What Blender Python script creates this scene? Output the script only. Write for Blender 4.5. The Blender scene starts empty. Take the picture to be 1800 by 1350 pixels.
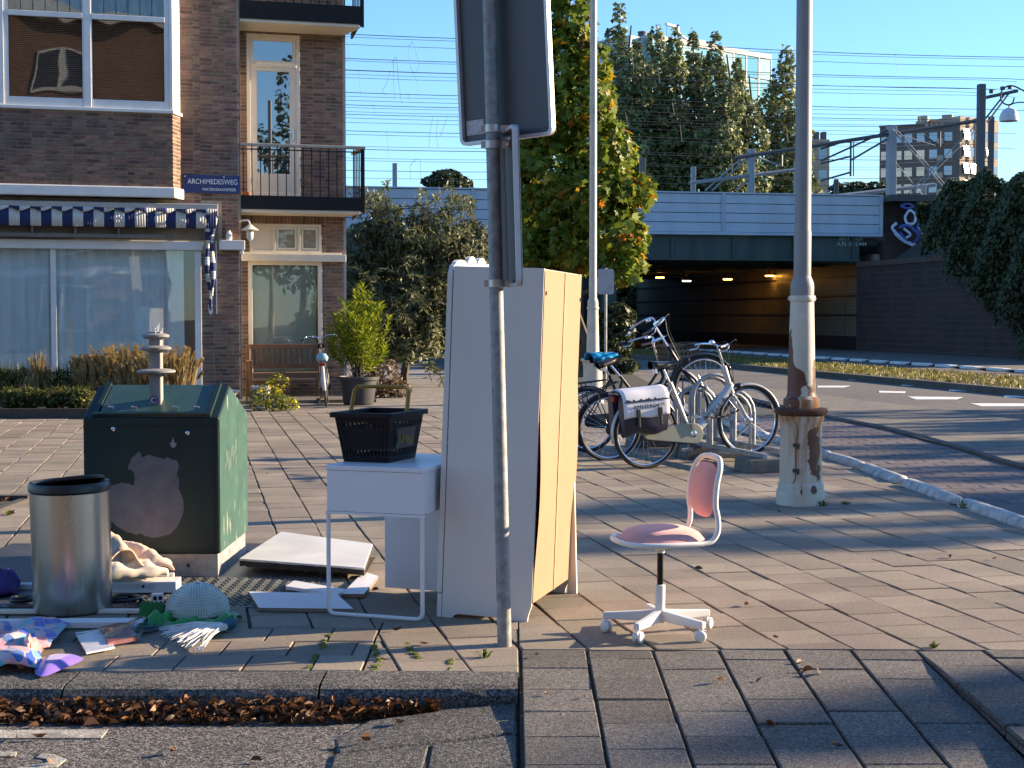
import bpy, math, random
import numpy as np
from mathutils import Vector, Matrix, Euler
R = math.radians
rnd = random.Random(7)
rng = np.random.default_rng(11)
sc = bpy.context.scene
col = sc.collection

# ---------------------------------------------------------------- camera, sky, sun, exposure
CAM_H = 1.456
PITCH = math.atan(119 / 2700.0)
cam_d = bpy.data.cameras.new('camera')
cam_d.sensor_width = 36.0
cam_d.lens = 54.0
cam_d.clip_start = 0.05
cam_d.clip_end = 3000
cam = bpy.data.objects.new('camera', cam_d)
col.objects.link(cam)
cam.location = (0, 0, CAM_H)
cam.rotation_euler = (R(90) - PITCH, 0, 0)
sc.camera = cam

SUN_EL = R(16.5)
SUN_AZ = R(74.5)          # clockwise from +Y
SUN = Vector((math.sin(SUN_AZ) * math.cos(SUN_EL), math.cos(SUN_AZ) * math.cos(SUN_EL), math.sin(SUN_EL)))
world = bpy.data.worlds.new('World')
sc.world = world
world.use_nodes = True
wn, wl = world.node_tree.nodes, world.node_tree.links
wn.clear()
sky = wn.new('ShaderNodeTexSky')
sky.sky_type = 'NISHITA'
sky.sun_disc = False
sky.sun_elevation = SUN_EL
sky.sun_rotation = SUN_AZ
sky.altitude = 0
sky.air_density = 1.0
sky.dust_density = 0.05
sky.ozone_density = 5.8
bg = wn.new('ShaderNodeBackground')
bg.inputs['Strength'].default_value = 0.10
wo = wn.new('ShaderNodeOutputWorld')
wl.new(sky.outputs[0], bg.inputs[0])
wl.new(bg.outputs[0], wo.inputs[0])

sun_d = bpy.data.lights.new('sun', 'SUN')
sun_d.energy = 5.0
sun_d.angle = R(0.55)
sun_d.color = (1.0, 0.77, 0.51)
sun = bpy.data.objects.new('sun', sun_d)
col.objects.link(sun)
sun.rotation_euler = (-SUN).to_track_quat('-Z', 'Y').to_euler()

sc.view_settings.view_transform = 'Standard'
sc.view_settings.look = 'None'
sc.view_settings.gamma = 1.0
sc.view_settings.exposure = 1.58
sc.view_settings.use_curve_mapping = False
sc.render.engine = 'CYCLES'
sc.cycles.use_denoising = True
sc.cycles.max_bounces = 6
sc.cycles.diffuse_bounces = 3
sc.cycles.glossy_bounces = 3
sc.cycles.transmission_bounces = 4
sc.cycles.transparent_max_bounces = 12
sc.cycles.caustics_reflective = False
sc.cycles.caustics_refractive = False
sc.cycles.sample_clamp_indirect = 4.0

# ---------------------------------------------------------------- helpers
def ray(px, py):
    x = (px - 900) / 2700.0
    u = -(py - 675) / 2700.0
    return (x, math.cos(PITCH) + u * math.sin(PITCH), -math.sin(PITCH) + u * math.cos(PITCH))

def G(px, py, z=0.0):
    """a point measured on the photograph -> its place on the level z"""
    r = ray(px, py)
    t = (z - CAM_H) / r[2]
    return Vector((r[0] * t, r[1] * t, z))

def DY(px, py, y):
    """a point measured on the photograph -> its place at the surveyed depth y"""
    r = ray(px, py)
    t = y / r[1]
    return Vector((r[0] * t, y, CAM_H + r[2] * t))

def link(o, parent=None):
    col.objects.link(o)
    if parent is not None:
        o.parent = parent
    return o

def tag(o, label=None, cat=None, group=None, kind=None):
    if label: o['label'] = label
    if cat: o['category'] = cat
    if group: o['group'] = group
    if kind: o['kind'] = kind
    return o

def thing(name, label, cat, loc=(0, 0, 0), rot=(0, 0, 0), group=None):
    o = bpy.data.objects.new(name, None)
    o.empty_display_size = 0.1
    o.location = loc
    o.rotation_euler = rot if isinstance(rot, (tuple, list, Euler)) else (0, 0, rot)
    link(o)
    return tag(o, label, cat, group)

def rz(a):
    return Matrix.Rotation(a, 3, 'Z')

class MB:
    """collects shapes, then builds ONE mesh object"""
    def __init__(s):
        s.v, s.f, s.m = [], [], []
    def add(s, vs, fs, mi=0):
        b = len(s.v)
        s.v.extend([tuple(p) for p in vs])
        for f in fs:
            s.f.append([b + i for i in f])
            s.m.append(mi)
        return s
    def box(s, c, d, rot=None, mi=0, taper=1.0):
        vs = []
        for sx, sy, sz in ((-1,-1,-1),(1,-1,-1),(1,1,-1),(-1,1,-1),(-1,-1,1),(1,-1,1),(1,1,1),(-1,1,1)):
            k = taper if sz > 0 else 1.0
            p = Vector((sx * d[0] / 2 * k, sy * d[1] / 2 * k, sz * d[2] / 2))
            if rot is not None: p = rot @ p
            vs.append(p + Vector(c))
        return s.add(vs, [(0,3,2,1),(4,5,6,7),(0,1,5,4),(1,2,6,5),(2,3,7,6),(3,0,4,7)], mi)
    def b2(s, x0, x1, y0, y1, z0, z1, mi=0):
        return s.box(((x0+x1)/2, (y0+y1)/2, (z0+z1)/2), (abs(x1-x0), abs(y1-y0), abs(z1-z0)), None, mi)
    def tube(s, pts, r, n=8, closed=False, mi=0, flat=1.0, up=None):
        P = [Vector(p) for p in pts]
        k = len(P)
        rs = r if isinstance(r, (list, tuple)) else [r] * k
        vs, prev = [], None
        for i in range(k):
            if closed:
                d = P[(i + 1) % k] - P[(i - 1) % k]
            else:
                d = P[min(i + 1, k - 1)] - P[max(i - 1, 0)]
            d.normalize()
            if prev is None:
                a = Vector(up) if up else (Vector((0, 0, 1)) if abs(d.z) < 0.9 else Vector((1, 0, 0)))
                nrm = (a - d * a.dot(d)).normalized()
            else:
                nrm = (prev - d * prev.dot(d))
                nrm = nrm.normalized() if nrm.length > 1e-6 else prev
            prev = nrm
            bi = d.cross(nrm)
            for j in range(n):
                t = 2 * math.pi * j / n
                vs.append(P[i] + (nrm * math.cos(t) + bi * math.sin(t) * flat) * rs[i])
        fs = []
        for i in range(k if closed else k - 1):
            a, b = i * n, ((i + 1) % k) * n
            for j in range(n):
                fs.append((a + j, a + (j + 1) % n, b + (j + 1) % n, b + j))
        if not closed:
            fs.append(tuple(range(n - 1, -1, -1)))
            fs.append(tuple(range((k - 1) * n, k * n)))
        return s.add(vs, fs, mi)
    def lathe(s, prof, n=24, c=(0, 0, 0), mi=0, sx=1.0, sy=1.0, rot=None, cap=True):
        vs, fs = [], []
        for r, z in prof:
            for j in range(n):
                t = 2 * math.pi * j / n
                p = Vector((r * math.cos(t) * sx, r * math.sin(t) * sy, z))
                if rot is not None: p = rot @ p
                vs.append(p + Vector(c))
        for i in range(len(prof) - 1):
            for j in range(n):
                a, b = i * n, (i + 1) * n
                fs.append((a + j, a + (j + 1) % n, b + (j + 1) % n, b + j))
        if cap:
            fs.append(tuple(range(n - 1, -1, -1)))
            k = (len(prof) - 1) * n
            fs.append(tuple(range(k, k + n)))
        return s.add(vs, fs, mi)
    def prism(s, poly, fn, d0, d1, mi=0):
        """2-D outline (counter-clockwise) pushed from d0 to d1; fn(a, b, d) -> point"""
        k = len(poly)
        vs = [fn(a, b, d0) for a, b in poly] + [fn(a, b, d1) for a, b in poly]
        fs = [tuple(range(k - 1, -1, -1)), tuple(range(k, 2 * k))]
        fs += [(i, (i + 1) % k, k + (i + 1) % k, k + i) for i in range(k)]
        return s.add(vs, fs, mi)
    def grid(s, fn, nu, nv, mi=0, cu=False):
        vs = [fn(i / (nu - (0 if cu else 1)), j / (nv - 1)) for i in range(nu) for j in range(nv)]
        fs = []
        for i in range(nu if cu else nu - 1):
            for j in range(nv - 1):
                a, b = i * nv + j, ((i + 1) % nu) * nv + j
                fs.append((a, b, b + 1, a + 1))
        return s.add(vs, fs, mi)
    def build(s, name, mats, parent=None, smooth=False, bevel=0.0, kind=None, solid=0.0, angle=40):
        me = bpy.data.meshes.new(name)
        me.from_pydata(s.v, [], s.f)
        mats = mats if isinstance(mats, (list, tuple)) else [mats]
        for m in mats: me.materials.append(m)
        if len(mats) > 1:
            me.polygons.foreach_set('material_index', s.m)
        if smooth:
            me.shade_smooth()
            me.set_sharp_from_angle(angle=R(angle))
        me.update()
        o = bpy.data.objects.new(name, me)
        link(o, parent)
        if solid:
            md = o.modifiers.new('thickness', 'SOLIDIFY'); md.thickness = solid; md.offset = 0
        if bevel:
            md = o.modifiers.new('edge', 'BEVEL'); md.width = bevel; md.segments = 2; md.limit_method = 'ANGLE'; md.angle_limit = R(35)
        if kind: o['kind'] = kind
        return o

def arc(c, r, a0, a1, n, fn=None):
    out = []
    for i in range(n + 1):
        a = R(a0 + (a1 - a0) * i / n)
        p = (c[0] + r * math.cos(a), c[1] + r * math.sin(a))
        out.append(fn(*p) if fn else p)
    return out

def rpoly(w, h, r, n=4):
    """rounded rectangle centred on 0"""
    o = []
    for cx, cy, a in ((w/2-r, h/2-r, 0), (-w/2+r, h/2-r, 90), (-w/2+r, -h/2+r, 180), (w/2-r, -h/2+r, 270)):
        o += arc((cx, cy), r, a, a + 90, n)
    return o

def catmull(P, n=6, closed=False):
    P = [Vector(p) for p in P]
    k = len(P); out = []
    for i in range(k if closed else k - 1):
        p0 = P[(i-1) % k] if closed or i > 0 else P[0]
        p1 = P[i]; p2 = P[(i+1) % k]
        p3 = P[(i+2) % k] if closed or i + 2 < k else P[-1]
        for j in range(n):
            t = j / n
            out.append(0.5*((2*p1)+(p2-p0)*t+(2*p0-5*p1+4*p2-p3)*t*t+(3*p1-p0-3*p2+p3)*t**3))
    if not closed: out.append(P[-1])
    return out

# ---------------------------------------------------------------- materials
MATS = {}
def M(name, c, rough=0.6, metal=0.0, var=0.14, scale=6.0, bump=0.0, bscale=60.0, c2=None, rand=0.0,
      spec=0.5, rvar=0.1, speck=0.0, sscale=200.0, coat=0.0, stretch=None, transl=0.0, sheen=0.0, ramp=None, hue=0.0):
    if name in MATS: return MATS[name]
    m = bpy.data.materials.new(name); m.use_nodes = True
    N, L = m.node_tree.nodes, m.node_tree.links
    N.clear()
    out = N.new('ShaderNodeOutputMaterial')
    b = N.new('ShaderNodeBsdfPrincipled')
    geo = N.new('ShaderNodeNewGeometry')
    pos = geo.outputs['Position']
    if stretch:
        mp = N.new('ShaderNodeMapping'); mp.inputs['Scale'].default_value = stretch
        L.new(pos, mp.inputs[0]); pos = mp.outputs[0]
    nz = N.new('ShaderNodeTexNoise'); nz.inputs['Scale'].default_value = scale; nz.inputs['Detail'].default_value = 7
    nz.inputs['Roughness'].default_value = 0.62
    L.new(pos, nz.inputs['Vector'])
    mr = N.new('ShaderNodeMapRange')
    mr.inputs['From Min'].default_value = 0.3; mr.inputs['From Max'].default_value = 0.7
    L.new(nz.outputs['Fac'], mr.inputs['Value'])
    mx = N.new('ShaderNodeMix'); mx.data_type = 'RGBA'
    lo = [max(0, x * (1 - var)) for x in c] if c2 is None else list(c2)
    hi = [min(1, x * (1 + var)) for x in c] if c2 is None else list(c)
    mx.inputs[6].default_value = (*lo, 1); mx.inputs[7].default_value = (*hi, 1)
    L.new(mr.outputs[0], mx.inputs[0])
    cur = mx.outputs[2]
    if rand or ramp:
        oi = N.new('ShaderNodeObjectInfo')
        ad = N.new('ShaderNodeMath'); ad.operation = 'ADD'
        L.new(geo.outputs['Random Per Island'], ad.inputs[0]); L.new(oi.outputs['Random'], ad.inputs[1])
        fr = N.new('ShaderNodeMath'); fr.operation = 'FRACT'; L.new(ad.outputs[0], fr.inputs[0])
        if ramp:
            cr = N.new('ShaderNodeValToRGB')
            el = cr.color_ramp.elements
            while len(el) < len(ramp): el.new(0.5)
            for e, (p, cc) in zip(el, ramp): e.position = p; e.color = (*cc, 1)
            L.new(fr.outputs[0], cr.inputs[0])
            m2 = N.new('ShaderNodeMix'); m2.data_type = 'RGBA'; m2.blend_type = 'MULTIPLY'; m2.inputs[0].default_value = 1.0
            L.new(cur, m2.inputs[6]); L.new(cr.outputs[0], m2.inputs[7]); cur = m2.outputs[2]
        if rand:
            hs = N.new('ShaderNodeHueSaturation')
            mm = N.new('ShaderNodeMapRange'); mm.inputs['To Min'].default_value = 1 - rand; mm.inputs['To Max'].default_value = 1 + rand
            L.new(fr.outputs[0], mm.inputs['Value']); L.new(mm.outputs[0], hs.inputs['Value'])
            if hue:
                f2 = N.new('ShaderNodeMath'); f2.operation = 'MULTIPLY'; f2.inputs[1].default_value = 7.31
                L.new(fr.outputs[0], f2.inputs[0])
                f3 = N.new('ShaderNodeMath'); f3.operation = 'FRACT'; L.new(f2.outputs[0], f3.inputs[0])
                m3 = N.new('ShaderNodeMapRange'); m3.inputs['To Min'].default_value = 0.5 - hue; m3.inputs['To Max'].default_value = 0.5 + hue
                L.new(f3.outputs[0], m3.inputs['Value']); L.new(m3.outputs[0], hs.inputs['Hue'])
            L.new(cur, hs.inputs['Color']); cur = hs.outputs[0]
    if speck:
        vo = N.new('ShaderNodeTexVoronoi'); vo.inputs['Scale'].default_value = sscale
        L.new(pos, vo.inputs['Vector'])
        sp = N.new('ShaderNodeSeparateColor'); L.new(vo.outputs['Color'], sp.inputs[0])
        m4 = N.new('ShaderNodeMapRange'); m4.inputs['To Min'].default_value = 1 - speck; m4.inputs['To Max'].default_value = 1 + speck * 1.3
        pw = N.new('ShaderNodeMath'); pw.operation = 'POWER'; pw.inputs[1].default_value = 1.6
        L.new(sp.outputs[0], pw.inputs[0]); L.new(pw.outputs[0], m4.inputs['Value'])
        hs = N.new('ShaderNodeHueSaturation'); L.new(cur, hs.inputs['Color']); L.new(m4.outputs[0], hs.inputs['Value']); cur = hs.outputs[0]
    L.new(cur, b.inputs['Base Color'])
    b.inputs['Metallic'].default_value = metal
    b.inputs['Specular IOR Level'].default_value = spec
    if coat: b.inputs['Coat Weight'].default_value = coat; b.inputs['Coat Roughness'].default_value = 0.15
    if sheen: b.inputs['Sheen Weight'].default_value = sheen
    rr = N.new('ShaderNodeMapRange'); rr.inputs['To Min'].default_value = max(0.02, rough - rvar); rr.inputs['To Max'].default_value = min(1, rough + rvar)
    L.new(nz.outputs['Fac'], rr.inputs['Value']); L.new(rr.outputs[0], b.inputs['Roughness'])
    if bump:
        n2 = N.new('ShaderNodeTexNoise'); n2.inputs['Scale'].default_value = bscale; n2.inputs['Detail'].default_value = 5
        L.new(pos, n2.inputs['Vector'])
        bp = N.new('ShaderNodeBump'); bp.inputs['Strength'].default_value = bump; bp.inputs['Distance'].default_value = 0.01
        L.new(n2.outputs['Fac'], bp.inputs['Height']); L.new(bp.outputs[0], b.inputs['Normal'])
    if transl:
        tr = N.new('ShaderNodeBsdfTranslucent'); L.new(cur, tr.inputs['Color'])
        ms = N.new('ShaderNodeMixShader'); ms.inputs[0].default_value = transl
        L.new(b.outputs[0], ms.inputs[1]); L.new(tr.outputs[0], ms.inputs[2]); L.new(ms.outputs[0], out.inputs[0])
    else:
        L.new(b.outputs[0], out.inputs[0])
    MATS[name] = m
    return m

def glass(name, ior=1.7, tint=(0.92, 0.96, 0.96), rough=0.01, body=None, wave=0.0):
    """window glass: clear, with the mirror image of the street on it"""
    if name in MATS: return MATS[name]
    m = bpy.data.materials.new(name); m.use_nodes = True
    N, L = m.node_tree.nodes, m.node_tree.links; N.clear()
    out = N.new('ShaderNodeOutputMaterial')
    # mirror share after Schlick, the same from both sides of the pane
    f0 = ((ior - 1) / (ior + 1)) ** 2
    lw = N.new('ShaderNodeLayerWeight'); lw.inputs['Blend'].default_value = 0.5
    p5 = N.new('ShaderNodeMath'); p5.operation = 'POWER'; p5.inputs[1].default_value = 5.0; L.new(lw.outputs['Facing'], p5.inputs[0])
    fr = N.new('ShaderNodeMath'); fr.operation = 'MULTIPLY_ADD'; fr.inputs[1].default_value = 1 - f0; fr.inputs[2].default_value = f0; L.new(p5.outputs[0], fr.inputs[0])
    if body is None:
        t = N.new('ShaderNodeBsdfTransparent'); t.inputs['Color'].default_value = (*tint, 1)
    else:
        t = N.new('ShaderNodeBsdfDiffuse'); t.inputs['Color'].default_value = (*body, 1)
    g = N.new('ShaderNodeBsdfGlossy'); g.inputs['Roughness'].default_value = rough
    if wave:
        n2 = N.new('ShaderNodeTexNoise'); n2.inputs['Scale'].default_value = 1.1; n2.inputs['Detail'].default_value = 1
        ge = N.new('ShaderNodeNewGeometry'); L.new(ge.outputs['Position'], n2.inputs['Vector'])
        bp = N.new('ShaderNodeBump'); bp.inputs['Strength'].default_value = wave; bp.inputs['Distance'].default_value = 0.02
        L.new(n2.outputs['Fac'], bp.inputs['Height']); L.new(bp.outputs[0], g.inputs['Normal'])
    ms = N.new('ShaderNodeMixShader')
    L.new(fr.outputs[0], ms.inputs[0]); L.new(t.outputs[0], ms.inputs[1]); L.new(g.outputs[0], ms.inputs[2]); L.new(ms.outputs[0], out.inputs[0])
    MATS[name] = m
    return m

def glow(name, c, s):
    if name in MATS: return MATS[name]
    m = bpy.data.materials.new(name); m.use_nodes = True
    N, L = m.node_tree.nodes, m.node_tree.links; N.clear()
    out = N.new('ShaderNodeOutputMaterial'); e = N.new('ShaderNodeEmission')
    e.inputs[0].default_value = (*c, 1); e.inputs[1].default_value = s
    L.new(e.outputs[0], out.inputs[0]); MATS[name] = m
    return m

def text(name, body, size, mat, parent, loc, rot, ext=0.0008, space=1.0, sx=1.0):
    cu = bpy.data.curves.new(name, 'FONT'); cu.body = body; cu.size = size; cu.extrude = ext
    cu.align_x = 'CENTER'; cu.align_y = 'CENTER'; cu.space_character = space
    cu.materials.append(mat)
    tmp = bpy.data.objects.new('tmp', cu); col.objects.link(tmp)
    me = bpy.data.meshes.new_from_object(tmp.evaluated_get(bpy.context.evaluated_depsgraph_get()))
    bpy.data.objects.remove(tmp); bpy.data.curves.remove(cu)
    if not me.materials: me.materials.append(mat)
    o = bpy.data.objects.new(name, me); link(o, parent); o.location = loc; o.rotation_euler = rot; o.scale = (sx, 1, 1)
    return o

# the paints and stuffs of the place
white_paint = M('white_paint', (0.72, 0.71, 0.68), 0.45, var=0.08, scale=3, bump=0.05)
cream_paint = M('cream_paint', (0.74, 0.68, 0.55), 0.5, var=0.08, scale=3)
laminate = M('white_laminate', (0.78, 0.78, 0.80), 0.35, var=0.03, scale=2)
black_plastic = M('black_plastic', (0.012, 0.012, 0.014), 0.4, var=0.2)
rubber = M('rubber', (0.02, 0.02, 0.021), 0.75, var=0.3)
chrome = M('polished_metal', (0.75, 0.75, 0.77), 0.18, metal=1.0, var=0.08)
galv = M('galvanised_steel', (0.34, 0.35, 0.36), 0.55, metal=0.55, var=0.3, scale=14, bump=0.06, bscale=120)
dark_metal = M('dark_metal', (0.05, 0.052, 0.055), 0.5, metal=0.4, var=0.2)
black_paint = M('black_paint', (0.014, 0.014, 0.016), 0.3, var=0.2)
soil = M('soil', (0.055, 0.042, 0.03), 0.95, var=0.5, scale=18, bump=0.5, bscale=60)
joint = M('joint_sand', (0.05, 0.045, 0.035), 0.95, var=0.5, scale=5, c2=(0.025, 0.03, 0.012), bump=0.3)
paver_m = M('concrete_paver', (0.245, 0.205, 0.158), 0.85, var=0.24, scale=1.1, bump=0.4, bscale=260, rand=0.2, speck=0.22, sscale=240, hue=0.012)
ramp_m = M('washed_paver', (0.125, 0.116, 0.104), 0.9, var=0.16, scale=2.2, bump=0.6, bscale=220, rand=0.22, speck=0.5, sscale=150, hue=0.01)
kerb_m = M('kerb_stone', (0.10, 0.097, 0.09), 0.9, var=0.22, scale=4, bump=0.8, bscale=150, speck=0.75, sscale=120)
asphalt = M('asphalt', (0.125, 0.117, 0.105), 0.9, var=0.2, scale=1.2, bump=0.8, bscale=130, speck=0.85, sscale=105)
asphalt_far = M('asphalt_far', (0.10, 0.095, 0.088), 0.9, var=0.16, scale=0.5, speck=0.3, sscale=25)
clinker = M('purple_clinker', (0.115, 0.098, 0.098), 0.8, var=0.2, scale=2, bump=0.3, bscale=150, rand=0.16, hue=0.02)

# ================================================================ ground
g = MB(); g.add([(-900, -300, 0), (900, -300, 0), (900, 1500, 0), (-900, 1500, 0)], [(0, 1, 2, 3)])
ground = g.build('ground', M('far_ground', (0.12, 0.11, 0.095), 0.95, var=0.25, scale=0.4, bump=0.2))
ground.location.z = -0.13
tag(ground, kind='structure')

UA = math.atan((900 - 342) / 2700.0)
EU = Vector((-math.sin(UA), math.cos(UA)))     # along the street
EV = Vector((math.cos(UA), math.sin(UA)))      # across it

def clip(poly, a, b, c):
    out = []
    k = len(poly)
    for i in range(k):
        p, q = poly[i], poly[(i + 1) % k]
        dp, dq = a * p[0] + b * p[1] - c, a * q[0] + b * q[1] - c
        if dp <= 0: out.append(p)
        if (dp < 0 < dq) or (dq < 0 < dp):
            t = dp / (dp - dq)
            out.append((p[0] + (q[0] - p[0]) * t, p[1] + (q[1] - p[1]) * t))
    return out

def area(p):
    return 0.5 * sum(p[i][0] * p[(i+1) % len(p)][1] - p[(i+1) % len(p)][0] * p[i][1] for i in range(len(p)))

def slab_geo(poly, ztop, thick=0.035, ch=0.004):
    """a paving stone: flat top, worn edge, sides"""
    k = len(poly)
    cx = sum(p[0] for p in poly) / k; cy = sum(p[1] for p in poly) / k
    top, edge, bot = [], [], []
    for x, y in poly:
        d = math.hypot(x - cx, y - cy) or 1
        s = max(0.2, 1 - ch * 1.4 / d)
        z = ztop(x, y) if callable(ztop) else ztop
        top.append((cx + (x - cx) * s, cy + (y - cy) * s, z))
        edge.append((x, y, z - ch)); bot.append((x, y, z - thick))
    v = top + edge + bot
    f = [tuple(range(k))]
    for i in range(k):
        j = (i + 1) % k
        f.append((k + i, k + j, j, i)); f.append((2*k + i, 2*k + j, k + j, k + i))
    return v, f

def lay(parent, polys, zf, mat, name, limit=300, thick=0.035, jit=0.0035, tilt=0.006, ch=0.004, stuff='paving'):
    """the nearest stones are pieces of their own, the rest one mesh"""
    polys.sort(key=lambda p: sum(q[1] for q in p) / len(p))
    rest = MB(); n = 0
    for p in polys:
        cx = sum(q[0] for q in p) / len(p); cy = sum(q[1] for q in p) / len(p)
        dz = rnd.uniform(-jit, jit); ax = rnd.uniform(-tilt, tilt); ay = rnd.uniform(-tilt, tilt)
        fz = lambda x, y: zf(x, y) + dz + ax * (x - cx) + ay * (y - cy)
        v, f = slab_geo(p, fz, thick, ch)
        px = 900 + 2700 * cx / max(cy, 0.1)
        if n < limit and -80 < px < 1880 and cy > 4.4:
            b = MB(); z0 = zf(cx, cy)
            b.add([(x - cx, y - cy, z - z0) for x, y, z in v], f)
            o = b.build(name, mat, parent); o.location = (cx, cy, z0); n += 1
        else:
            rest.add(v, f)
    if rest.v:
        rest.build(stuff, mat, parent, kind='stuff')

KERB_PTS = [(3.0, 24.5), (2.95, 20.0), (3.16, 17.6), (3.285, 16.08), (3.37, 14.86), (3.42, 13.33), (3.49, 11.87), (3.585, 10.7), (3.72, 9.2), (3.95, 7.4), (4.2, 5.0)]
def kerb_x(y):
    for (x0, y0), (x1, y1) in zip(KERB_PTS, KERB_PTS[1:]):
        if y <= y0 and y >= y1:
            return x0 + (x1 - x0) * (y0 - y) / (y0 - y1)
    return KERB_PTS[0][0] if y > KERB_PTS[0][1] else KERB_PTS[-1][0]

# --- pavement: bed of joint sand with the stones laid on it
b = MB()
b.add([(-16, 6.2, -.011), (0.03, 6.2, -.011), (0.03, 6.66, -.011), (3.9, 6.66, -.011), (3.6, 10.7, -.011), (3.3, 16, -.011), (2.95, 20, -.011), (3.2, 60, -.011), (-16, 60, -.011)], [tuple(range(9))])
pav = b.build('pavement', joint)
tag(pav, kind='structure')
S = 0.2865; gap = 0.0035
polys = []
for i in range(-26, 14):
    for j in range(10, 92):
        v0 = 2.535 + i * S; u0 = j * 0.29 + (0.145 if i % 2 else 0)
        w = gap + rnd.uniform(0, 0.003)
        jv = rnd.uniform(-.003, .003)
        q = []
        for a, c in ((v0 + w + jv, u0 + gap*.6), (v0 + S - w + jv, u0 + gap*.6), (v0 + S - w + jv, u0 + 0.29 - gap*.6), (v0 + w + jv, u0 + 0.29 - gap*.6)):
            p = EV * a + EU * c; q.append((p.x, p.y))
        cx = sum(t[0] for t in q) / 4; cy = sum(t[1] for t in q) / 4
        if cy > 23.5 or cx < -9: continue
        if abs(cx) / max(cy, 1) > 0.40 and cx < 0: continue
        if -3.1 < cx < -1.16 and 7.7 < cy < 9.7: continue
        q = clip(q, 1, 0, kerb_x(cy) - 0.10)
        if not q: continue
        if min(t[1] for t in q) < 7.13:      # stones cut to the kerb and the ramp
            cut = [clip(clip(q, 1, 0, -0.619), 0, -1, -7.122) if q else []]
            mid_ = clip(clip(q, -1, 0, 0.612), 1, 0, 0.026)
            cut.append(clip(mid_, 0, -1, -6.252) if mid_ else [])
            rt = clip(q, -1, 0, -0.032)
            cut.append(clip(rt, 0, -1, -6.662) if rt else [])
        else: cut = [q]
        for q in cut:
            if len(q) >= 3 and abs(area(q)) > 0.0008: polys.append(q)
for i in range(-12, 1):
    for j in range(3):
        x0 = -0.83 + (i) * 0.285; y0 = 6.252 + j * 0.289
        x0 += 0.14 if j % 2 else 0
        q = [(x0 + .004, y0 + .003), (x0 + .281, y0 + .003), (x0 + .281, y0 + .286), (x0 + .004, y0 + .286)]
        q = clip(q, 1, 0, -0.623)
        if len(q) >= 3 and abs(area(q)) > 0.004: polys.append(q)
lay(pav, polys, lambda x, y: 0.0, paver_m, 'paver', 300, stuff='far_paving')

# --- ramp down to the carriageway, on the right of the kerb end
ramp_z = lambda x, y: -max(0.0, 6.66 - y) * 0.042 if x < 1.765 else -max(0.0, 6.2 - y) * 0.012
b = MB()
b.add([(0.03, 3.0, -.17), (1.765, 3.0, -.17), (1.765, 6.66, -.014), (0.03, 6.66, -.014)], [(0, 1, 2, 3)])
b.add([(1.765, 3.0, -.055), (5, 3.0, -.055), (5, 6.66, -.014), (1.765, 6.66, -.014)], [(0, 1, 2, 3)])
rampo = b.build('ramp', joint); tag(rampo, kind='structure')
polys = []
for i in range(0, 12):
    x0 = 0.036 + i * 0.2885
    for j in range(-1, 10):
        y1 = 6.655 - j * 0.30 + (0.15 if i % 2 else 0) + rnd.uniform(-.01, .01)
        y0 = y1 - 0.30
        q = [(x0 + .0055, y0 + .003), (x0 + .283, y0 + .003), (x0 + .283, y1 - .003), (x0 + .0055, y1 - .003)]
        q = clip(q, 0, 1, 6.652)
        if len(q) >= 3 and abs(area(q)) > 0.004: polys.append(q)
lay(rampo, polys, ramp_z, ramp_m, 'paver', 120, thick=0.05, jit=0.003, tilt=0.012, ch=0.005, stuff='ramp_paving')

# --- kerb along the carriageway (rounded concrete stones)
kroot = MB(); kroot.add([(-14, 6.0, -.16), (0.03, 6.0, -.16), (0.03, 6.24, -.02), (-14, 6.24, -.02)], [(0, 1, 2, 3)])
kerb = kroot.build('kerb', joint); tag(kerb, kind='structure')
def kerb_piece(x0, x1, zdrop0, zdrop1):
    m = MB(); prof = [(6.246, -.16), (6.246, .001), (6.03, -.002), (5.995, -.012), (5.975, -.035), (5.962, -.16)]
    n = 6
    vs = []
    for i in range(n + 1):
        x = x0 + .005 + (x1 - x0 - .01) * i / n
        for (y, z) in prof:
            dz = rnd.uniform(-.002, .002); dy = rnd.uniform(-.003, .003) if y < 6.2 else 0
            vs.append((x - x0, y + dy, z + dz))
    fs = []
    k = len(prof)
    for i in range(n):
        for j in range(k - 1):
            a = i * k + j
            fs.append((a, a + k, a + k + 1, a + 1))
    fs += [tuple(range(k)), tuple(range((n+1)*k-1, n*k-1, -1))]
    m.add(vs, fs)
    o = m.build('kerb_stone', kerb_m, kerb); o.location.x = x0
for i in range(5):
    x1 = 0.028 if i == 0 else -0.76 - (i - 1) * 1.01
    x0 = -0.76 - i * 1.01
    kerb_piece(x0, x1, 0, 0)

# --- carriageway
b = MB(); b.add([(-20, -8, -.105), (0.0, -8, -.105), (0.0, 4.1, -.105), (-.66, 5.45, -.105), (-.5, 5.97, -.105), (-20, 5.97, -.105)], [(0, 1, 2, 3, 4, 5)])
b.add([(0, -8, -.106), (9, -8, -.106), (9, 4.1, -.106), (0, 4.1, -.106)], [(0, 1, 2, 3)])
road = b.build('road', asphalt); tag(road, kind='structure')
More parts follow.
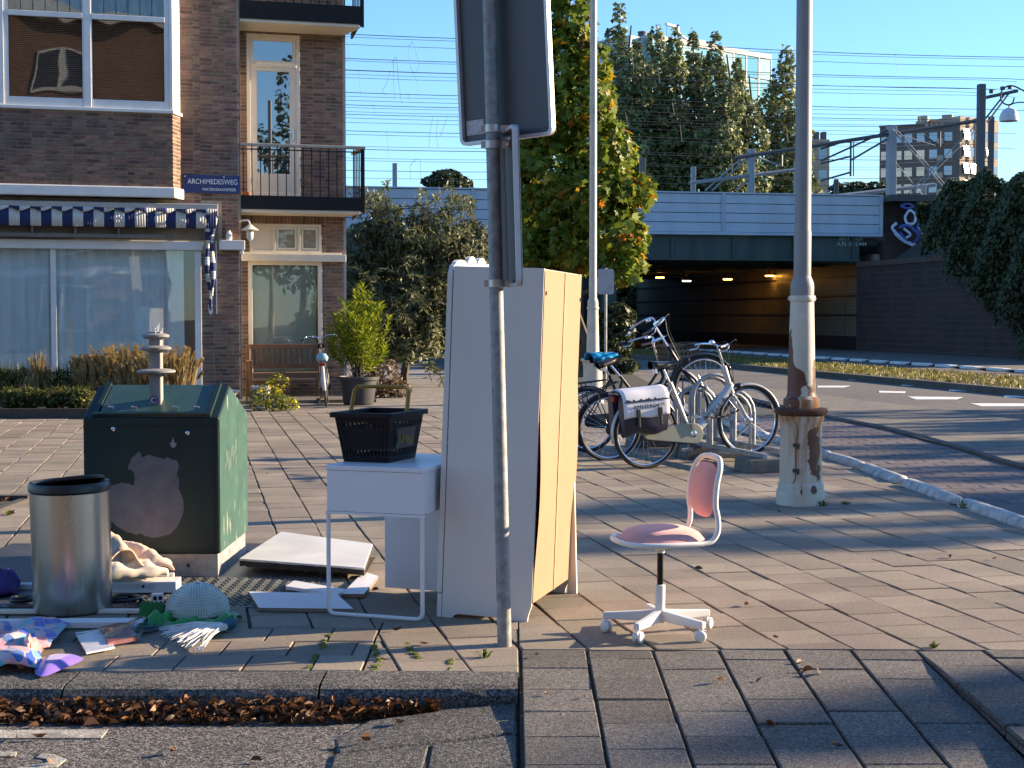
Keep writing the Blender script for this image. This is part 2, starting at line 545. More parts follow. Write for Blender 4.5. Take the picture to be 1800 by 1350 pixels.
# wedge of worn slabs between the carriageway and the ramp
wed = MB(); wed.add([(-.9, 3.5, -.125), (0.03, 3.5, -.16), (0.03, 5.99, -.075), (-.9, 5.99, -.12)], [(0, 1, 2, 3)])
wedge = wed.build('road_edge', joint); tag(wedge, kind='structure')
wz = lambda x, y: -0.096 + max(0, (x + .75)) * 0.05 * max(0.0, min(1, (y - 4.2) / 1.5)) - .006
wslabs = [
    [(-.62, 5.42), (-.28, 5.50), (.018, 5.57), (.018, 5.965), (-.50, 5.965), (-.66, 5.60)],
    [(-.63, 5.40), (-.30, 5.47), (-.31, 4.98), (-.62, 4.86)],
    [(-.29, 5.475), (.016, 5.545), (.016, 5.08), (-.29, 5.00)],
    [(-.61, 4.84), (-.31, 4.955), (.014, 5.06), (.014, 4.2), (-.60, 4.2)]]
for q in wslabs:
    if area(q) < 0: q.reverse()
lay(wedge, wslabs, wz, kerb_m, 'road_slab', 10, thick=0.05, jit=0.004, tilt=0.01, ch=0.008)

# worn white markings on the carriageway
road_white = M('road_paint', (0.48, 0.45, 0.38), 0.8, var=0.45, scale=14, c2=(0.2, 0.19, 0.17), bump=0.4, bscale=120, speck=0.3, sscale=120)
def marking(pts, label, ztop=-.100):
    m = MB(); v, f = slab_geo(pts, ztop, 0.004, 0.001); m.add(v, f)
    o = m.build('road_marking', road_white, None); tag(o, label, 'road marking', 'worn paint on the carriageway'); return o
def gq(L): 
    o = [tuple(G(x, y, -.10)[:2]) for x, y in L]
    return o if area(o) > 0 else o[::-1]
marking(gq([(-60, 1283), (190, 1282), (178, 1297), (-60, 1297)]), 'long worn white stripe painted on asphalt below the gutter leaves')
marking(gq([(-60, 1321), (30, 1321), (27, 1329), (-60, 1329)]), 'short white bar end at left edge of the asphalt')
c_shape = [(64,1331),(72,1324),(95,1325),(117,1334),(100,1347),(60,1352),(30,1353),(30,1349),(58,1346),(84,1340),(82,1333)]
marking(gq(c_shape), 'hook shaped white paint mark in bottom left corner of asphalt')

# --- roads beyond the right-hand kerb
def strip(name, pts, z, mat):
    m = MB(); m.add([(x, y, z) for x, y in pts], [tuple(range(len(pts)))])
    o = m.build(name, mat); tag(o, kind='structure'); return o
def UV(u, v): 
    p = EU * u + EV * v
    return (p.x, p.y)
strip('cycle_lane', [(x, y) for x, y in reversed(KERB_PTS)] + [(3.1, 40), UV(40, 9.6), (4.66, 23.2), (5.14, 19.2), (5.12, 15.3), (5.5, 9), (6.2, 5)], -.075, joint)
cyc = bpy.data.objects['cycle_lane']
polys = []
BAND = [(4.3, 28), (4.66, 23.2), (5.0, 20.5), (5.10, 17.5), (5.08, 15.3), (5.4, 9), (5.8, 5)]
def band_x(y):
    for (x0, y0), (x1, y1) in zip(BAND, BAND[1:]):
        if y1 <= y <= y0: return x0 + (x1 - x0) * (y0 - y) / (y0 - y1)
    return 4.3
for j in range(0, 64):
    y0 = 8.6 + j * 0.225
    for i in range(0, 11):
        x0 = 3.0 + i * 0.30 + (0.15 if j % 2 else 0)
        q = [(x0 + .004, y0 + .004), (x0 + .296, y0 + .004), (x0 + .296, y0 + .221), (x0 + .004, y0 + .221)]
        q = [(a + 0.10 * (bb - 14) * 0.0, bb + 0.10 * (a - 4)) for a, bb in q]
        q = clip(q, -1, 0, -(kerb_x(y0) + .10)); 
        if q: q = clip(q, 1, 0, band_x(y0) - .02)
        if len(q) >= 3 and abs(area(q)) > 0.005 and y0 > 2.2 * 3: polys.append(q)
lay(cyc, polys, lambda x, y: -.066, clinker, 'clinker_brick', 300, jit=0.002, tilt=0.004, stuff='far_clinkers')
tile_far = M('grey_tile_strip', (0.15, 0.135, 0.115), 0.9, var=0.2, scale=1.5, bump=0.3, bscale=40, speck=0.35, sscale=9, stretch=(1, 3.3, 1))
strip('footpath', list(reversed(BAND)) + [UV(46, 8.3), UV(46, 11.75), UV(6, 11.75)], -.045, tile_far)
strip('far_pavement', [(-12, 23.45), (2.85, 23.45), (3.0, 28), UV(46, 5.5), UV(46, -12)], -.006, M('far_pavers', (0.22, 0.195, 0.165), 0.9, var=0.12, scale=1.5, speck=0.22, sscale=5, stretch=(1, 1.6, 1), bump=0.2, bscale=30))
m = MB()
bp = [Vector((x + .06, y, -.058)) for x, y in BAND]
m.tube(catmull(bp, 5), 0.035, 6, flat=1.6)
tag(m.build('kerb_band', M('band_stone', (0.13, 0.10, 0.085), 0.9, var=0.3, bump=0.4)), kind='structure')
strip('street', [UV(6, 11.75), UV(6, 15.6), UV(140, 15.6), UV(140, 11.75)], -.085, asphalt_far)
strip('crossing_road', [UV(46, 2.0), UV(46, 11.75), UV(140, 11.75), UV(140, 2.0)], -.088, asphalt_far)
strip('far_street', [UV(6, 18.8), UV(6, 22.2), UV(140, 22.2), UV(140, 18.8)], -.084, asphalt_far)
strip('far_footpath', [UV(6, 22.2), UV(6, 28.4), UV(140, 28.4), UV(140, 22.2)], -.03, tile_far)
# median: two kerbs with mown grass between
m = MB()
p0, p1 = UV(6, 15.6), UV(95, 15.6); q0, q1 = UV(6, 18.8), UV(95, 18.8)
m.add([(*p0, -.12), (*p1, -.12), (*q1, -.12), (*q0, -.12), (*p0, .05), (*p1, .05), (*q1, .05), (*q0, .05)],
      [(4, 7, 6, 5), (0, 4, 5, 1), (3, 2, 6, 7), (0, 3, 7, 4)])
med = m.build('median', M('median_kerb', (0.085, 0.08, 0.07), 0.9, var=0.25, scale=2)); tag(med, kind='structure')
# white rounded kerb stones
kr = thing('white_kerb', 'curving row of rounded white kerb stones beside the purple brick lane', 'kerb', (3.4, 13.3, 0))
kw = M('white_kerb_paint', (0.66, 0.65, 0.62), 0.75, var=0.4, scale=11, c2=(0.25, 0.24, 0.22), bump=0.4, bscale=50)
ks = [(2.98, 21.4), (2.93, 20.0), (3.08, 18.4), (3.21, 17.1), (3.30, 15.95), (3.385, 14.75), (3.43, 13.35), (3.49, 11.9), (3.59, 10.45), (3.74, 8.9)]
for (x0, y0), (x1, y1) in zip(ks, ks[1:]):
    d = Vector((x1 - x0, y1 - y0, 0)); L_ = d.length; d.normalize()
    m = MB()
    pts = []; rs = []
    for t, rr in ((0.05, .02), (0.06, .05), (0.095, .07), (0.5, .074), (0.905, .07), (0.94, .05), (0.95, .02)):
        pts.append((x0 - 3.4 + (x1 - x0) * t, y0 - 13.3 + (y1 - y0) * t, -.012 + rnd.uniform(-.004, .004))); rs.append(rr)
    m.tube(pts, rs, 10, flat=1.15)
    m.build('kerb_stone', kw, kr, smooth=True)
# white crossing blocks
wp = M('white_road_paint', (0.75, 0.74, 0.70), 0.7, var=0.15, scale=5)
for k, L in enumerate([((1502, 665), (1550, 665), (1538, 669), (1490, 668)), ((1585, 674), (1645, 674), (1630, 678), (1585, 678)), ((1668, 684), (1748, 684), (1730, 687), (1668, 687)), ((1765, 695), (1830, 695), (1830, 699), (1765, 698)),
                       ((1437, 678), (1494, 678), (1480, 681), (1437, 681)), ((1545, 687), (1592, 688), (1590, 691), (1545, 690)), ((1595, 697), (1692, 698), (1680, 702), (1610, 702)), ((1705, 709), (1830, 709), (1830, 714), (1725, 714))]):
    q = [tuple(G(x, y, -.08)[:2]) for x, y in L]
    if area(q) < 0: q.reverse()
    m = MB(); v, f = slab_geo(q, -.079, .003, .001); m.add(v, f)
    rows = ['row nearer the grass median', 'row nearer the footpath'][k // 4]
    nth = ['first', 'second', 'third', 'last'][k % 4]
    tag(m.build('crossing_block', wp), '%s white painted crossing block from the tunnel, %s' % (nth, rows), 'road marking', 'white crossing blocks on the street')
# dashed line of light stones on the far side
for i in range(22):
    u = 36 + i * 1.55
    a, c = UV(u, 22.05), UV(u + 0.95, 22.05); d_, e_ = UV(u + .95, 22.30), UV(u, 22.30)
    m = MB(); q = [a, c, d_, e_]
    if area(q) < 0: q.reverse()
    v, f = slab_geo(q, .005, .08, .02); m.add(v, f)
    tag(m.build('kerb_dash', wp), 'white dash in the long broken line before the retaining wall', 'road marking', 'broken white line along the far footpath')

# ================================================================ corner house on the left
BA = R(16)
BP = Vector((-4.574, 26.0, 0))
def TX(px, o=0.0):
    """photo column -> metres along the front of the house, at o metres in front of it"""
    k = (px - 900) / 2700.0
    ex, ey = math.cos(BA), math.sin(BA)
    bx, by = BP.x + o * math.sin(BA), BP.y - o * math.cos(BA)
    return (k * by - bx) / (ex - ey * k)
def TZ(py, t=-1.0, o=0.0):
    y = BP.y + t * math.sin(BA) - o * math.cos(BA)
    return DY(900, py, y).z

house = thing('brick_house', 'brown brick corner house with bay window, awning shop front and iron balconies', 'house', BP, (0, 0, BA))
brick_m = M('brown_brick', (0.235, 0.138, 0.096), 0.9, var=0.3, scale=3, bump=0.5, bscale=90, rand=0.40, hue=0.02, c2=(0.115, 0.07, 0.052))
mortar_m = M('mortar', (0.36, 0.31, 0.25), 0.95, var=0.2, scale=6, bump=0.4)
indiv = [0]
rest_bricks = MB()
def brick_wall(x0, x1, z0, z1, y, holes=(), single=False, fn=None, start=0):
    """courses of brick standing 6 mm proud of the mortar; y is the face (negative is towards the street)"""
    C, Lb, J = 0.0625, 0.20, 0.011
    fn = fn or (lambda a, z, d: (a, y + d, z))
    rows = int((z1 - z0) / C)
    for r in range(rows):
        zb = z0 + r * C
        x = x0 - (0.105 if (r + start) % 2 else 0) - rnd.uniform(0, .01)
        head = r % 2
        k = 0
        while x < x1:
            w = 0.095 if (head and k % 2 == 0) else Lb
            k += 1
            a, c = max(x, x0), min(x + w, x1)
            x += w + J
            if c - a < 0.03: continue
            segs = [(a, c)]
            for hx0, hx1, hz0, hz1 in holes:
                if zb + C * .8 <= hz0 or zb + C * .2 >= hz1: continue
                ns = []
                for s0, s1 in segs:
                    if hx1 <= s0 or hx0 >= s1: ns.append((s0, s1)); continue
                    if s0 < hx0 - .02: ns.append((s0, hx0))
                    if s1 > hx1 + .02: ns.append((hx1, s1))
                segs = ns
            for s0, s1 in segs:
                if s1 - s0 < .025: continue
                pr = rnd.uniform(-.0025, .0025)
                pts = [fn(s0, zb, .012), fn(s1, zb, .012), fn(s1, zb + C - J, .012), fn(s0, zb + C - J, .012),
                       fn(s0 + .002, zb + .002, pr - .004), fn(s1 - .002, zb + .002, pr - .004), fn(s1 - .002, zb + C - J - .002, pr - .004), fn(s0 + .002, zb + C - J - .002, pr - .004)]
                fs = [(4, 5, 6, 7), (0, 1, 5, 4), (1, 2, 6, 5), (2, 3, 7, 6), (3, 0, 4, 7)]
                if single and indiv[0] < 300 and 0.3 < zb < 5.6:
                    m = MB(); o0 = pts[0]
                    m.add([tuple(q - w0 for q, w0 in zip(p, o0)) for p in pts], fs)
                    ob = m.build('brick', brick_m, house); ob.location = o0; indiv[0] += 1
                else:
                    rest_bricks.add(pts, fs)

ZTOP = 8.6
z_sill = TZ(197, -2, .35); z_ledge0 = TZ(346, -2, .4); z_ledge1 = TZ(327, -2, .4)
z_lint0, z_lint1 = TZ(440), TZ(424)
xs1 = TX(355)                                   # outer edge of the shop window frame
# mortar cores
m = MB()
m.b2(xs1, 0, .004, .5, 0, ZTOP)
m.b2(-9, xs1, .004, .5, z_lint1, ZTOP)
m.b2(-9, xs1, .004, .4, 0, 0.16)
m.b2(-.02, 0.003, .004, 1.3, 0, ZTOP)
m.build('wall', mortar_m, house)
brick_wall(xs1 + .005, -.003, 0.02, ZTOP, 0, holes=[(-9, TX(392), z_lint0 - .02, TZ(355))], single=True)
brick_wall(TX(322), xs1 + .003, z_lint1 + .02, ZTOP, 0, holes=[(-9, TX(385), z_lint0, TZ(355))])
# bay
xb0, xb1, bo, ch = -9.0, TX(307, .35), .35, .15
m = MB()
m.prism([(xb0, -.3), (xb0, -bo + .008), (xb1, -bo + .008), (xb1 + ch, 0.0)][::-1], lambda a, c, d: (a, c, d), z_ledge0, z_sill)
m.build('bay_wall', mortar_m, house)
brick_wall(-6.5, xb1 - .003, z_ledge1 + .0, z_sill, -bo)
dn = Vector((ch, bo)).normalized()
brick_wall(0.0, math.hypot(ch, bo), z_ledge1, z_sill, 0, fn=lambda a, z, d: (xb1 + dn.x * a - dn.y * d * 1.0, -bo + dn.y * a + dn.x * d, z))
m = MB()
m.prism([(xb0, 0.1), (xb0, -.42), (xb1 + .03, -.42), (xb1 + ch + .06, .0), (xb1 + ch + .06, .1)], lambda a, c, d: (a, c, d), z_ledge0, z_ledge1)
m.build('bay_ledge', white_paint, house, bevel=.02)
m = MB()
m.prism([(xb0, 0.0), (xb0, -.41), (xb1 + .02, -.41), (xb1 + ch + .04, .0)], lambda a, c, d: (a, c, d), z_sill, z_sill + .055)
m.build('bay_sill', white_paint, house, bevel=.008)

# bay windows: each a part with frame pieces, glass, blind
win_glass = glass('window_glass', 1.75, wave=0.25)
win_glass_dark = glass('dark_window_glass', 1.7, body=(0.02, 0.022, 0.025), wave=0.2)
blind_m = M('wood_blind', (0.34, 0.14, 0.075), 0.6, var=0.25, scale=9)
zs = z_sill + .055
fy = -bo - .01
def sash(x0, x1, z0, z1, rail, lead):
    w = MB()
    fw = .075
    w.b2(x0, x0 + fw, fy, fy + .06, z0, z1); w.b2(x1 - fw, x1, fy, fy + .06, z0, z1)
    w.b2(x0 + fw, x1 - fw, fy, fy + .06, z0, z0 + .14)
    o = w.build('window', white_paint, house, bevel=.006)
    r = MB(); r.b2(x0 + fw - .01, x1 - fw + .01, fy - .02, fy + .05, rail, rail + .085); r.b2(x0 + fw - .01, x1 - fw + .01, fy - .005, fy + .05, z1 - .05, z1)
    r.build('meeting_rail', white_paint, o, bevel=.006)
    p = MB(); p.b2(x0 + fw, x1 - fw, fy + .03, fy + .036, z0 + .14, rail); p.build('pane', win_glass, o)
    p = MB(); p.b2(x0 + fw, x1 - fw, fy + .02, fy + .026, rail + .085, z1 - .05); p.build('pane', win_glass, o)
    bl = MB()
    k = 0; z = z0 + .15
    while z < rail:
        bl.box(((x0 + x1) / 2, fy + .10, z), (x1 - x0 - 2 * fw - .03, .035, .003), Matrix.Rotation(R(32), 3, 'X')); z += .03
    bl.build('blind', blind_m, o)
    ld = MB()
    zz0, zz1 = rail + .085, z1 - .05
    n = 6
    for i in range(1, n):
        xx = x0 + fw + (x1 - x0 - 2 * fw) * i / n
        ld.b2(xx - .006, xx + .006, fy + .008, fy + .02, zz0, zz1)
    for j in range(1, 5):
        zz = zz0 + (zz1 - zz0) * j / 5
        ld.b2(x0 + fw, x1 - fw, fy + .006, fy + .018, zz - .006, zz + .006)
    ld.build('leading', dark_metal, o)
    tint = MB(); tint.b2(x0 + fw, x1 - fw, fy + .10, fy + .105, zz0, zz1)
    tint.build('stained_glass', M('stained_glass', (0.10, 0.09, 0.07), 0.3, var=0.7, scale=5, c2=(0.35, 0.32, 0.24), stretch=(1.5, 1, .6)), o)
rail_z = TZ(36, -2, .35)
xm = TX(160, .36)
wdt = TX(302, .36) - xm
sash(xm, xm + wdt, zs, ZTOP, rail_z, 1)
sash(xm - wdt, xm - .005, zs, ZTOP, rail_z, 1)
sash(xm - 2 * wdt - .1, xm - wdt - .09, zs, ZTOP, rail_z, 1)
m = MB()
m.b2(xm - wdt - .09, xm - wdt + .0, fy - .02, fy + .05, zs, ZTOP)
m.b2(xm - .06, xm + .055, fy - .018, fy + .05, zs, ZTOP)
m.prism([(xm + wdt, fy + .05), (xm + wdt, fy - .015), (xb1 + .01, fy - .015), (xb1 + ch, .0), (xb1 + ch, .05)], lambda a, c, d: (a, c, d), zs, ZTOP)
m.build('bay_frame', white_paint, house, bevel=.006)
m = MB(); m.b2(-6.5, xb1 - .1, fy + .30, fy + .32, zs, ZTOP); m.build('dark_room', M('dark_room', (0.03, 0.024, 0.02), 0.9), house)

# shop front
z0w, z1w = 0.22, z_lint0
xmul = TX(96)
m = MB()
for a, c in ((xs1 - .11, xs1), (xmul - .05, xmul + .04), (-6.3, -6.2)):
    m.b2(a, c, -.01, .07, .16, z1w)
m.b2(-6.2, xs1 - .11, -.008, .07, .16, z0w + .03)
shop = m.build('window', white_paint, house, bevel=.006)
m = MB(); m.b2(-6.4, xs1 + .02, -.09, .1, z_lint0, z_lint1); m.build('lintel', white_paint, house, bevel=.012)
m = MB(); m.b2(-6.2, xmul - .05, .03, .036, z0w + .03, z1w); m.build('pane', glass('shop_glass', 1.8, wave=0.12), shop)
m = MB(); m.b2(xmul + .04, xs1 - .11, .03, .036, z0w + .03, z1w); m.build('pane', MATS['shop_glass'], shop)
cur_m = M('sheer_curtain', (0.92, 0.94, 0.92), 0.9, var=0.05, scale=4, transl=0.1)
for a, c, nm in ((-6.2, xmul - .03, 'curtain'), (xmul + .03, TX(290), 'curtain'), (TX(287), TX(325), 'curtain')):
    m = MB(); W = c - a; nn = int(W * 46)
    ph = [rnd.uniform(0, 6) for _ in range(4)]
    m.grid(lambda u, v: (a + W * u, .14 + .06 * math.sin(u * W * 26 + ph[0] + .8 * math.sin(u * W * 7)) * (0.6 + .4 * v) + .012 * math.sin(u * W * 61 + ph[1]), z0w + (z1w - z0w) * (1 - v)), nn, 5)
    m.build(nm, cur_m, shop, smooth=True, angle=80)
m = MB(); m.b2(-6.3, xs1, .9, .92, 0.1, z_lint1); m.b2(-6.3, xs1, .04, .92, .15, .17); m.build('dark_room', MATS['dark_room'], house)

# awning: cassette, striped valance, a strip hanging down at its end
aw = thing('awning', 'blue and white striped awning valance rolled up above the shop window', 'awning', BP + Vector((0, 0, 0)), (0, 0, BA))
xa1 = TX(384, .3)
za1, za0, zv0 = TZ(356, -2, .3), TZ(366, -2, .3), TZ(399, -2, .3)
m = MB(); m.b2(-6.4, xa1, -.34, -.02, za0, za1); m.b2(xa1 - .015, xa1 + .01, -.34, -.02, za0 - .10, za1 + .004); m.build('cassette', M('awning_box', (0.42, 0.40, 0.36), 0.5, var=.1), aw, bevel=.01)
navy = M('navy_canvas', (0.02, 0.032, 0.11), 0.9, var=0.2); cream = M('white_canvas', (0.62, 0.60, 0.54), 0.9, var=0.12)
sw_ = TX(250, .3) - TX(232, .3)
def valance(y, ztop, zbot, sc_, a0):
    m = MB(); x = xa1 - .02; i = 0
    while x > -6.4:
        for k in range(4):
            xa, xc = x - sw_ * (k + 1) / 4, x - sw_ * k / 4
            f = lambda xx: zbot + sc_ * (0.5 + .5 * math.cos((xx - xa1) / (sw_ * 2) * 2 * math.pi + a0))
            g_ = lambda xx, v: y + .018 * math.sin(xx * 5.3) + .012 * math.sin(xx * 17 + v)
            m.add([(xa, g_(xa, 1), f(xa)), (xc, g_(xc, 1), f(xc)), (xc, g_(xc, 0), ztop), (xa, g_(xa, 0), ztop)], [(0, 1, 2, 3)], i % 2)
        x -= sw_; i += 1
    return m
valance(-.31, za0, zv0, .0, 0).build('valance', [navy, cream], aw, smooth=True, solid=.004)
valance(-.345, za0 + .01, zv0 + .235, .05, 0).build('scalloped_edge', [cream, navy], aw, smooth=True, solid=.004)
m = MB(); m.b2(-6.4, TX(290), -.25, -.2, z_lint1 + .03, z_lint1 + .09)
for px in (60, 135, 210): m.b2(TX(px) - .015, TX(px) + .015, -.26, -.05, z_lint1 + .02, za0)
m.b2(-6.4, TX(385), -.06, -.03, z_lint1 + .02, za0); m.build('shutter_box', M('shutter_box', (0.16, 0.14, 0.11), 0.6, var=.2), aw)
# hanging folded strip
m = MB(); xh = TX(371, .3); zt, zb = TZ(378, -.5, .3), TZ(545, -.5, .3)
n = 34
for i in range(n):
    v0, v1 = i / n, (i + 1) / n
    for s, (ox, oy, ww) in enumerate(((-.045, -.02, .055), (.045, .01, .06))):
        def cx(v): return xh + ox * (1 - .75 * v * v) + .018 * math.sin(v * 9 + s * 2)
        def hw(v): return ww * (1 - .55 * v) * (0.85 + .25 * math.sin(v * 13 + s))
        ya = -.30 + oy + .02 * math.sin(v0 * 11 + s * 3); yb = -.30 + oy + .02 * math.sin(v1 * 11 + s * 3)
        za, zc = zt + (zb - zt) * v0, zt + (zb - zt) * v1
        band = int(v0 * 11 + s * .5 + .3) % 2
        m.add([(cx(v0) - hw(v0), ya + .03, za), (cx(v0), ya - .02, za), (cx(v0) + hw(v0), ya + .03, za), (cx(v1) - hw(v1), yb + .03, zc), (cx(v1), yb - .02, zc), (cx(v1) + hw(v1), yb + .03, zc)],
              [(3, 4, 1, 0), (4, 5, 2, 1)], band)
m.build('hanging_strip', [navy, cream], aw, smooth=True, solid=.006, angle=80)
m = MB(); m.prism([(-.03, .06), (.03, .06), (.035, 0), (.0, -.05), (-.035, 0)][::-1], lambda a, c, d: (xh + a, d, zb - .03 + c), -.33, -.30); m.build('hook_plate', white_paint, aw)
m = MB(); m.b2(xa1 - .01, xa1 + .01, -.05, -.03, TZ(552), za0); m.build('guide_rail', white_paint, aw)

# street name plate
sg = thing('street_sign', 'blue enamel street name sign on the brick pier', 'street sign', BP, (0, 0, BA))
sx0, sx1 = TX(325, .02), TX(424, .02); sz1, sz0 = TZ(308, -.5), TZ(340, -.5)
m = MB(); m.prism([(a + (sx0 + sx1) / 2, c + (sz0 + sz1) / 2) for a, c in rpoly(sx1 - sx0, sz1 - sz0, .02, 3)][::-1], lambda a, c, d: (a, d, c), -.03, -.014)
m.build('plate', M('blue_enamel', (0.015, 0.022, 0.13), 0.2, var=0.1), sg, bevel=.003)
tw = M('white_enamel', (0.8, 0.8, 0.8), 0.3, var=0.02)
xc = (sx0 + sx1) / 2
text('lettering', 'ARCHIMEDESWEG', .117, tw, sg, (xc + .015, -.034, sz1 - .115), (R(90), 0, 0), sx=.86)
text('lettering', 'WATERGRAAFSMEER', .066, tw, sg, (xc + .12, -.034, sz0 + .062), (R(90), 0, 0), sx=.90)
m = MB()
for a in (sx0 + .025, xc + .2): m.lathe([(.012, 0), (.012, .006)], 8, (a, -.036, sz1 - .03), rot=Matrix.Rotation(R(90), 3, 'X'))
m.build('screw', tw, sg)

# white stone ledge with a small jar lantern at the corner of the pier
lg = thing('wall_ledge', 'white stone ledge jutting from the brick pier corner', 'ledge', BP, (0, 0, BA))
l0, l1 = TX(387, .15), TX(432, .15); lz0, lz1 = TZ(440, 0), TZ(423, 0)
m = MB(); m.b2(l0, l1, -.16, .012, lz0, lz1); m.b2(l1 - .08, l1 - .02, -.10, .012, lz0 - .07, lz0); m.build('ledge', white_paint, lg, bevel=.01)
jr = thing('glass_jar', 'small white glass jar standing on the wall ledge', 'jar', BP, (0, 0, BA))
m = MB(); jx = TX(404, .1); m.lathe([(.05, lz1), (.055, lz1 + .05), (.05, lz1 + .12), (.03, lz1 + .14), (.03, lz1 + .16)], 12, (jx, -.08, 0))
m.build('jar', M('milk_glass', (0.75, 0.75, 0.72), 0.2), jr, smooth=True)
# bracket lamp
wlmp = thing('wall_lamp', 'small wall lamp with enamel shade and glass on a curved bracket', 'wall lamp', BP, (0, 0, BA))
bx_, by_, bz_ = TX(441, .25), -.25, TZ(400, 0, .25)
m = MB(); m.tube(catmull([(-.02, -.0, bz_ + .10), (0.0, -.12, bz_ + .12), (bx_ - .03, -.22, bz_ + .12), (bx_, -.25, bz_ + .06)], 6), .014, 8); m.build('bracket', white_paint, wlmp, smooth=True)
m = MB(); m.lathe([(.03, .05), (.05, .03), (.12, -.02), (.15, -.035), (.14, -.045), (.05, -.03)], 16, (bx_, by_, bz_)); m.build('lamp_shade', cream_paint, wlmp, smooth=True)
m = MB(); m.lathe([(.05, -.03), (.06, -.08), (.055, -.17), (.03, -.21), (.005, -.22)], 14, (bx_, by_, bz_)); m.build('lamp_glass', M('frosted_lamp_glass', (0.7, 0.68, 0.6), 0.2), wlmp, smooth=True)

# set-back wing with balconies
WY = .9
def wx(px): return TX(px, -WY)
def wz_(py): return TZ(py, 1, -WY)
door = (wx(437), wx(530), wz_(345), wz_(62))
topl = (wx(440), wx(566), wz_(445), wz_(394))
loww = (wx(437), wx(567), 0.35, wz_(459))
def holed(x0, x1, z0, z1, y0, y1, holes):
    xs = sorted({x0, x1} | {min(x1, max(x0, v)) for h in holes for v in h[:2]}); zs2 = sorted({z0, z1} | {min(z1, max(z0, v)) for h in holes for v in h[2:]})
    mm = MB()
    for a, c in zip(xs, xs[1:]):
        for p, q in zip(zs2, zs2[1:]):
            if not any(h[0] <= (a + c) / 2 <= h[1] and h[2] <= (p + q) / 2 <= h[3] for h in holes): mm.b2(a, c, y0, y1, p, q)
    return mm
holed(.003, 1.905, 0, ZTOP, WY + .004, WY + .5, [door, topl, loww]).build('wing_wall', mortar_m, house)
brick_wall(.005, 1.90, .02, ZTOP, WY, holes=[door, topl, loww, (wx(434), wx(534), door[3], door[3] + .23), (wx(434), wx(571), topl[3], topl[3] + .22)], start=1)
for (a, c, z) in ((wx(434), wx(534), door[3] + .005), (wx(434), wx(571), topl[3] + .005)):
    x = a
    while x < c - .03:
        rest_bricks.add([(x, WY + .012, z), (x + .055, WY + .012, z), (x + .055, WY + .012, z + .205), (x, WY + .012, z + .205), (x + .002, WY - .006, z + .002), (x + .053, WY - .006, z + .002), (x + .053, WY - .006, z + .203), (x + .002, WY - .006, z + .203)],
                        [(4, 5, 6, 7), (0, 1, 5, 4), (1, 2, 6, 5), (2, 3, 7, 6), (3, 0, 4, 7)]); x += .066
def framed(name, x0, x1, z0, z1, y, w, mat, d=.06):
    m = MB()
    m.b2(x0, x0 + w, y, y + d, z0, z1); m.b2(x1 - w, x1, y, y + d, z0, z1)
    m.b2(x0 + w, x1 - w, y, y + d, z1 - w, z1); m.b2(x0 + w, x1 - w, y, y + d, z0, z0 + w)
    return m
y_ = WY - .005
trans = wz_(116)
m = framed('door', door[0], door[1], door[2], door[3], y_, .065, cream_paint); m.b2(door[0] + .065, door[1] - .065, y_ - .012, y_ + .05, trans - .04, trans + .02)
dr = m.build('door', cream_paint, house, bevel=.005)
dx0, dx1 = door[0] + .07, door[1] - .07
gz0, gz1 = wz_(306), wz_(127)
m = MB()
gx0, gx1 = wx(455), wx(512)
m.b2(dx0, gx0, y_ + .01, y_ + .05, door[2] + .07, trans - .04); m.b2(gx1, dx1, y_ + .01, y_ + .05, door[2] + .07, trans - .04)
m.b2(gx0, gx1, y_ + .01, y_ + .05, gz1, trans - .04); m.b2(gx0, gx1, y_ + .01, y_ + .05, door[2] + .07, gz0)
m.build('door_leaf', cream_paint, dr, bevel=.004)
mir = glass('door_glass', 4.5, body=(0.03, 0.035, 0.04), wave=0.0)
m = MB(); m.b2(gx0, gx1, y_ + .028, y_ + .034, gz0, gz1); m.build('pane', mir, dr)
m = framed('t', dx0, dx1, trans + .02, door[3] - .065, y_ + .012, .055, cream_paint, .035); m.build('transom_frame', cream_paint, dr, bevel=.004)
m = MB(); m.b2(dx0 + .055, dx1 - .055, y_ + .028, y_ + .034, trans + .075, door[3] - .12); m.build('pane', mir, dr)
m = MB(); hx = (gx1 + dx1) / 2; hz = wz_(234); m.b2(hx - .015, hx + .015, y_ - .005, y_ + .01, hz - .13, hz + .06); m.b2(hx - .09, hx + .01, y_ - .04, y_ - .025, hz - .0, hz + .02); m.b2(hx - .008, hx + .008, y_ - .035, y_ + .0, hz, hz + .02)
m.build('handle', chrome, dr)
# low windows of the wing
m = framed('w', topl[0], topl[1], topl[2], topl[3], y_, .05, cream_paint)
c1, c2 = wx(483), wx(527)
m.b2(c1 - .03, c1 + .03, y_, y_ + .055, topl[2] + .05, topl[3] - .05); m.b2(c2 - .03, c2 + .03, y_, y_ + .055, topl[2] + .05, topl[3] - .05)
m.b2(topl[0] + .05, c1 - .03, y_ + .02, y_ + .05, topl[2] + .05, topl[3] - .05)
tw_ = m.build('window', cream_paint, house, bevel=.004)
for a, c in ((c1 + .03, c2 - .03), (c2 + .03, topl[1] - .05)):
    m = framed('s', a + .012, c - .012, topl[2] + .06, topl[3] - .06, y_ + .008, .035, cream_paint, .03); m.build('sash', cream_paint, tw_)
    m = MB(); m.b2(a + .05, c - .05, y_ + .026, y_ + .032, topl[2] + .1, topl[3] - .1); m.build('pane', glass('small_glass', 1.9, body=(0.30, 0.29, 0.24)), tw_)
m = MB(); m.b2(.004, wx(607), WY - .13, WY + .02, wz_(460), wz_(447)); m.b2(.004, wx(600), WY - .07, WY + .02, wz_(447), wz_(444)); m.build('cornice', cream_paint, house, bevel=.008)
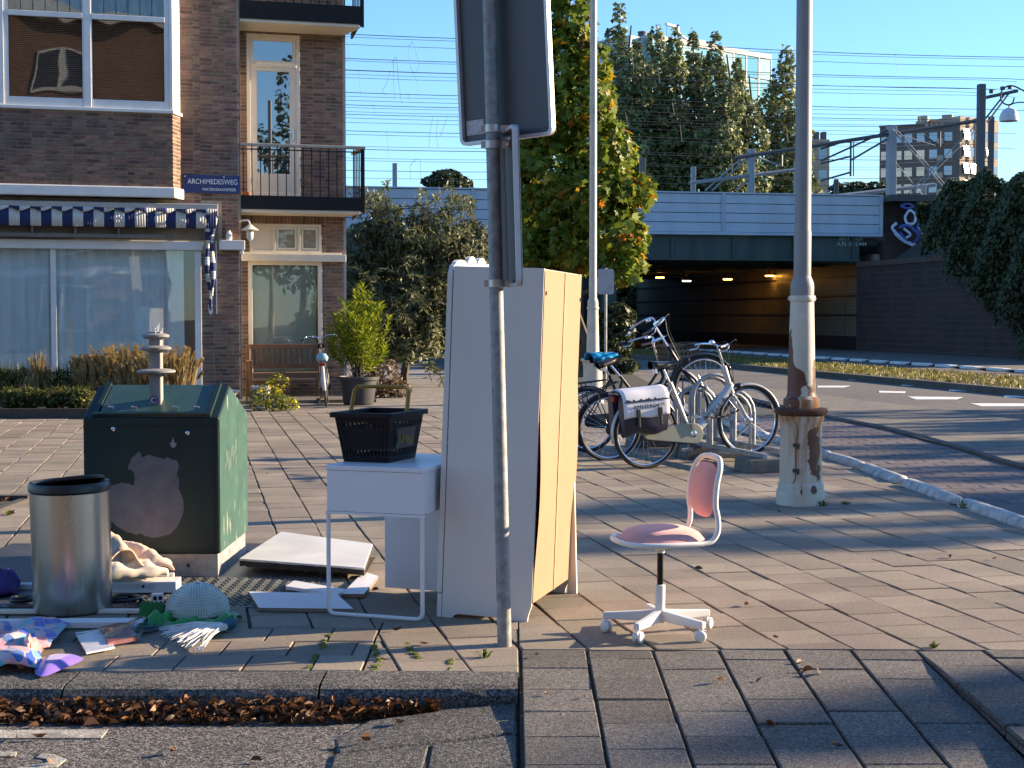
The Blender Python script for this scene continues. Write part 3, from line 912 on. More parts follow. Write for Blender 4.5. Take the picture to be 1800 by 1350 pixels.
m = framed('w', loww[0], loww[1], loww[2], loww[3], y_, .075, cream_paint); lw = m.build('window', cream_paint, house, bevel=.005)
m = MB(); m.b2(loww[0] + .075, loww[1] - .075, y_ + .035, y_ + .041, loww[2] + .075, loww[3] - .075); m.build('pane', glass('low_glass', 1.7, wave=.1), lw)
m = MB(); z = loww[2] + .08
while z < loww[3] - .08:
    m.box(((loww[0] + loww[1]) / 2, y_ + .10, z), (loww[1] - loww[0] - .18, .028, .0025), Matrix.Rotation(R(60), 3, 'X')); z += .024
m.build('blind', M('pale_blind', (0.42, 0.45, 0.36), 0.7, var=.06), lw)
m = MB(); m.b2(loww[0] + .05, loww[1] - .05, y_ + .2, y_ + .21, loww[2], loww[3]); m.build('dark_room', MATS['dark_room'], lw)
rest_bricks.build('brickwork', brick_m, house, kind='stuff')
m = MB(); m.b2(1.905, 1.95, WY + .0, WY + .06, 0.3, ZTOP); m.build('downpipe', M('zinc', (0.35, 0.34, 0.32), .5, .5), house)

iron = M('black_iron', (0.012, 0.012, 0.013), 0.65, var=0.2, spec=.25)
bw = TX(641, 0.0)
def balcony(name, ztop_slab, zbot_slab, z_rail, label):
    t = thing(name, label, 'balcony', BP, (0, 0, BA))
    m = MB(); m.prism([(.006, WY - .006), (.006, .03), (bw - .06, .03), (bw - .06, .35), (1.9, WY - .006)][::-1], lambda a, c, d: (a, c, d), zbot_slab, zbot_slab + .07); m.build('slab', cream_paint, t, bevel=.01)
    m = MB(); m.b2(.006, bw, -.0, .03, zbot_slab + .05, ztop_slab); m.b2(bw - .03, bw, .03, WY + .1, zbot_slab + .05, ztop_slab); m.b2(.006, bw - .03, .03, WY - .006, zbot_slab + .072, zbot_slab + .11); m.build('edge_beam', iron, t)
    m = MB(); m.b2(.004, bw + .03, -.03, .05, z_rail - .05, z_rail); m.b2(bw - .05, bw + .03, .05, WY + .1, z_rail - .05, z_rail); m.build('handrail', M('weathered_rail', (0.36, 0.33, 0.28), .7, var=.2), t, bevel=.008)
    n = 15
    bar = None
    for i in range(n + 6):
        m = None
        if bar is None:
            m = MB(); m.b2(-.008, .008, -.008, .008, zbot_slab + .06, z_rail - .05); bar = m.build('baluster', iron, t); o = bar
        else:
            o = bar.copy(); link(o, t)
        if i < n: o.location = (.05 + (bw - .08) * i / (n - 1), .015, 0)
        else: o.location = (bw - .015, .03 + (WY) * (i - n + 1) / 6, 0)
    m = MB(); m.b2(bw - .03, bw + .012, -.012, .03, zbot_slab, z_rail - .05); m.b2(.006, bw - .03, .004, .026, z_rail - .11, z_rail - .09); m.build('corner_post', iron, t)
    m = MB(); m.prism([(.1, 0), (WY, 0), (WY, -.1)], lambda a, c, d: (bw + d, a, zbot_slab + .05 + c), -.06, -.03); m.build('bracket', iron, t)
    return t
balcony('balcony', TZ(345, 1), TZ(374, 1), TZ(254, 1), 'black iron balcony with slim balusters below the cream door')
balcony('balcony', TZ(5, 1), TZ(42, 1), TZ(-95, 1), 'black iron balcony cut off by the top edge of the picture')
# flower pot on the lower balcony behind the rail
pt = thing('flower_pot', 'terracotta pot on the lower balcony beside the brick pier', 'pot', BP, (0, 0, BA))
m = MB(); m.lathe([(.06, 0), (.085, .2), (.095, .2), (.095, .23), (.08, .23), (.07, .2)], 14, (.13, .2, TZ(374, 1) + .112)); m.build('pot', M('terracotta', (0.4, 0.16, 0.08), .8), pt, smooth=True)
# door step under the bench side
b_ = MB(); b_.b2(-.2, 2.2, -.55, 1.3, -.02, .05); so = b_.build('door_step', M('step_stone', (0.12, 0.11, 0.10), .9, var=.2, bump=.3), house)

# ================================================================ underground-waste container
green = M('green_paint', (0.006, 0.026, 0.026), 0.5, var=0.25, scale=4, bump=0.04, spec=0.35)
def lit_worn_green():  # lighter green puts the sun on this face into the paint; patches are wear
    m = M('lit_worn_green_paint', (0.025, 0.08, 0.064), 0.5, var=0.2, scale=5, bump=0.05)
    N, L = m.node_tree.nodes, m.node_tree.links
    b = next(n for n in N if n.type == 'BSDF_PRINCIPLED'); src = b.inputs['Base Color'].links[0].from_socket
    geo = N.new('ShaderNodeNewGeometry'); mp = N.new('ShaderNodeMapping'); mp.inputs['Scale'].default_value = (1, 9, 3.2)
    nz = N.new('ShaderNodeTexNoise'); nz.inputs['Scale'].default_value = 1.6; nz.inputs['Detail'].default_value = 8
    L.new(geo.outputs['Position'], mp.inputs[0]); L.new(mp.outputs[0], nz.inputs['Vector'])
    mr = N.new('ShaderNodeMapRange'); mr.inputs['From Min'].default_value = .62; mr.inputs['From Max'].default_value = .66
    L.new(nz.outputs['Fac'], mr.inputs['Value'])
    mx = N.new('ShaderNodeMix'); mx.data_type = 'RGBA'; mx.inputs[7].default_value = (0.20, 0.23, 0.18, 1)
    L.new(mr.outputs[0], mx.inputs[0]); L.new(src, mx.inputs[6]); L.new(mx.outputs[2], b.inputs['Base Color'])
    return m
CX0, CX1, CY0, CY1 = -2.385, -1.63, 8.52, 9.42
cont = thing('waste_container', 'dark green waste container with gabled lid and a grey blot on its front', 'waste container', ((CX0 + CX1) / 2, 8.97, 0))
cw, cd = (CX1 - CX0), (CY1 - CY0)
ex = lambda a, c, d: (d, a, c)
m = MB(); m.b2(-cw/2 + .012, cw/2 - .012, -cd/2 + .012, cd/2 - .012, 0, .13); m.build('base', galv, cont, bevel=.004)
m = MB()
prof = [(-cd/2, .132), (cd/2, .132), (cd/2, .866), (-.115, 1.056), (-cd/2 + .0, .892)]
m.prism(prof, ex, -cw/2, cw/2); m.build('body', [green], cont, bevel=.008)
m = MB(); m.b2(-cw/2 + .0, cw/2 + .0, -cd/2 - .0035, -cd/2 - .0005, .845, .849); m.b2(-cw/2 + .02, cw/2 - .02, -cd/2 - .003, -cd/2 - .0005, .150, .153); m.b2(cw/2 - .03, cw/2 - .027, -cd/2 - .003, -cd/2 - .0005, .153, .845); m.build('seam', M('seam_dark', (.003, .012, .012), .6), cont)
m = MB(); m.prism([(-cd/2 + .006, .14), (cd/2 - .006, .14), (cd/2 - .006, .862), (-.115, 1.048), (-cd/2 + .006, .886)], ex, cw/2, cw/2 + .003); m.build('side_panel', lit_worn_green(), cont)
sl = math.atan2(1.056 - .892, cd/2 - .115)
def slope_pt(x, t, h=0.0):   # t along the front slope from its lower edge
    return Vector((x, -cd/2 + math.cos(sl) * t - math.sin(sl) * h, .892 + math.sin(sl) * t + math.cos(sl) * h))
sl_len = math.hypot(1.056 - .892, cd/2 - .115)
def slope_plate(x0, x1, t0, t1, h0, h1):
    mm = MB(); vs = [slope_pt(x, t, h) for h in (h0, h1) for x, t in ((x0, t0), (x1, t0), (x1, t1), (x0, t1))]
    mm.add(vs, [(0,3,2,1),(4,5,6,7),(0,1,5,4),(1,2,6,5),(2,3,7,6),(3,0,4,7)]); return mm
slope_plate(-cw/2 + .085, cw/2 - .075, .035, sl_len - .01, .002, .012).build('lid', M('lid_green', (0.028, 0.075, 0.062), .35, var=.3, scale=6, c2=(0.05, .10, .085)), cont, bevel=.003)
m = MB()
for a, c, t0, t1 in ((-cw/2 + .055, -cw/2 + .08, .0, sl_len), (cw/2 - .07, cw/2 - .045, .0, sl_len), (-cw/2 + .08, cw/2 - .07, .005, .028)):
    p = slope_plate(a, c, t0, t1, .002, .024); m.add(p.v, p.f)
m.build('lid_frame', green, cont)
for i, x in enumerate((-.22, -.09, .14, .26)):
    m = MB(); m.tube([slope_pt(x, .07, .01), slope_pt(x, .07, .03), slope_pt(x - .03, .065, .035)], .006, 6); m.build('lid_hinge', chrome, cont, smooth=True)
# lifting post with three discs
px_ = DY(272, 700, 8.62).x - (CX0 + CX1) / 2
ly = 8.66 - 8.97
post_m = M('weathered_post', (0.24, 0.235, 0.23), .8, var=.25, scale=10, bump=.15, stretch=(1, 1, .3))
m = MB(); m.box((px_, ly, 1.14), (.066, .066, .46)); lp = m.build('lifting_post', post_m, cont, bevel=.006)
for z, r_ in ((1.345, .075), (1.275, .085), (1.145, .108)):
    m = MB(); m.lathe([(.03, -.02), (r_ * .8, -.014), (r_, -.004), (r_, .006), (r_ * .75, .014), (.03, .018)], 20, (px_, ly, z)); m.build('lifting_disc', post_m, lp, smooth=True)
m = MB()
for k in range(9):
    a = rnd.uniform(0, 6.28); r_ = rnd.uniform(.0, .05); x, y = px_ + r_ * math.cos(a), ly + r_ * math.sin(a)
    m.tube([(x, y, 1.36), (x + rnd.uniform(-.02, .02), y + rnd.uniform(-.02, .02), 1.37 + rnd.uniform(.01, .045))], .0025, 4)
m.build('bird_spike', M('clear_spikes', (.6, .6, .6), .2), lp)
m = MB(); m.lathe([(.024, 0), (.024, .0015)], 24, (px_ - .006, ly - .0345, .985), rot=Matrix.Rotation(R(90), 3, 'X')); st = m.build('round_sticker', M('sticker_blue', (.05, .04, .16), .4), lp)
m = MB(); m.lathe([(.017, 0), (.017, .0022)], 24, (px_ - .006, ly - .0345, .985), rot=Matrix.Rotation(R(90), 3, 'X')); m.build('sticker_ring', M('sticker_white', (.55, .55, .6), .4), st)
m = MB(); m.lathe([(.012, 0), (.012, .003)], 24, (px_ - .003, ly - .0345, .985), rot=Matrix.Rotation(R(90), 3, 'X')); m.build('sticker_dot', MATS['sticker_blue'], st)
# grey blot of cleaning paint on the front, with a leaf-shaped bit above it
def front_pt(px, py): 
    p = DY(px, py, CY0); return (p.x - (CX0 + CX1) / 2, p.z)
blot = [(232,805),(240,797),(246,794),(249,805),(262,799),(276,803),(287,807),(296,804),(306,808),(313,812),(314,824),(311,832),(315,846),(314,858),(318,868),(323,880),(323,898),(318,912),(312,925),(305,934),(297,940),(283,943),(272,946),(262,943),(254,942),(250,938),(241,940),(228,936),(215,931),(203,923),(193,913),(190,900),(190,862),(198,853),(214,848),(226,850),(236,853),(237,845),(236,832),(232,826),(225,824),(228,814)]
def jag(P, n=3, a=1.0):
    out = []
    for i, p in enumerate(P):
        q = P[(i + 1) % len(P)]
        for k in range(n):
            t = k / n
            out.append((p[0] + (q[0] - p[0]) * t + (rnd.uniform(-a, a) if k else 0), p[1] + (q[1] - p[1]) * t + (rnd.uniform(-a, a) if k else 0)))
    return out
bl = [front_pt(x, y) for x, y in jag(blot)]
blot_m = M('grey_cover_paint', (0.15, 0.165, 0.185), 0.8, var=0.3, scale=11, c2=(0.10, 0.11, 0.125), bump=.1)
m = MB(); fnf = lambda a, c, d: (a, d, c)
m.prism(bl, fnf, -cd/2 - .003, -cd/2 - .0005); m.build('paint_blot', blot_m, cont)
leafp = [(298,777),(301,780),(304,768),(307,779),(311,777),(309,784),(305,788),(301,785)]
m = MB(); m.prism([front_pt(x, y) for x, y in leafp], fnf, -cd/2 - .003, -cd/2 - .0005); m.build('paint_chip', M('pale_chip', (.24, .26, .25), .8), cont)
for x, y in ((199, 754), (330, 761)):
    a, c = front_pt(x, y); m = MB(); m.lathe([(.012, 0), (.012, .004), (.006, .009)], 12, (a, -cd/2, c), rot=Matrix.Rotation(R(90), 3, 'X')); m.build('bolt', chrome, cont, smooth=True)
a, c = front_pt(330, 988); m = MB(); m.lathe([(.012, 0), (.011, .004)], 12, (a, -cd/2 + .012, .065), rot=Matrix.Rotation(R(90), 3, 'X')); m.build('bolt', dark_metal, cont)
scr = M('scratch_paint', (.22, .30, .24), .7)
m = MB()
for k in range(9):
    y = -.25 + k * .035 + rnd.uniform(-.01, .01); z = .60 + rnd.uniform(-.03, .05)
    m.tube([(cw/2 + .004, y, z), (cw/2 + .004, y + .01, z + .05), (cw/2 + .004, y + .03, z + .06), (cw/2 + .004, y + .035, z + .01)], .0016, 4)
m.build('scratched_tag', scr, cont)
# tread plate
tp = M('tread_plate', (0.14, 0.15, 0.16), 0.45, metal=0.8, var=.25, scale=4)
m = MB(); m.b2(-3.2, -1.0, 7.62, 9.78, -.02, .004)
plate = m.build('tread_plate', tp); tag(plate, 'dark steel tread plate set into the pavement under the waste container', 'steel plate')
m = MB()
for i in range(58):
    for j in range(26):
        x = -2.9 + i * .032 + (.016 if j % 2 else 0); y = 7.66 + j * .032
        if not (-1.95 < x < -1.02): continue
        a = R(45 if (i + j) % 2 else -45)
        m.box((x, y, .006), (.022, .006, .005), rz(a))
m.build('tread_studs', tp, plate, kind='stuff')

# ================================================================ bin
steel = M('brushed_steel', (0.56, 0.52, 0.47), 0.28, metal=1.0, var=.08, scale=10, stretch=(1, 1, .02), rvar=.06)
bpos = G(110, 1086); bn = thing('pedal_bin', 'tall brushed steel bin with black lid standing among the litter', 'bin', (bpos.x, bpos.y + .18, 0.0), (R(.6), R(-.8), 0))
m = MB(); m.lathe([(.17, .0), (.186, .012), (.19, .03), (.191, .30), (.191, .595), (.186, .6)], 48); m.build('body', steel, bn, smooth=True)
m = MB(); m.lathe([(.191, .598), (.197, .605), (.197, .635), (.19, .645), (.178, .628), (.165, .618), (.02, .612)], 48, cap=False)
for i in range(3):
    pass
lid = m.build('lid', black_plastic, bn, smooth=True)
m = MB(); tl = Matrix.Rotation(R(-9), 3, 'X') @ Matrix.Rotation(R(-7), 3, 'Y')
m.lathe([(.001, 0), (.15, 0), (.168, .004), (.172, .014), (.165, .022), (.15, .012), (.001, .008)], 40, (0, .01, .632), rot=tl); m.build('flap', black_plastic, lid, smooth=True)
m = MB(); m.lathe([(.172, -.0), (.176, .008), (.170, .012)], 40); m.build('foot_ring', black_plastic, bn)

# ================================================================ litter round the bin
def sheet(name, mats, P, nu, nv, height, seed, parent=None, thick=.006, colf=None, z0=.006):
    """crumpled cloth on the ground: P = 4 corners (u,v order), height(u,v)"""
    r = np.random.default_rng(seed)
    ph = r.uniform(0, 6.28, 12); fq = r.uniform(3, 11, 12)
    a, b, c, d = [Vector(p) for p in P]
    m = MB(); vs = []
    for i in range(nu):
        for j in range(nv):
            u, v = i / (nu - 1), j / (nv - 1)
            p = a * (1-u)*(1-v) + b * u*(1-v) + c * u*v + d * (1-u)*v
            w = sum(math.sin(fq[k] * u * 1.3 + fq[(k + 5) % 12] * v * 1.1 + ph[k]) for k in range(6)) / 6
            w2 = sum(math.sin(fq[k] * v * 2.1 - fq[(k + 3) % 12] * u * 2.3 + ph[k]) for k in range(6, 12)) / 6
            p = p + Vector((.02 * w, .02 * w2, 0))
            z = z0 + max(0, height(u, v) * (0.62 + .55 * w) + .014 * abs(w2) )
            vs.append((p.x, p.y, z))
    fs = []
    for i in range(nu - 1):
        for j in range(nv - 1):
            q = i * nv + j
            m.add([], [])
            fs.append((q, q + nv, q + nv + 1, q + 1))
    m.v = vs; m.f = fs; m.m = [colf(i // (nv - 1), i % (nv - 1)) if colf else 0 for i in range(len(fs))]
    return m.build(name, mats, parent, smooth=True, solid=thick, angle=75)

# mermaid-tail cloth with fish-scale print and purple fin
def scales_mat():
    m = bpy.data.materials.new('fish_scale_print'); m.use_nodes = True
    N, L = m.node_tree.nodes, m.node_tree.links; b = N['Principled BSDF']; b.inputs['Roughness'].default_value = .45; b.inputs['Sheen Weight'].default_value = .2
    uv = N.new('ShaderNodeAttribute'); uv.attribute_name = 'cloth_uv'
    sep = N.new('ShaderNodeSeparateXYZ'); L.new(uv.outputs['Vector'], sep.inputs[0])
    def mt(op, a, c=None, k=None):
        n = N.new('ShaderNodeMath'); n.operation = op
        for i, x in enumerate((a, c, k)):
            if x is None: continue
            if isinstance(x, (int, float)): n.inputs[i].default_value = x
            else: L.new(x, n.inputs[i])
        return n.outputs[0]
    Y = sep.outputs[1]; row = mt('FLOOR', Y); fy_ = mt('MULTIPLY', mt('SUBTRACT', Y, row), .5)
    def scale_id(rw, k):
        X = mt('ADD', sep.outputs[0], mt('MULTIPLY', mt('MODULO', rw, 2.0), .5)); cx = mt('FLOOR', X)
        cm = N.new('ShaderNodeCombineXYZ'); L.new(cx, cm.inputs[0]); L.new(rw, cm.inputs[1])
        w_ = N.new('ShaderNodeTexWhiteNoise'); L.new(cm.outputs[0], w_.inputs['Vector'])
        return mt('SUBTRACT', mt('SUBTRACT', X, cx), .5), w_.outputs['Value']
    fx1, r1 = scale_id(row, 0); fx2, r2 = scale_id(mt('ADD', row, 1.0), 1)
    d1 = mt('SQRT', mt('ADD', mt('MULTIPLY', fx1, fx1), mt('MULTIPLY', fy_, fy_)))
    use = mt('LESS_THAN', d1, .5)
    mx = N.new('ShaderNodeMix'); L.new(use, mx.inputs[0]); L.new(r2, mx.inputs[2]); L.new(r1, mx.inputs[3])
    cr = N.new('ShaderNodeValToRGB'); cr.color_ramp.interpolation = 'CONSTANT'
    cols = [(0, (.03, .08, .45)), (.3, (.62, .25, .30)), (.55, (.12, .36, .45)), (.75, (.50, .36, .42)), (.88, (.04, .12, .38))]
    el = cr.color_ramp.elements
    while len(el) < len(cols): el.new(.5)
    for e, (p, c) in zip(el, cols): e.position = p; e.color = (*c, 1)
    L.new(mx.outputs[0], cr.inputs[0])
    edge = mt('MULTIPLY', use, mt('GREATER_THAN', d1, .46))
    m2 = N.new('ShaderNodeMix'); m2.data_type = 'RGBA'; m2.inputs[7].default_value = (.55, .40, .22, 1)
    L.new(edge, m2.inputs[0]); L.new(cr.outputs[0], m2.inputs[6]); L.new(m2.outputs[2], b.inputs['Base Color'])
    return m
scale_m = scales_mat()
def add_uv(o, nu, nv, su, sv):
    at = o.data.attributes.new('cloth_uv', 'FLOAT_VECTOR', 'POINT')
    arr = np.zeros((nu * nv, 3)); I, J = np.meshgrid(np.arange(nu), np.arange(nv), indexing='ij')
    arr[:, 0] = (I.ravel() / (nu - 1)) * su; arr[:, 1] = (J.ravel() / (nv - 1)) * sv
    at.data.foreach_set('vector', arr.ravel())
def gp(px, py): 
    p = G(px, py); return (p.x, p.y, 0)
tail = thing('mermaid_tail_cloth', 'fish scale patterned cloth tail with a purple fin lying by the kerb', 'cloth', gp(70, 1150))
def rel(P, root): return [tuple(Vector(p) - Vector(root.location)) for p in P]
a = sheet('tail_cloth', scale_m, rel([gp(-60, 1110), gp(128, 1100), gp(85, 1150), gp(-60, 1165)], tail), 40, 26, lambda u, v: .07 * math.sin(3.1 * u) ** .6 * math.sin(3.1 * v) ** .5 + .03, 3, tail); add_uv(a, 40, 26, 8, 9)
a = sheet('folded_cloth', scale_m, rel([gp(-60, 1148), gp(60, 1125), gp(75, 1182), gp(-60, 1192)], tail), 30, 22, lambda u, v: .12 * math.sin(3.1 * u) * math.sin(3.1 * v) ** .5 + .02, 8, tail); add_uv(a, 30, 22, 6, 8)
sheet('pink_lining', M('pink_satin', (.62, .30, .27), .3, var=.15, sheen=.3), rel([gp(28, 1140), gp(70, 1135), gp(66, 1172), gp(32, 1180)], tail), 18, 14, lambda u, v: .13 * math.sin(3.1 * u) * math.sin(3.1 * v), 21, tail)
m = MB(); fin = [(58, 1188), (70, 1196), (84, 1193), (104, 1184), (122, 1176), (149, 1165), (147, 1160), (125, 1160), (105, 1159), (84, 1162), (64, 1170)]
P = rel([gp(x, y) for x, y in fin], tail); c = Vector((sum(p[0] for p in P) / len(P), sum(p[1] for p in P) / len(P), .04))
k = len(P)
ring2 = [tuple(Vector((p[0], p[1], .02)).lerp(c, .45) + Vector((0, 0, .018))) for p in P]
m.add([(p[0], p[1], .012) for p in P] + ring2 + [tuple(c)], [(i, (i+1) % k, k + (i+1) % k, k + i) for i in range(k)] + [(k + i, k + (i+1) % k, 2*k) for i in range(k)])
fo = m.build('fin', M('purple_satin', (.17, .09, .52), .35, var=.2, scale=8, sheen=.3, bump=.5, bscale=9), tail, smooth=True, angle=80); md = fo.modifiers.new('soft', 'SUBSURF'); md.levels = md.render_levels = 2

# purple hat at the left edge
hat = thing('purple_bag', 'crumpled dark purple plush bag at left edge beside a white slat', 'bag', gp(0, 1052))
sheet('bag', M('purple_plush', (.03, .01, .12), .6, var=.3, scale=12), rel([gp(-60, 1056), gp(34, 1050), gp(30, 1030), gp(-60, 1025)], hat), 26, 20, lambda u, v: .17 * (math.sin(3.1 * u) ** .5) * math.sin(3.1 * v) ** .5 + .01, 51, hat)
def board(name, label, cat, c, d, rot, mat, z=0.0, tilt=(0, 0), edge=None, bevel=.003):
    t = thing(name, label, cat, (c[0], c[1], z), (tilt[0], tilt[1], rot))
    mm = MB(); mm.box((0, 0, d[2] / 2), d)
    mm.build('board', mat, t, bevel=bevel)
    return t
p = G(20, 1038); board('plastic_batten', 'narrow white plastic batten behind the purple bag', 'batten', (p.x + .0, p.y + .02), (.55, .06, .03), R(4), laminate, .005)
p = G(120, 1102); t = thing('white_moulding', 'long grooved white moulding strip lying behind the patterned cloth', 'moulding', (p.x, p.y, 0), (0, 0, R(2)))
m = MB(); m.prism([(-.055, 0), (.055, 0), (.055, .022), (.04, .03), (.028, .022), (.01, .03), (-.012, .022), (-.03, .034), (-.055, .028)], lambda a_, c_, d_: (d_, a_, c_ + .004), -.50, .36); m.build('strip', white_paint, t, bevel=.002)
p = G(120, 1080); board('cream_plank', 'thin cream plank behind the white moulding strip', 'plank', (p.x, p.y + .01), (.9, .05, .018), R(1), cream_paint, .005)
# black hose rings
for px, py, r_, lb in ((212, 1062, .085, 'flat coil of black hose right of the steel bin'), (40, 1064, .05, 'black curled strap left of the steel bin foot')):
    p = G(px, py); t = thing('black_hose', lb, 'hose', (p.x, p.y, .016))
    m = MB(); m.tube([(r_ * (1 - .1 * i / 20) * 1.2 * math.cos(R(18 * i)), r_ * math.sin(R(18 * i)) * (1 - .1 * i / 20), .004 + i * .0006) for i in range(38)], .011, 8); m.build('hose', black_plastic, t, smooth=True)
# white tray with hole
p = G(255, 1046); t = thing('furniture_board', 'white furniture board with a round hole lying behind the bin', 'board', (p.x - .07, p.y + .05, .012), (R(0), R(0), R(3)))
m = MB(); m.b2(-.40, .23, -.06, .10, 0, .058); m.b2(-.40, .19, .10, .13, .02, .075); m.build('panel', laminate, t, bevel=.003)
m = MB(); m.lathe([(.008, 0), (.008, .002)], 12, (.06, -.0605, .035), rot=Matrix.Rotation(R(90), 3, 'X')); m.build('dowel_hole', black_plastic, t)
m = MB(); m.b2(-.40, .12, -.0615, -.0602, .02, .05); m.build('recess', M('laminate_grey', (.6, .6, .64), .4), t)
# blanket
bk = thing('blanket', 'beige fleece blanket heaped against the green container', 'blanket', gp(240, 1015))
fleece = M('beige_fleece', (.60, .44, .34), .95, var=.2, scale=6, bump=.3, bscale=120, sheen=.4)
sheet('blanket', fleece, rel([gp(165, 1046), gp(304, 1040), gp(298, 1019), gp(165, 1018)], bk), 40, 24, lambda u, v: (.20 * (1 - u) ** .6 + .06) * math.sin(3.1 * min(1, v * .75 + .25)) ** .6, 14, bk, thick=.015, z0=.075)
sheet('blanket_hem', M('cream_fleece', (.62, .55, .44), .95, var=.15, sheen=.4), rel([gp(165, 1052), gp(296, 1044), gp(290, 1036), gp(165, 1040)], bk), 30, 10, lambda u, v: .09 * (1 - u * .5) * math.sin(3.1 * v) ** .5 + .02, 33, bk, thick=.018, z0=.08)
# plastic bag with a red book
bag = thing('plastic_bag', 'clear plastic bag around a white card and red papers on the pavement', 'plastic bag', gp(215, 1130))
q = rel([gp(132, 1120), gp(183, 1112), gp(202, 1145), gp(152, 1155)], bag); m = MB(); m.add([(x, y, .012) for x, y, z in q] + [(x, y, .02) for x, y, z in q], [(0,3,2,1),(4,5,6,7),(0,1,5,4),(1,2,6,5),(2,3,7,6),(3,0,4,7)]); m.build('white_card', M('white_card', (.75, .76, .80), .35), bag)
q = rel([gp(176, 1113), gp(222, 1103), gp(242, 1131), gp(190, 1141)], bag); m = MB(); m.add([(x, y, .013) for x, y, z in q] + [(x, y, .030) for x, y, z in q], [(0,3,2,1),(4,5,6,7),(0,1,5,4),(1,2,6,5),(2,3,7,6),(3,0,4,7)]); m.build('red_papers', M('rusty_red', (.34, .10, .06), .5, var=.5, scale=30, c2=(.12, .05, .045), stretch=(1, .3, 1)), bag)
film = glass('plastic_film', 1.6, tint=(.95, .95, .96), rough=.18)
sheet('film', film, rel([gp(130, 1124), gp(262, 1094), gp(300, 1118), gp(152, 1158)], bag), 30, 14, lambda u, v: .05 * math.sin(3.1 * v) + .005, 5, bag, thick=0, z0=.012)
m = MB(); c_ = Vector(rel([gp(256, 1112)], bag)[0])
for r_ in (.055, .045): m.tube([(c_.x + r_ * 1.1 * math.cos(R(i * 15)), c_.y + r_ * .9 * math.sin(R(i * 15)), .02 + (.055 - r_)) for i in range(24)], .007, 6, closed=True)
m.build('ring', M('dark_teal_plastic', (.012, .05, .06), .4), bag, smooth=True)
m = MB(); m.lathe([(.001, .018), (.04, .018), (.03, .028), (.001, .03)], 16, (c_.x, c_.y, 0)); m.build('teal_disc', M('teal_cloth', (.02, .17, .17), .6), bag)
# cord skein and mop
mp_ = thing('white_fringe', 'bundle of white fringe cords with a teal knot spread on the pavement', 'fringe', gp(345, 1122))
m = MB(); k0 = Vector(rel([gp(396, 1112)], mp_)[0]) + Vector((0, 0, .03))
for i in range(130):
    t_ = rnd.random(); e_ = Vector(rel([gp(288 + 60 * t_ + rnd.uniform(-12, 12), 1118 + 28 * t_ + rnd.uniform(-7, 7))], mp_)[0]) + Vector((0, 0, rnd.uniform(.006, .03)))
    mid = k0.lerp(e_, .5) + Vector((rnd.uniform(-.02, .02), rnd.uniform(-.035, .035), rnd.uniform(.005, .03)))
    m.tube(catmull([k0 + Vector((rnd.uniform(-.015, .015), rnd.uniform(-.02, .02), rnd.uniform(-.015, .015))), mid, e_], 4), .0024, 4)
o = m.build('cords', M('white_cord', (.72, .70, .66), .9, var=.1), mp_, smooth=True, kind='stuff')
m = MB(); m.lathe([(.004, -.035), (.026, -.02), (.03, .01), (.02, .035), (.004, .04)], 14, tuple(k0 + Vector((.012, .012, .005))), rot=Matrix.Rotation(R(70), 3, 'Y')); m.build('knot', M('teal_knot', (.01, .10, .15), .6), mp_, smooth=True)
m = MB(); k1 = Vector(rel([gp(268, 1112)], mp_)[0])
# teal cord skein by the lamp
sk = thing('teal_yarn', 'tangle of teal yarn beside the glass lamp shade', 'yarn', gp(262, 1104))
m = MB()
for i in range(40):
    pts = []; a0 = rnd.uniform(0, 6); 
    for j in range(5): pts.append((rnd.uniform(-.02, .06), rnd.uniform(-.03, .05), rnd.uniform(.006, .04)))
    m.tube(catmull(pts, 3), .0022, 4)
m.build('yarn', M('teal_yarn', (.04, .30, .32), .9, var=.3), sk, smooth=True, kind='stuff')
# green cloth + rope
gc = thing('green_cloth', 'bright green satin cloth crumpled under the glass lamp shade', 'cloth', gp(340, 1105))
gs = M('green_satin', (.012, .24, .04), .35, var=.3, scale=9, sheen=.2)
sheet('cloth', gs, rel([gp(250, 1098), gp(424, 1090), gp(395, 1112), gp(262, 1112)], gc), 40, 16, lambda u, v: .055 * math.sin(3.1 * v) ** .7 + .02 * math.sin(19 * u) ** 2, 44, gc)
m = MB(); c_ = Vector(rel([gp(268, 1092)], gc)[0])
for i in range(11): m.tube([(c_.x - .05 + i * .010, c_.y - .05, .02), (c_.x - .045 + i * .010, c_.y - .02, .085 + .008 * (i % 2)), (c_.x - .04 + i * .010, c_.y + .05, .03)], .009, 6)
m.build('rope_coil', M('green_rope', (.01, .15, .03), .8, bump=.6, bscale=200), gc, smooth=True)
# lamp shade of moulded glass: a bowl upside down with beads in rings
p = G(339, 1102); ls = thing('glass_lamp_shade', 'domed pressed glass lamp shade upside down on the green cloth', 'lamp shade', (p.x, p.y + .11, .045), (R(4), 0, 0))
m = MB(); m.lathe([(.148 * math.cos(R(a)), .135 * math.sin(R(a)) + .006) for a in (0, 10, 20, 30, 40, 50, 60, 70, 80, 88)], 48)
m.build('shade', M('pressed_glass', (.30, .38, .36), .25, var=.15, scale=20), ls, smooth=True)
m = MB()
for a in range(4, 86, 6):
    rr, zz = .149 * math.cos(R(a)), .136 * math.sin(R(a)) + .006
    n = max(6, int(rr * 2 * math.pi / .0125))
    for i in range(n):
        b_ = 2 * math.pi * (i + .5 * (a % 12 < 6)) / n
        m.box((rr * math.cos(b_), rr * math.sin(b_), zz), (.009, .009, .009), rz(b_) @ Matrix.Rotation(R(45 - a), 3, 'Y'), taper=.5)
m.build('beads', M('glass_beads', (.52, .60, .57), .12, var=.2), ls, kind='stuff')
p = G(277, 1062); t = thing('white_socket', 'small white plastic double socket on the steel plate behind the lamp shade', 'socket', (p.x, p.y, .01), (0, 0, R(15)))
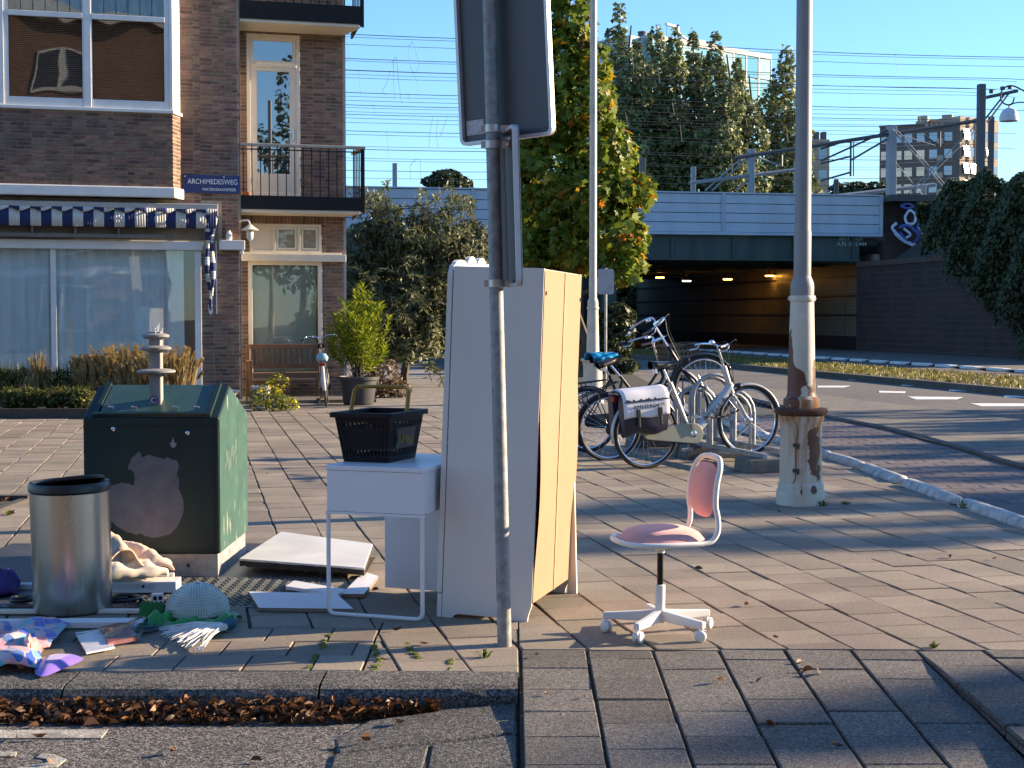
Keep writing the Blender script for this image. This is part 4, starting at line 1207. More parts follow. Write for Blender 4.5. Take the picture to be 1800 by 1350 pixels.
m = MB(); m.b2(-.03, .03, -.02, .02, 0, .045); m.build('housing', laminate, t, bevel=.003)
m = MB()
for x in (-.013, .013): m.b2(x - .009, x + .009, -.0215, -.0202, .014, .034)
m.build('opening', black_plastic, t)

# boards between the container and the desk
old_white = M('flaked_white', (.74, .75, .76), .5, var=.3, scale=3, c2=(.58, .57, .55), bump=.1)
rot_edge = M('rotten_edge', (.05, .04, .032), .95, var=.5, scale=30, bump=.8, bscale=60)
p = G(545, 1030); dp = thing('old_door_panel', 'thick old white door panel with dark rotten edges lying on planks', 'panel', (p.x, p.y, .0), (0, 0, 0))
qa = rel([gp(421, 1008), gp(640, 1022), gp(655, 985), gp(495, 962)], dp)
m = MB(); zt = [.085, .075, .10, .10]
m.add([(x, y, zt[i]) for i, (x, y, z) in enumerate(qa)] + [(x, y, zt[i] - .012) for i, (x, y, z) in enumerate(qa)], [(0, 1, 2, 3), (0, 4, 5, 1), (1, 5, 6, 2), (2, 6, 7, 3), (3, 7, 4, 0)]); m.build('face', old_white, dp)
m = MB(); nn = 24; vs = []
for i in range(nn + 1):
    t_ = i / nn
    x, y = qa[0][0] + (qa[1][0] - qa[0][0]) * t_, qa[0][1] + (qa[1][1] - qa[0][1]) * t_
    zz = zt[0] + (zt[1] - zt[0]) * t_
    w_ = rnd.uniform(-.006, .006)
    vs += [(x, y + w_, zz - .010), (x, y + .004 + rnd.uniform(-.004, .004), zz - .045 + rnd.uniform(-.006, .006)), (x + .02, y + .5, zz - .05 + .03)]
m.add(vs, [(3*i, 3*i+1, 3*i+4, 3*i+3) for i in range(nn)] + [(3*i+1, 3*i+2, 3*i+5, 3*i+4) for i in range(nn)]); m.build('rotten_edge', rot_edge, dp)
m = MB(); n0 = Vector((*qa[1][:2], 0)); n1 = Vector((*qa[2][:2], 0))
m.add([(n0.x, n0.y, .065), (n1.x, n1.y, .09), (n1.x, n1.y, .045), (n0.x, n0.y, .03)], [(3, 2, 1, 0)]); m.build('split_end', rot_edge, dp)
lo = G(560, 1045)
t = thing('short_plank', 'white coated plank with chipboard ends under the old door panel', 'plank', (0, 0, 0)); 
def plank4(parent, P, z0, z1, mat, edge, nm):
    q = [gp(x, y) for x, y in P]
    mm = MB(); mm.add([(x, y, z1) for x, y, z in q], [(0, 1, 2, 3)], 0); mm.add([(x, y, z0) for x, y, z in q] + [(x, y, z1) for x, y, z in q], [(0, 1, 5, 4), (1, 2, 6, 5), (2, 3, 7, 6), (3, 0, 4, 7)], 1)
    return mm.build(nm, [mat, edge], parent)
chip = M('chipboard', (.22, .17, .12), .9, var=.4, scale=60)
plank4(t, [(502, 1040), (595, 1054), (610, 1046), (518, 1030)], .012, .03, laminate, laminate, 'board')
t = thing('lower_plank', 'white plank poking out right of the old door panel', 'plank', (0, 0, 0)); plank4(t, [(600, 1052), (640, 1052), (665, 1020), (640, 1012)], .004, .024, laminate, chip, 'board')
t = thing('white_shelf_board', 'white shelf board with chipboard edge lying in front of the desk leg', 'board', (0, 0, 0)); plank4(t, [(455, 1076), (621, 1078), (591, 1050), (437, 1047)], .004, .022, M('shelf_white', (.78, .79, .84), .3, var=.03), chip, 'board')

# ================================================================ desk
fl, fr = G(573, 1082), G(741, 1094)
e1 = (fr - fl).normalized(); e2 = Vector((-e1.y, e1.x, 0)); dw = (fr - fl).length + .01
ang = math.atan2(e1.y, e1.x)
desk = thing('desk', 'white desk with a tubular end leg and a panel end beside the wardrobe', 'desk', fl, (0, 0, ang))
DL = .73; HT = .735
m = MB(); m.b2(0, dw, 0, DL, HT - .022, HT); m.build('top', laminate, desk, bevel=.002)
m = MB(); m.b2(.006, dw - .006, .004, DL * .62, HT - .222, HT - .0235); m.build('drawer', laminate, desk, bevel=.002)
tubep = M('white_tube', (.76, .76, .76), .35, var=.03)
m = MB(); m.tube([(.01, .012, HT - .224)] + [(.01 + .03 - .03 * math.cos(R(a)), .012, .04 - .03 * math.sin(R(a))) for a in (0, 30, 60, 90)] + [(dw - .04 + .03 * math.sin(R(a)), .012, .04 - .03 * math.cos(R(a))) for a in (0, 30, 60, 90)] + [(dw - .01, .012, HT - .224)], .0105, 10)
m.build('leg', tubep, desk, smooth=True)
m = MB(); m.b2(.0, dw, .0, .024, HT - .236, HT - .2235); m.build('rail', laminate, desk)
m = MB(); m.b2(.0, dw, DL - .03, DL - .005, .02, HT - .024); m.build('panel_leg', laminate, desk, bevel=.002)
# brown leaf beside it is in the leaf litter

# shopping basket on the desk
bsk_c = DY(662, 812, 7.62); near = DY(690, 812, 7.5)
bsk = thing('shopping_basket', 'black shopping basket with a yellow handle standing on the desk', 'basket', (DY(668, 800, 7.72).x, 7.72, HT + .001), (0, 0, R(-20)))
bm = M('basket_plastic', (.005, .005, .007), .45, var=.2, spec=.25)
BW, BD, BH = .30, .42, .235     # rim width (facing us), depth, height
def bpt(face, u, z, off=0.0):
    s = .80 + .20 * z / BH
    hw, hd = BW / 2 * s + off, BD / 2 * s + off
    return {'f': (hw * u, -hd, z), 'b': (-hw * u, hd, z), 'r': (hw, hd * u, z), 'l': (-hw, -hd * u, z)}[face]
def bquad(m, face, u0, u1, z0, z1):
    P = [bpt(face, u0, z0), bpt(face, u1, z0), bpt(face, u1, z1), bpt(face, u0, z1)]
    Q = [bpt(face, u0, z0, -.004), bpt(face, u1, z0, -.004), bpt(face, u1, z1, -.004), bpt(face, u0, z1, -.004)]
    m.add(P + Q, [(0,1,2,3),(7,6,5,4),(0,4,5,1),(1,5,6,2),(2,6,7,3),(3,7,4,0)])
for face in 'fbrl':
    m = MB()
    nb = 13 if face in 'fb' else 17
    for z0, z1 in ((0.0, .028), (.062, .07), (.158, .17), (.198, .225)): bquad(m, face, -1, 1, z0, z1)
    bquad(m, face, -.62, .62, .0705, .1575)
    for i in range(nb + 1):
        u = -1 + 2 * i / nb; w = .34 / nb
        if face in 'fb' or True:
            for z0, z1 in ((.0285, .0615), (.1705, .1975)): bquad(m, face, max(-1, u - w * 1.6), min(1, u + w * 1.6), z0, z1)
            if abs(u) > .6: bquad(m, face, max(-1, u - w * 2.2), min(1, u + w * 2.2), .0705, .1575)
    m.build('side', bm, bsk)
m = MB(); m.b2(-BW/2*.8, BW/2*.8, -BD/2*.8, BD/2*.8, 0, .006); m.build('bottom', bm, bsk)
m = MB()
for a, c in (((-BW/2 - .018, -BW/2 + .006), (-BD/2 - .018, BD/2 + .018)), ((BW/2 - .006, BW/2 + .018), (-BD/2 - .018, BD/2 + .018)), ((-BW/2 + .006, BW/2 - .006), (-BD/2 - .018, -BD/2 + .006)), ((-BW/2 + .006, BW/2 - .006), (BD/2 - .006, BD/2 + .018))):
    m.b2(*a, *c, BH - .014, BH + .012)
m.build('rim', bm, bsk, bevel=.004)
yel = M('yellow_handle', (.42, .23, .025), .45, var=.1)
m = MB(); hz = BH + .13
m.tube([(-BW/2 - .005, -.02, BH - .01), (-BW/2 + .0, .02, hz - .02), (-BW/2 + .02, .025, hz), (BW/2 - .02, .025, hz), (BW/2 - .0, .02, hz - .02), (BW/2 + .005, -.02, BH - .01)], .0095, 8, flat=1.5)
m.build('handle', yel, bsk, smooth=True)
m = MB(); v = [bpt('r', -.55, .065, .003), bpt('r', .62, .065, .003), bpt('r', .62, .165, .003), bpt('r', -.55, .165, .003)]; m.add(v, [(0, 1, 2, 3)]); m.build('name_plate', M('dark_plate', (.03, .03, .04), .3), bsk)
tn = math.atan2(BW / 2 * .2, BH)
text('lettering', 'JUMBO', .062, M('gold_letter', (.40, .30, .07), .4), bsk, (BW/2 * (.8 + .2 * .112 / BH) + .009, .0, .104), (R(90) - tn * .0, tn, R(90)), sx=.95)

# ================================================================ wardrobe
nl, nr = G(766, 1084), G(926, 1097)
we = (nr - nl).normalized(); wang = math.atan2(we.y, we.x) + R(7); WD = (nr - nl).length
wd = thing('wardrobe', 'tall white children wardrobe seen from its side and bare hardboard back', 'wardrobe', nl, (0, 0, wang))
wd.rotation_euler = (Matrix.Rotation(R(2.1), 3, 'Y') @ rz(wang)).to_euler()
greige = M('wardrobe_white', (.66, .64, .60), .5, var=.03, scale=3)
WH, WW = 1.70, .80
side_poly = [(.03, 0), (.075, 0), (.085, .012), (.095, .022), (.30, .022), (WD - .11, .022), (WD - .08, .018), (WD - .07, 0), (WD - .012, 0), (WD - .006, .055), (WD + .004, .075), (WD + .02, .10), (WD + .022, .3), (WD, WH), (.03, WH)]
side_poly = [(.03, 0), (.08, 0), (.092, .014), (.11, .022), (WD - .11, .022), (WD - .085, .016), (WD - .07, .001), (WD - .02, .001), (WD - .012, .05), (WD + .0, .085), (WD + .002, .12), (WD + .002, WH), (.03, WH)]
for y0, nm in ((.0, 'side_panel'), (WW - .018, 'side_panel')):
    m = MB(); m.prism(side_poly, lambda a, c, d: (a, d, c), y0, y0 + .018); m.build(nm, greige, wd, bevel=.002)
m = MB(); m.b2(.032, WD - .01, .0185, WW - .0185, WH - .02, WH - .001); m.build('top_panel', greige, wd)
m = MB(); m.b2(.032, WD - .01, .0185, WW - .0185, .12, .138); m.build('bottom_panel', greige, wd)
m = MB(); m.b2(.0, .026, -.003, WW / 2 - .002, .12, WH - .03); m.build('door', greige, wd, bevel=.003)
m = MB(); m.b2(.0, .026, WW / 2 + .002, WW + .003, .12, WH - .03); m.build('door', greige, wd, bevel=.003)
m = MB(); m.b2(.004, .028, -.002, WW + .002, 0, .115); m.build('plinth', greige, wd, bevel=.003)
# scalloped crest along the front
cp = [(-.0, 0)]
for cx_, r_ in ((.12, .10), (.285, .10), (.40, .085), (.52, .10), (.68, .10)):
    pass
cp = [(0, -.04), (WW, -.04), (WW, .0)] + [(WW - .03 - .0, .004)]
bumps = [(.655, .10, .035), (.50, .085, .06), (.33, .085, .06), (.15, .11, .035)]
out = []
for i in range(61):
    x_ = WW - .02 - (WW - .04) * i / 60
    z_ = .004
    for c_, w_, h_ in bumps:
        if abs(x_ - c_) < w_: z_ = max(z_, h_ * math.sqrt(1 - ((x_ - c_) / w_) ** 2))
    out.append((x_, z_))
m = MB(); m.prism([(0, -.03), (WW, -.03)] + out, lambda a, c, d: (d, a, WH + c), .024, .002); m.build('crest', greige, wd)
# hardboard back, warped away from the frame along its near edge
hb = M('hardboard', (.325, .195, .108), .75, var=.06, scale=5, bump=.05, bscale=200)
def hbf(u, v):
    z = .105 + (WH - .11) * v
    y = .006 + (WW - .012) * u
    w_ = .016 * max(0, 1 - u / .45) * max(0, math.sin(math.pi * min(1, max(0, (v - .05) / .55)))) ** 1.4 + .014 * max(0, 1 - (1 - u) / .4) * max(0, math.sin(math.pi * min(1, max(0, (v - .2) / .45))))
    return (WD + .006 + w_, y, z)
m = MB(); m.grid(hbf, 15, 30); m.build('back_panel', hb, wd, smooth=True, angle=80)
m = MB(); m.grid(lambda u, v: tuple(Vector(hbf(.515 + .035 * u, v)) + Vector((.0035, 0, 0))), 3, 30); m.build('back_joint', M('joint_strip', (.36, .23, .12), .6), wd, smooth=True)
m = MB()
for (u, v) in ((.03, .93), (.97, .92)):
    p = hbf(u, v); m.box((p[0] + .004, p[1], p[2]), (.004, .008, .02))
m.build('bracket', dark_metal, wd)
sb = G(1007, 1044); t = thing('thin_panel', 'thin cream panel standing on edge behind the wardrobe', 'panel', (sb.x, sb.y, 0), (0, 0, wang))
m = MB(); m.prism([(0, 0), (.05, 0), (.035, .65), (.03, 1.2), (.02, 1.2)], lambda a, c, d: (a - .03, d, c), 0, .02); m.build('panel', cream_paint, t)

# ================================================================ sign pole
pb = G(887, 1134)
pole = thing('sign_pole', 'leaning galvanised sign pole with two sign backs in front of the wardrobe', 'sign pole', (pb.x, pb.y, 0))
top = Vector((-.098 + -.0, 6.72, 4.6)); 
lean = Vector((-.023 * 1.0, 0, 1)).normalized()
galv_pole = M('galvanised_pole', (.27, .275, .275), .6, metal=.35, var=.35, scale=22, bump=.1, bscale=90)
m = MB(); m.tube([tuple(lean * z) for z in (-.05, .8, 1.6, 2.4, 3.2, 4.0)], [.0315, .031, .0305, .03, .03, .03], 20); m.build('pole', galv_pole, pole, smooth=True)
al = M('sign_aluminium', (.10, .10, .105), .55, metal=.3, var=.08, scale=4); alw = M('sign_edge', (.62, .61, .60), .45, metal=.3, var=.08)
def sign(w, h, cz, yaw, off, roll, nm, ys=1, cx=0.0):
    Rm = (Matrix.Rotation(roll, 3, 'Y') @ rz(yaw))
    o = Vector(lean * cz) + rz(yaw) @ Vector((cx, off, 0))
    fn = lambda a, c, d: tuple(o + Rm @ Vector((a, d, c)))
    out = rpoly(w, h, .03, 4)
    m = MB(); m.prism(out[::-1], fn, 0, .004); s_ = m.build(nm, al, pole)
    m = MB(); k = len(out); inn = rpoly(w - .03, h - .03, .018, 4)
    vs = [fn(a, c, -.022) for a, c in inn] + [fn(a, c, -.022) for a, c in out] + [fn(a, c, .006) for a, c in out] + [fn(a, c, .001) for a, c in inn]
    fs = []
    for i in range(k):
        j = (i + 1) % k
        fs += [(i, j, k + j, k + i), (k + i, k + j, 2*k + j, 2*k + i), (3*k + i, 3*k + j, j, i)]
    m.add(vs, fs); m.build('edge_frame', alw, s_)
    return fn, s_
fn, s1 = sign(.50, .95, 2.70, R(-36), .055, R(-2.6), 'big_sign', cx=.03)
m = MB(); v = [fn(-.225, -.43, -.001), fn(-.13, -.43, -.001), fn(-.13, -.365, -.001), fn(-.225, -.365, -.001)]; m.add(v, [(0, 1, 2, 3)]); m.build('maker_sticker', M('grey_sticker', (.5, .5, .52), .5, var=.3, scale=60), s1)
fn2, s2 = sign(.34, .69, 1.93, R(-79), .075, R(-1.6), 'small_sign', cx=.02)
clampm = M('clamp_steel', (.50, .49, .47), .4, metal=.6, var=.15)
for z in (2.275, 2.235 - .03, 1.60):
    c_ = lean * z
    m = MB(); m.lathe([(.034, -.018), (.036, -.016), (.036, .016), (.034, .018)], 20, tuple(c_)); m.box((c_.x + .052, c_.y + .01, z), (.04, .014, .03)); m.box((c_.x - .043, c_.y, z), (.018, .012, .03)); m.build('clamp', clampm, pole, smooth=True)
    m = MB(); m.tube([(c_.x + .062, c_.y - .014, z), (c_.x + .062, c_.y + .03, z)], .007, 6); m.build('clamp_bolt', chrome, pole)

# ================================================================ swivel chair
chc = G(1160, 1114)
ch = thing('swivel_chair', 'pink upholstered swivel chair with white frame on the pavement', 'chair', (chc.x, chc.y, 0), (0, 0, R(196)))
# local +x is where the sitter faces
wf = M('white_powder_coat', (.74, .73, .70), .4, var=.04)
pink = M('pink_fabric', (.66, .31, .29), .95, var=.08, scale=8, bump=.15, bscale=400, sheen=.4)
sh = .435
loop = []
seat_front = [(.205, 0), (.195, .10), (.15, .17), (.05, .195), (-.06, .19), (-.14, .178)]
L1 = [(x, y, sh) for x, y in seat_front] + [(-.185, .172, sh + .012), (-.212, .166, sh + .05), (-.214, .16, sh + .11), (-.205, .155, sh + .17), (-.212, .152, sh + .26), (-.232, .142, sh + .33), (-.248, .10, sh + .368), (-.252, .05, sh + .376)]
L2 = [(x, -y, z) for x, y, z in reversed(L1[1:])]
m = MB(); m.tube(catmull(L1 + [(-.253, 0, sh + .378)] + L2, 4, closed=True), .0125, 10, closed=True); m.build('frame', wf, ch, smooth=True)
m = MB()
def seat_f(u, v):
    a = 2 * math.pi * u; rr = v
    x = .19 * math.copysign(abs(math.cos(a)) ** .8, math.cos(a)) * rr - .005; y = .182 * math.copysign(abs(math.sin(a)) ** .8, math.sin(a)) * rr
    return (x, y, sh + .008 + 0.056 * (1 - rr ** 3.6) ** .7 )
m.grid(seat_f, 40, 9, cu=True); m.build('seat', pink, ch, smooth=True, angle=85)
m = MB(); m.lathe([(.18, sh - .004), (.17, sh + .008)], 36, sy=.96); m.build('seat_pan', wf, ch)
m = MB()
def back_f(s_, t_):
    a = 2 * math.pi * s_
    yy = .136 * math.copysign(abs(math.cos(a)) ** .65, math.cos(a)) * t_; zz = .125 * math.copysign(abs(math.sin(a)) ** .65, math.sin(a)) * t_
    zc = sh + .225 + zz
    lean_ = -.205 - .028 * ((zc - sh - .12) / .25) ** 1.3 if zc > sh + .12 else -.205
    return (lean_ + .036 * (1 - t_ ** 3) ** .7 - .035 * (yy / .13) ** 2 * 0 + .0, yy, zc)
m.grid(back_f, 36, 8, cu=True)
m.grid(lambda s_, t_: tuple(Vector(back_f(s_, t_)) * 1.0 - Vector((.036 * (1 - t_ ** 3) ** .7 * 1.3 + .004, 0, 0))), 36, 8, cu=True)
m.build('backrest', pink, ch, smooth=True, angle=85)
m = MB(); m.lathe([(.001, sh - .002), (.06, sh - .004), (.05, sh - .02), (.022, sh - .028), (.020, sh - .06), (.001, sh - .06)], 20); m.build('seat_hub', wf, ch, smooth=True)
m = MB(); m.lathe([(.0145, .225), (.0145, sh - .06)], 16); m.build('gas_column', M('black_gloss', (.01, .01, .011), .15), ch, smooth=True)
m = MB(); m.lathe([(.022, .07), (.0235, .225), (.019, .228)], 18); m.lathe([(.03, .055), (.034, .07), (.034, .10), (.024, .115)], 18); m.build('base_hub', wf, ch, smooth=True)
for i in range(5):
    a = R(25 + 72 * i - 196)
    Rm = rz(a)
    m = MB(); P = []
    for x, w_, z0, z1 in ((.02, .036, .062, .112), (.15, .033, .06, .10), (.262, .03, .062, .092)):
        P += [Rm @ Vector((x, -w_/2, z0)), Rm @ Vector((x, w_/2, z0)), Rm @ Vector((x, w_/2*.9, z1)), Rm @ Vector((x, -w_/2*.9, z1))]
    m.add(P, [(0, 4, 5, 1), (1, 5, 6, 2), (2, 6, 7, 3), (3, 7, 4, 0), (4, 8, 9, 5), (5, 9, 10, 6), (6, 10, 11, 7), (7, 11, 8, 4), (8, 11, 10, 9), (0, 1, 2, 3)])
    arm = m.build('base_arm', wf, ch, bevel=.004)
    cc = Rm @ Vector((.252, 0, 0)); ca = a + R(40 + 47 * i)
    m = MB(); m.lathe([(.008, .045), (.008, .065)], 8, (cc.x, cc.y, 0))
    for s_ in (-1, 1):
        m.lathe([(.001, -.010), (.020, -.009), (.0255, -.005), (.027, .0), (.0255, .006), (.018, .010), (.001, .011)], 18, tuple(cc + rz(ca) @ Vector((.010, s_ * .0125, .0275))), rot=rz(ca) @ Matrix.Rotation(R(90), 3, 'X'))
    m.box(tuple(cc + rz(ca) @ Vector((.0, 0, .04))), (.035, .018, .028), rz(ca))
    m.build('castor', wf, arm, smooth=True)

# ================================================================ cast-iron lamp posts
def lamp_paint(name, rust):
    m = M(name, (.52, .49, .41), .5, var=.15, scale=5, bump=.05)
    if not rust: return m
    N, L = m.node_tree.nodes, m.node_tree.links
    b = next(n for n in N if n.type == 'BSDF_PRINCIPLED'); src = b.inputs['Base Color'].links[0].from_socket
    at = N.new('ShaderNodeAttribute'); at.attribute_name = 'rust'
    geo = N.new('ShaderNodeNewGeometry')
    nz = N.new('ShaderNodeTexNoise'); nz.inputs['Scale'].default_value = 16; nz.inputs['Detail'].default_value = 9; L.new(geo.outputs['Position'], nz.inputs['Vector'])
    ad = N.new('ShaderNodeMath'); ad.operation = 'MULTIPLY_ADD'; ad.inputs[1].default_value = .55; L.new(nz.outputs['Fac'], ad.inputs[0]); L.new(at.outputs['Fac'], ad.inputs[2])
    mr = N.new('ShaderNodeMapRange'); mr.inputs['From Min'].default_value = .76; mr.inputs['From Max'].default_value = .80; L.new(ad.outputs[0], mr.inputs['Value'])
    rc = N.new('ShaderNodeMix'); rc.data_type = 'RGBA'; rc.inputs[6].default_value = (.075, .024, .014, 1); rc.inputs[7].default_value = (.14, .045, .02, 1); L.new(nz.outputs['Fac'], rc.inputs[0])
    # rusty streaks below the flange
    mp = N.new('ShaderNodeMapping'); mp.inputs['Scale'].default_value = (1, 1, .09); L.new(geo.outputs['Position'], mp.inputs[0])
    n2 = N.new('ShaderNodeTexNoise'); n2.inputs['Scale'].default_value = 22; n2.inputs['Detail'].default_value = 4; L.new(mp.outputs[0], n2.inputs['Vector'])
    a2 = N.new('ShaderNodeAttribute'); a2.attribute_name = 'streak'
    mu = N.new('ShaderNodeMath'); mu.operation = 'MULTIPLY'; 
    m2 = N.new('ShaderNodeMapRange'); m2.inputs['From Min'].default_value = .36; m2.inputs['From Max'].default_value = .56; L.new(n2.outputs['Fac'], m2.inputs['Value'])
    L.new(m2.outputs[0], mu.inputs[0]); L.new(a2.outputs['Fac'], mu.inputs[1])
    s1 = N.new('ShaderNodeMix'); s1.data_type = 'RGBA'; s1.inputs[7].default_value = (.36, .15, .04, 1); L.new(mu.outputs[0], s1.inputs[0]); L.new(src, s1.inputs[6])
    s2 = N.new('ShaderNodeMix'); s2.data_type = 'RGBA'; L.new(mr.outputs[0], s2.inputs[0]); L.new(s1.outputs[2], s2.inputs[6]); L.new(rc.outputs[2], s2.inputs[7])
    L.new(s2.outputs[2], b.inputs['Base Color'])
    return m
def lamp_post(label, x, y, rust):
    t = thing('lamp_post', label, 'lamp post', (x, y, 0))
    mp = lamp_paint('lamp_white_rusty' if rust else 'lamp_white', rust)
    base = [(.186, -.03), (.188, .09), (.183, .115), (.176, .12), (.175, .16), (.170, .17)]
    zz = np.linspace(.175, .60, 30); base += [(.163 - .004 * i / 30, z) for i, z in enumerate(zz)]
    base += [(.160, .62), (.170, .66), (.176, .69), (.160, .70)]
    m = MB(); m.lathe(base, 96); b = m.build('base', mp, t, smooth=True, angle=35)
    m = MB(); m.lathe([(.16, .695), (.195, .70), (.205, .715), (.205, .735), (.19, .748), (.14, .75)], 40); fl = m.build('flange', M('rust', (.085, .035, .02), .9, var=.4, scale=30, bump=.4) if rust else mp, t, smooth=True)
    shaft = [(.135, .745), (.138, .77), (.138, .815), (.115, .835), (.112, .85)]
    zz = np.linspace(.86, 1.575, 40); shaft += [(.108 - .018 * i / 39, z) for i, z in enumerate(zz)]
    m = MB(); m.lathe(shaft, 96); s = m.build('lower_shaft', mp, t, smooth=True, angle=35)
    m = MB(); m.lathe([(.098, 1.572), (.1, 1.575), (.1, 1.612), (.098, 1.615)], 30); m.box((.1, 0, 1.594), (.02, .012, .02)); m.box((-.1, 0, 1.594), (.02, .012, .02)); m.build('band', mp, t, smooth=True)
    m = MB(); m.lathe([(.09, 1.61), (.091, 1.68), (.088, 1.71), (.075, 1.745), (.066, 1.765)], 30)
    m.lathe([(.066, 1.76), (.067, 2.1), (.063, 2.12), (.061, 4), (.055, 7.5)], 24)
    m.build('upper_shaft', M('grey_paint', (.22, .22, .22), .5, var=.1, scale=4) if rust else mp, t, smooth=True)
    if rust:
        for o, kind_ in ((b, 0), (s, 1)):
            n = len(o.data.vertices); r = np.zeros(n); st = np.zeros(n)
            for i, v in enumerate(o.data.vertices):
                a = math.degrees(math.atan2(v.co.y, v.co.x)) % 360; z = v.co.z      # 270 faces the camera
                if kind_ == 1:
                    # big flake on the left side, small ones low down
                    edge = 232 + 40 * max(0, min(1, (1.12 - z) / .15)) - 25 * max(0, (z - 1.0) / .3) + (12 if z < 1.05 else 0) - (22 if z < .93 else 0)
                    sd = min((edge - a) / 16, (a - 120) / 16, (1.34 - z - max(0, (a - 205) / 25) * .09) / .05); r[i] = max(r[i], .5 + .24 * max(-1, min(1, sd)))
                    sd = min((a - 284) / 14, (328 - a) / 14, (.93 - z) / .05); r[i] = max(r[i], .5 + .24 * max(-1, min(1, sd)))
                    sd = min((a - 312) / 9, (345 - a) / 9, (1.12 - z) / .04); r[i] = max(r[i], .46 + .2 * max(-1, min(1, sd)))
                    if z < .84: r[i] = .56 if a < 255 else .40; st[i] = 1
                    if z > 1.5: r[i] = .10
                else:
                    sd = 1 - math.hypot((a - 300) / 24, (z - .45) / .15); r[i] = max(r[i], .5 + .3 * max(-1, min(1, sd)))
                    sd = 1 - math.hypot((a - 308) / 18, (z - .255) / .07); r[i] = max(r[i], .48 + .2 * max(-1, min(1, sd)))
                    sd = 1 - math.hypot((a - 292) / 9, (z - .13) / .035); r[i] = max(r[i], .48 + .2 * max(-1, min(1, sd)))
                    sd = 1 - math.hypot((a - 262) / 5, (z - .12) / .05); r[i] = max(r[i], .46 + .2 * max(-1, min(1, sd)))
                    st[i] = max(0, min(1, (z - .05) / .55)) * (1.0 if 225 < a < 275 or 285 < a < 330 else .55)
                    if z > .66: st[i] = 1
            for nm, arr in (('rust', r), ('streak', st)):
                at = o.data.attributes.new(nm, 'FLOAT', 'POINT'); at.data.foreach_set('value', arr.astype(np.float32))
        m = MB()
        dpts = [(a, z) for a, z in ((242, .66), (248, .62), (250, .56), (246, .50), (246, .25), (244, .20), (238, .18))]
        m.tube([(.166 * math.cos(R(a)), .166 * math.sin(R(a)), z) for a, z in dpts], .003, 5); m.build('door_seam', dark_metal, b)
        for z in (.47, .275):
            m = MB(); c_ = Vector((.168 * math.cos(R(247)), .168 * math.sin(R(247)), z)); m.box(tuple(c_), (.05, .02, .028), rz(R(247 + 90))); m.box(tuple(c_ + Vector((.012, -.012, -.01))), (.018, .014, .035), rz(R(337))); m.build('latch', dark_metal, b, bevel=.003)
    return t
lp_ = G(1407, 886)
lamp_post('rusty white cast iron lamp post with flaking paint beside the bicycles', lp_.x, lp_.y, True)
lamp_post('slim clean white lamp post behind the wardrobe', (1042 - 900) / 2700 * 25.9, 25.9, False)

# ================================================================ bicycles
alu = M('silver_frame', (.52, .53, .55), .32, metal=.35, var=.06, coat=.2)
def wheel_parts(root, cx, cz, Rw, name='wheel', tyre_c=rubber, wall=None, hub_r=.03):
    m = MB()
    ns = 28
    for i in range(ns):
        a = 2 * math.pi * i / ns + .05; s = -1 if i % 2 else 1; a2 = a + (.35 if (i // 2) % 2 else -.35)
        m.tube([(cx + hub_r * math.cos(a2), s * .025, cz + hub_r * math.sin(a2)), (cx + (Rw - .035) * math.cos(a), 0, cz + (Rw - .035) * math.sin(a))], .0013, 3)
    m.lathe([(.012, -.045), (hub_r, -.035), (hub_r * .7, -.02), (hub_r * .7, .02), (hub_r, .035), (.012, .045)], 14, (cx, 0, cz), rot=Matrix.Rotation(R(90), 3, 'X'))
    w = m.build(name, chrome, root, smooth=True)
    m = MB(); m.tube([(cx + (Rw - .018) * math.cos(R(6 * i)), 0, cz + (Rw - .018) * math.sin(R(6 * i))) for i in range(60)], .019, 10, closed=True, up=(0, 1, 0)); m.build('tyre', tyre_c, w, smooth=True)
    m = MB(); m.tube([(cx + (Rw - .040) * math.cos(R(6 * i)), 0, cz + (Rw - .040) * math.sin(R(6 * i))) for i in range(60)], .011, 8, closed=True, up=(0, 1, 0), flat=.9); m.build('rim', chrome if wall is None else wall, w, smooth=True)
    return w
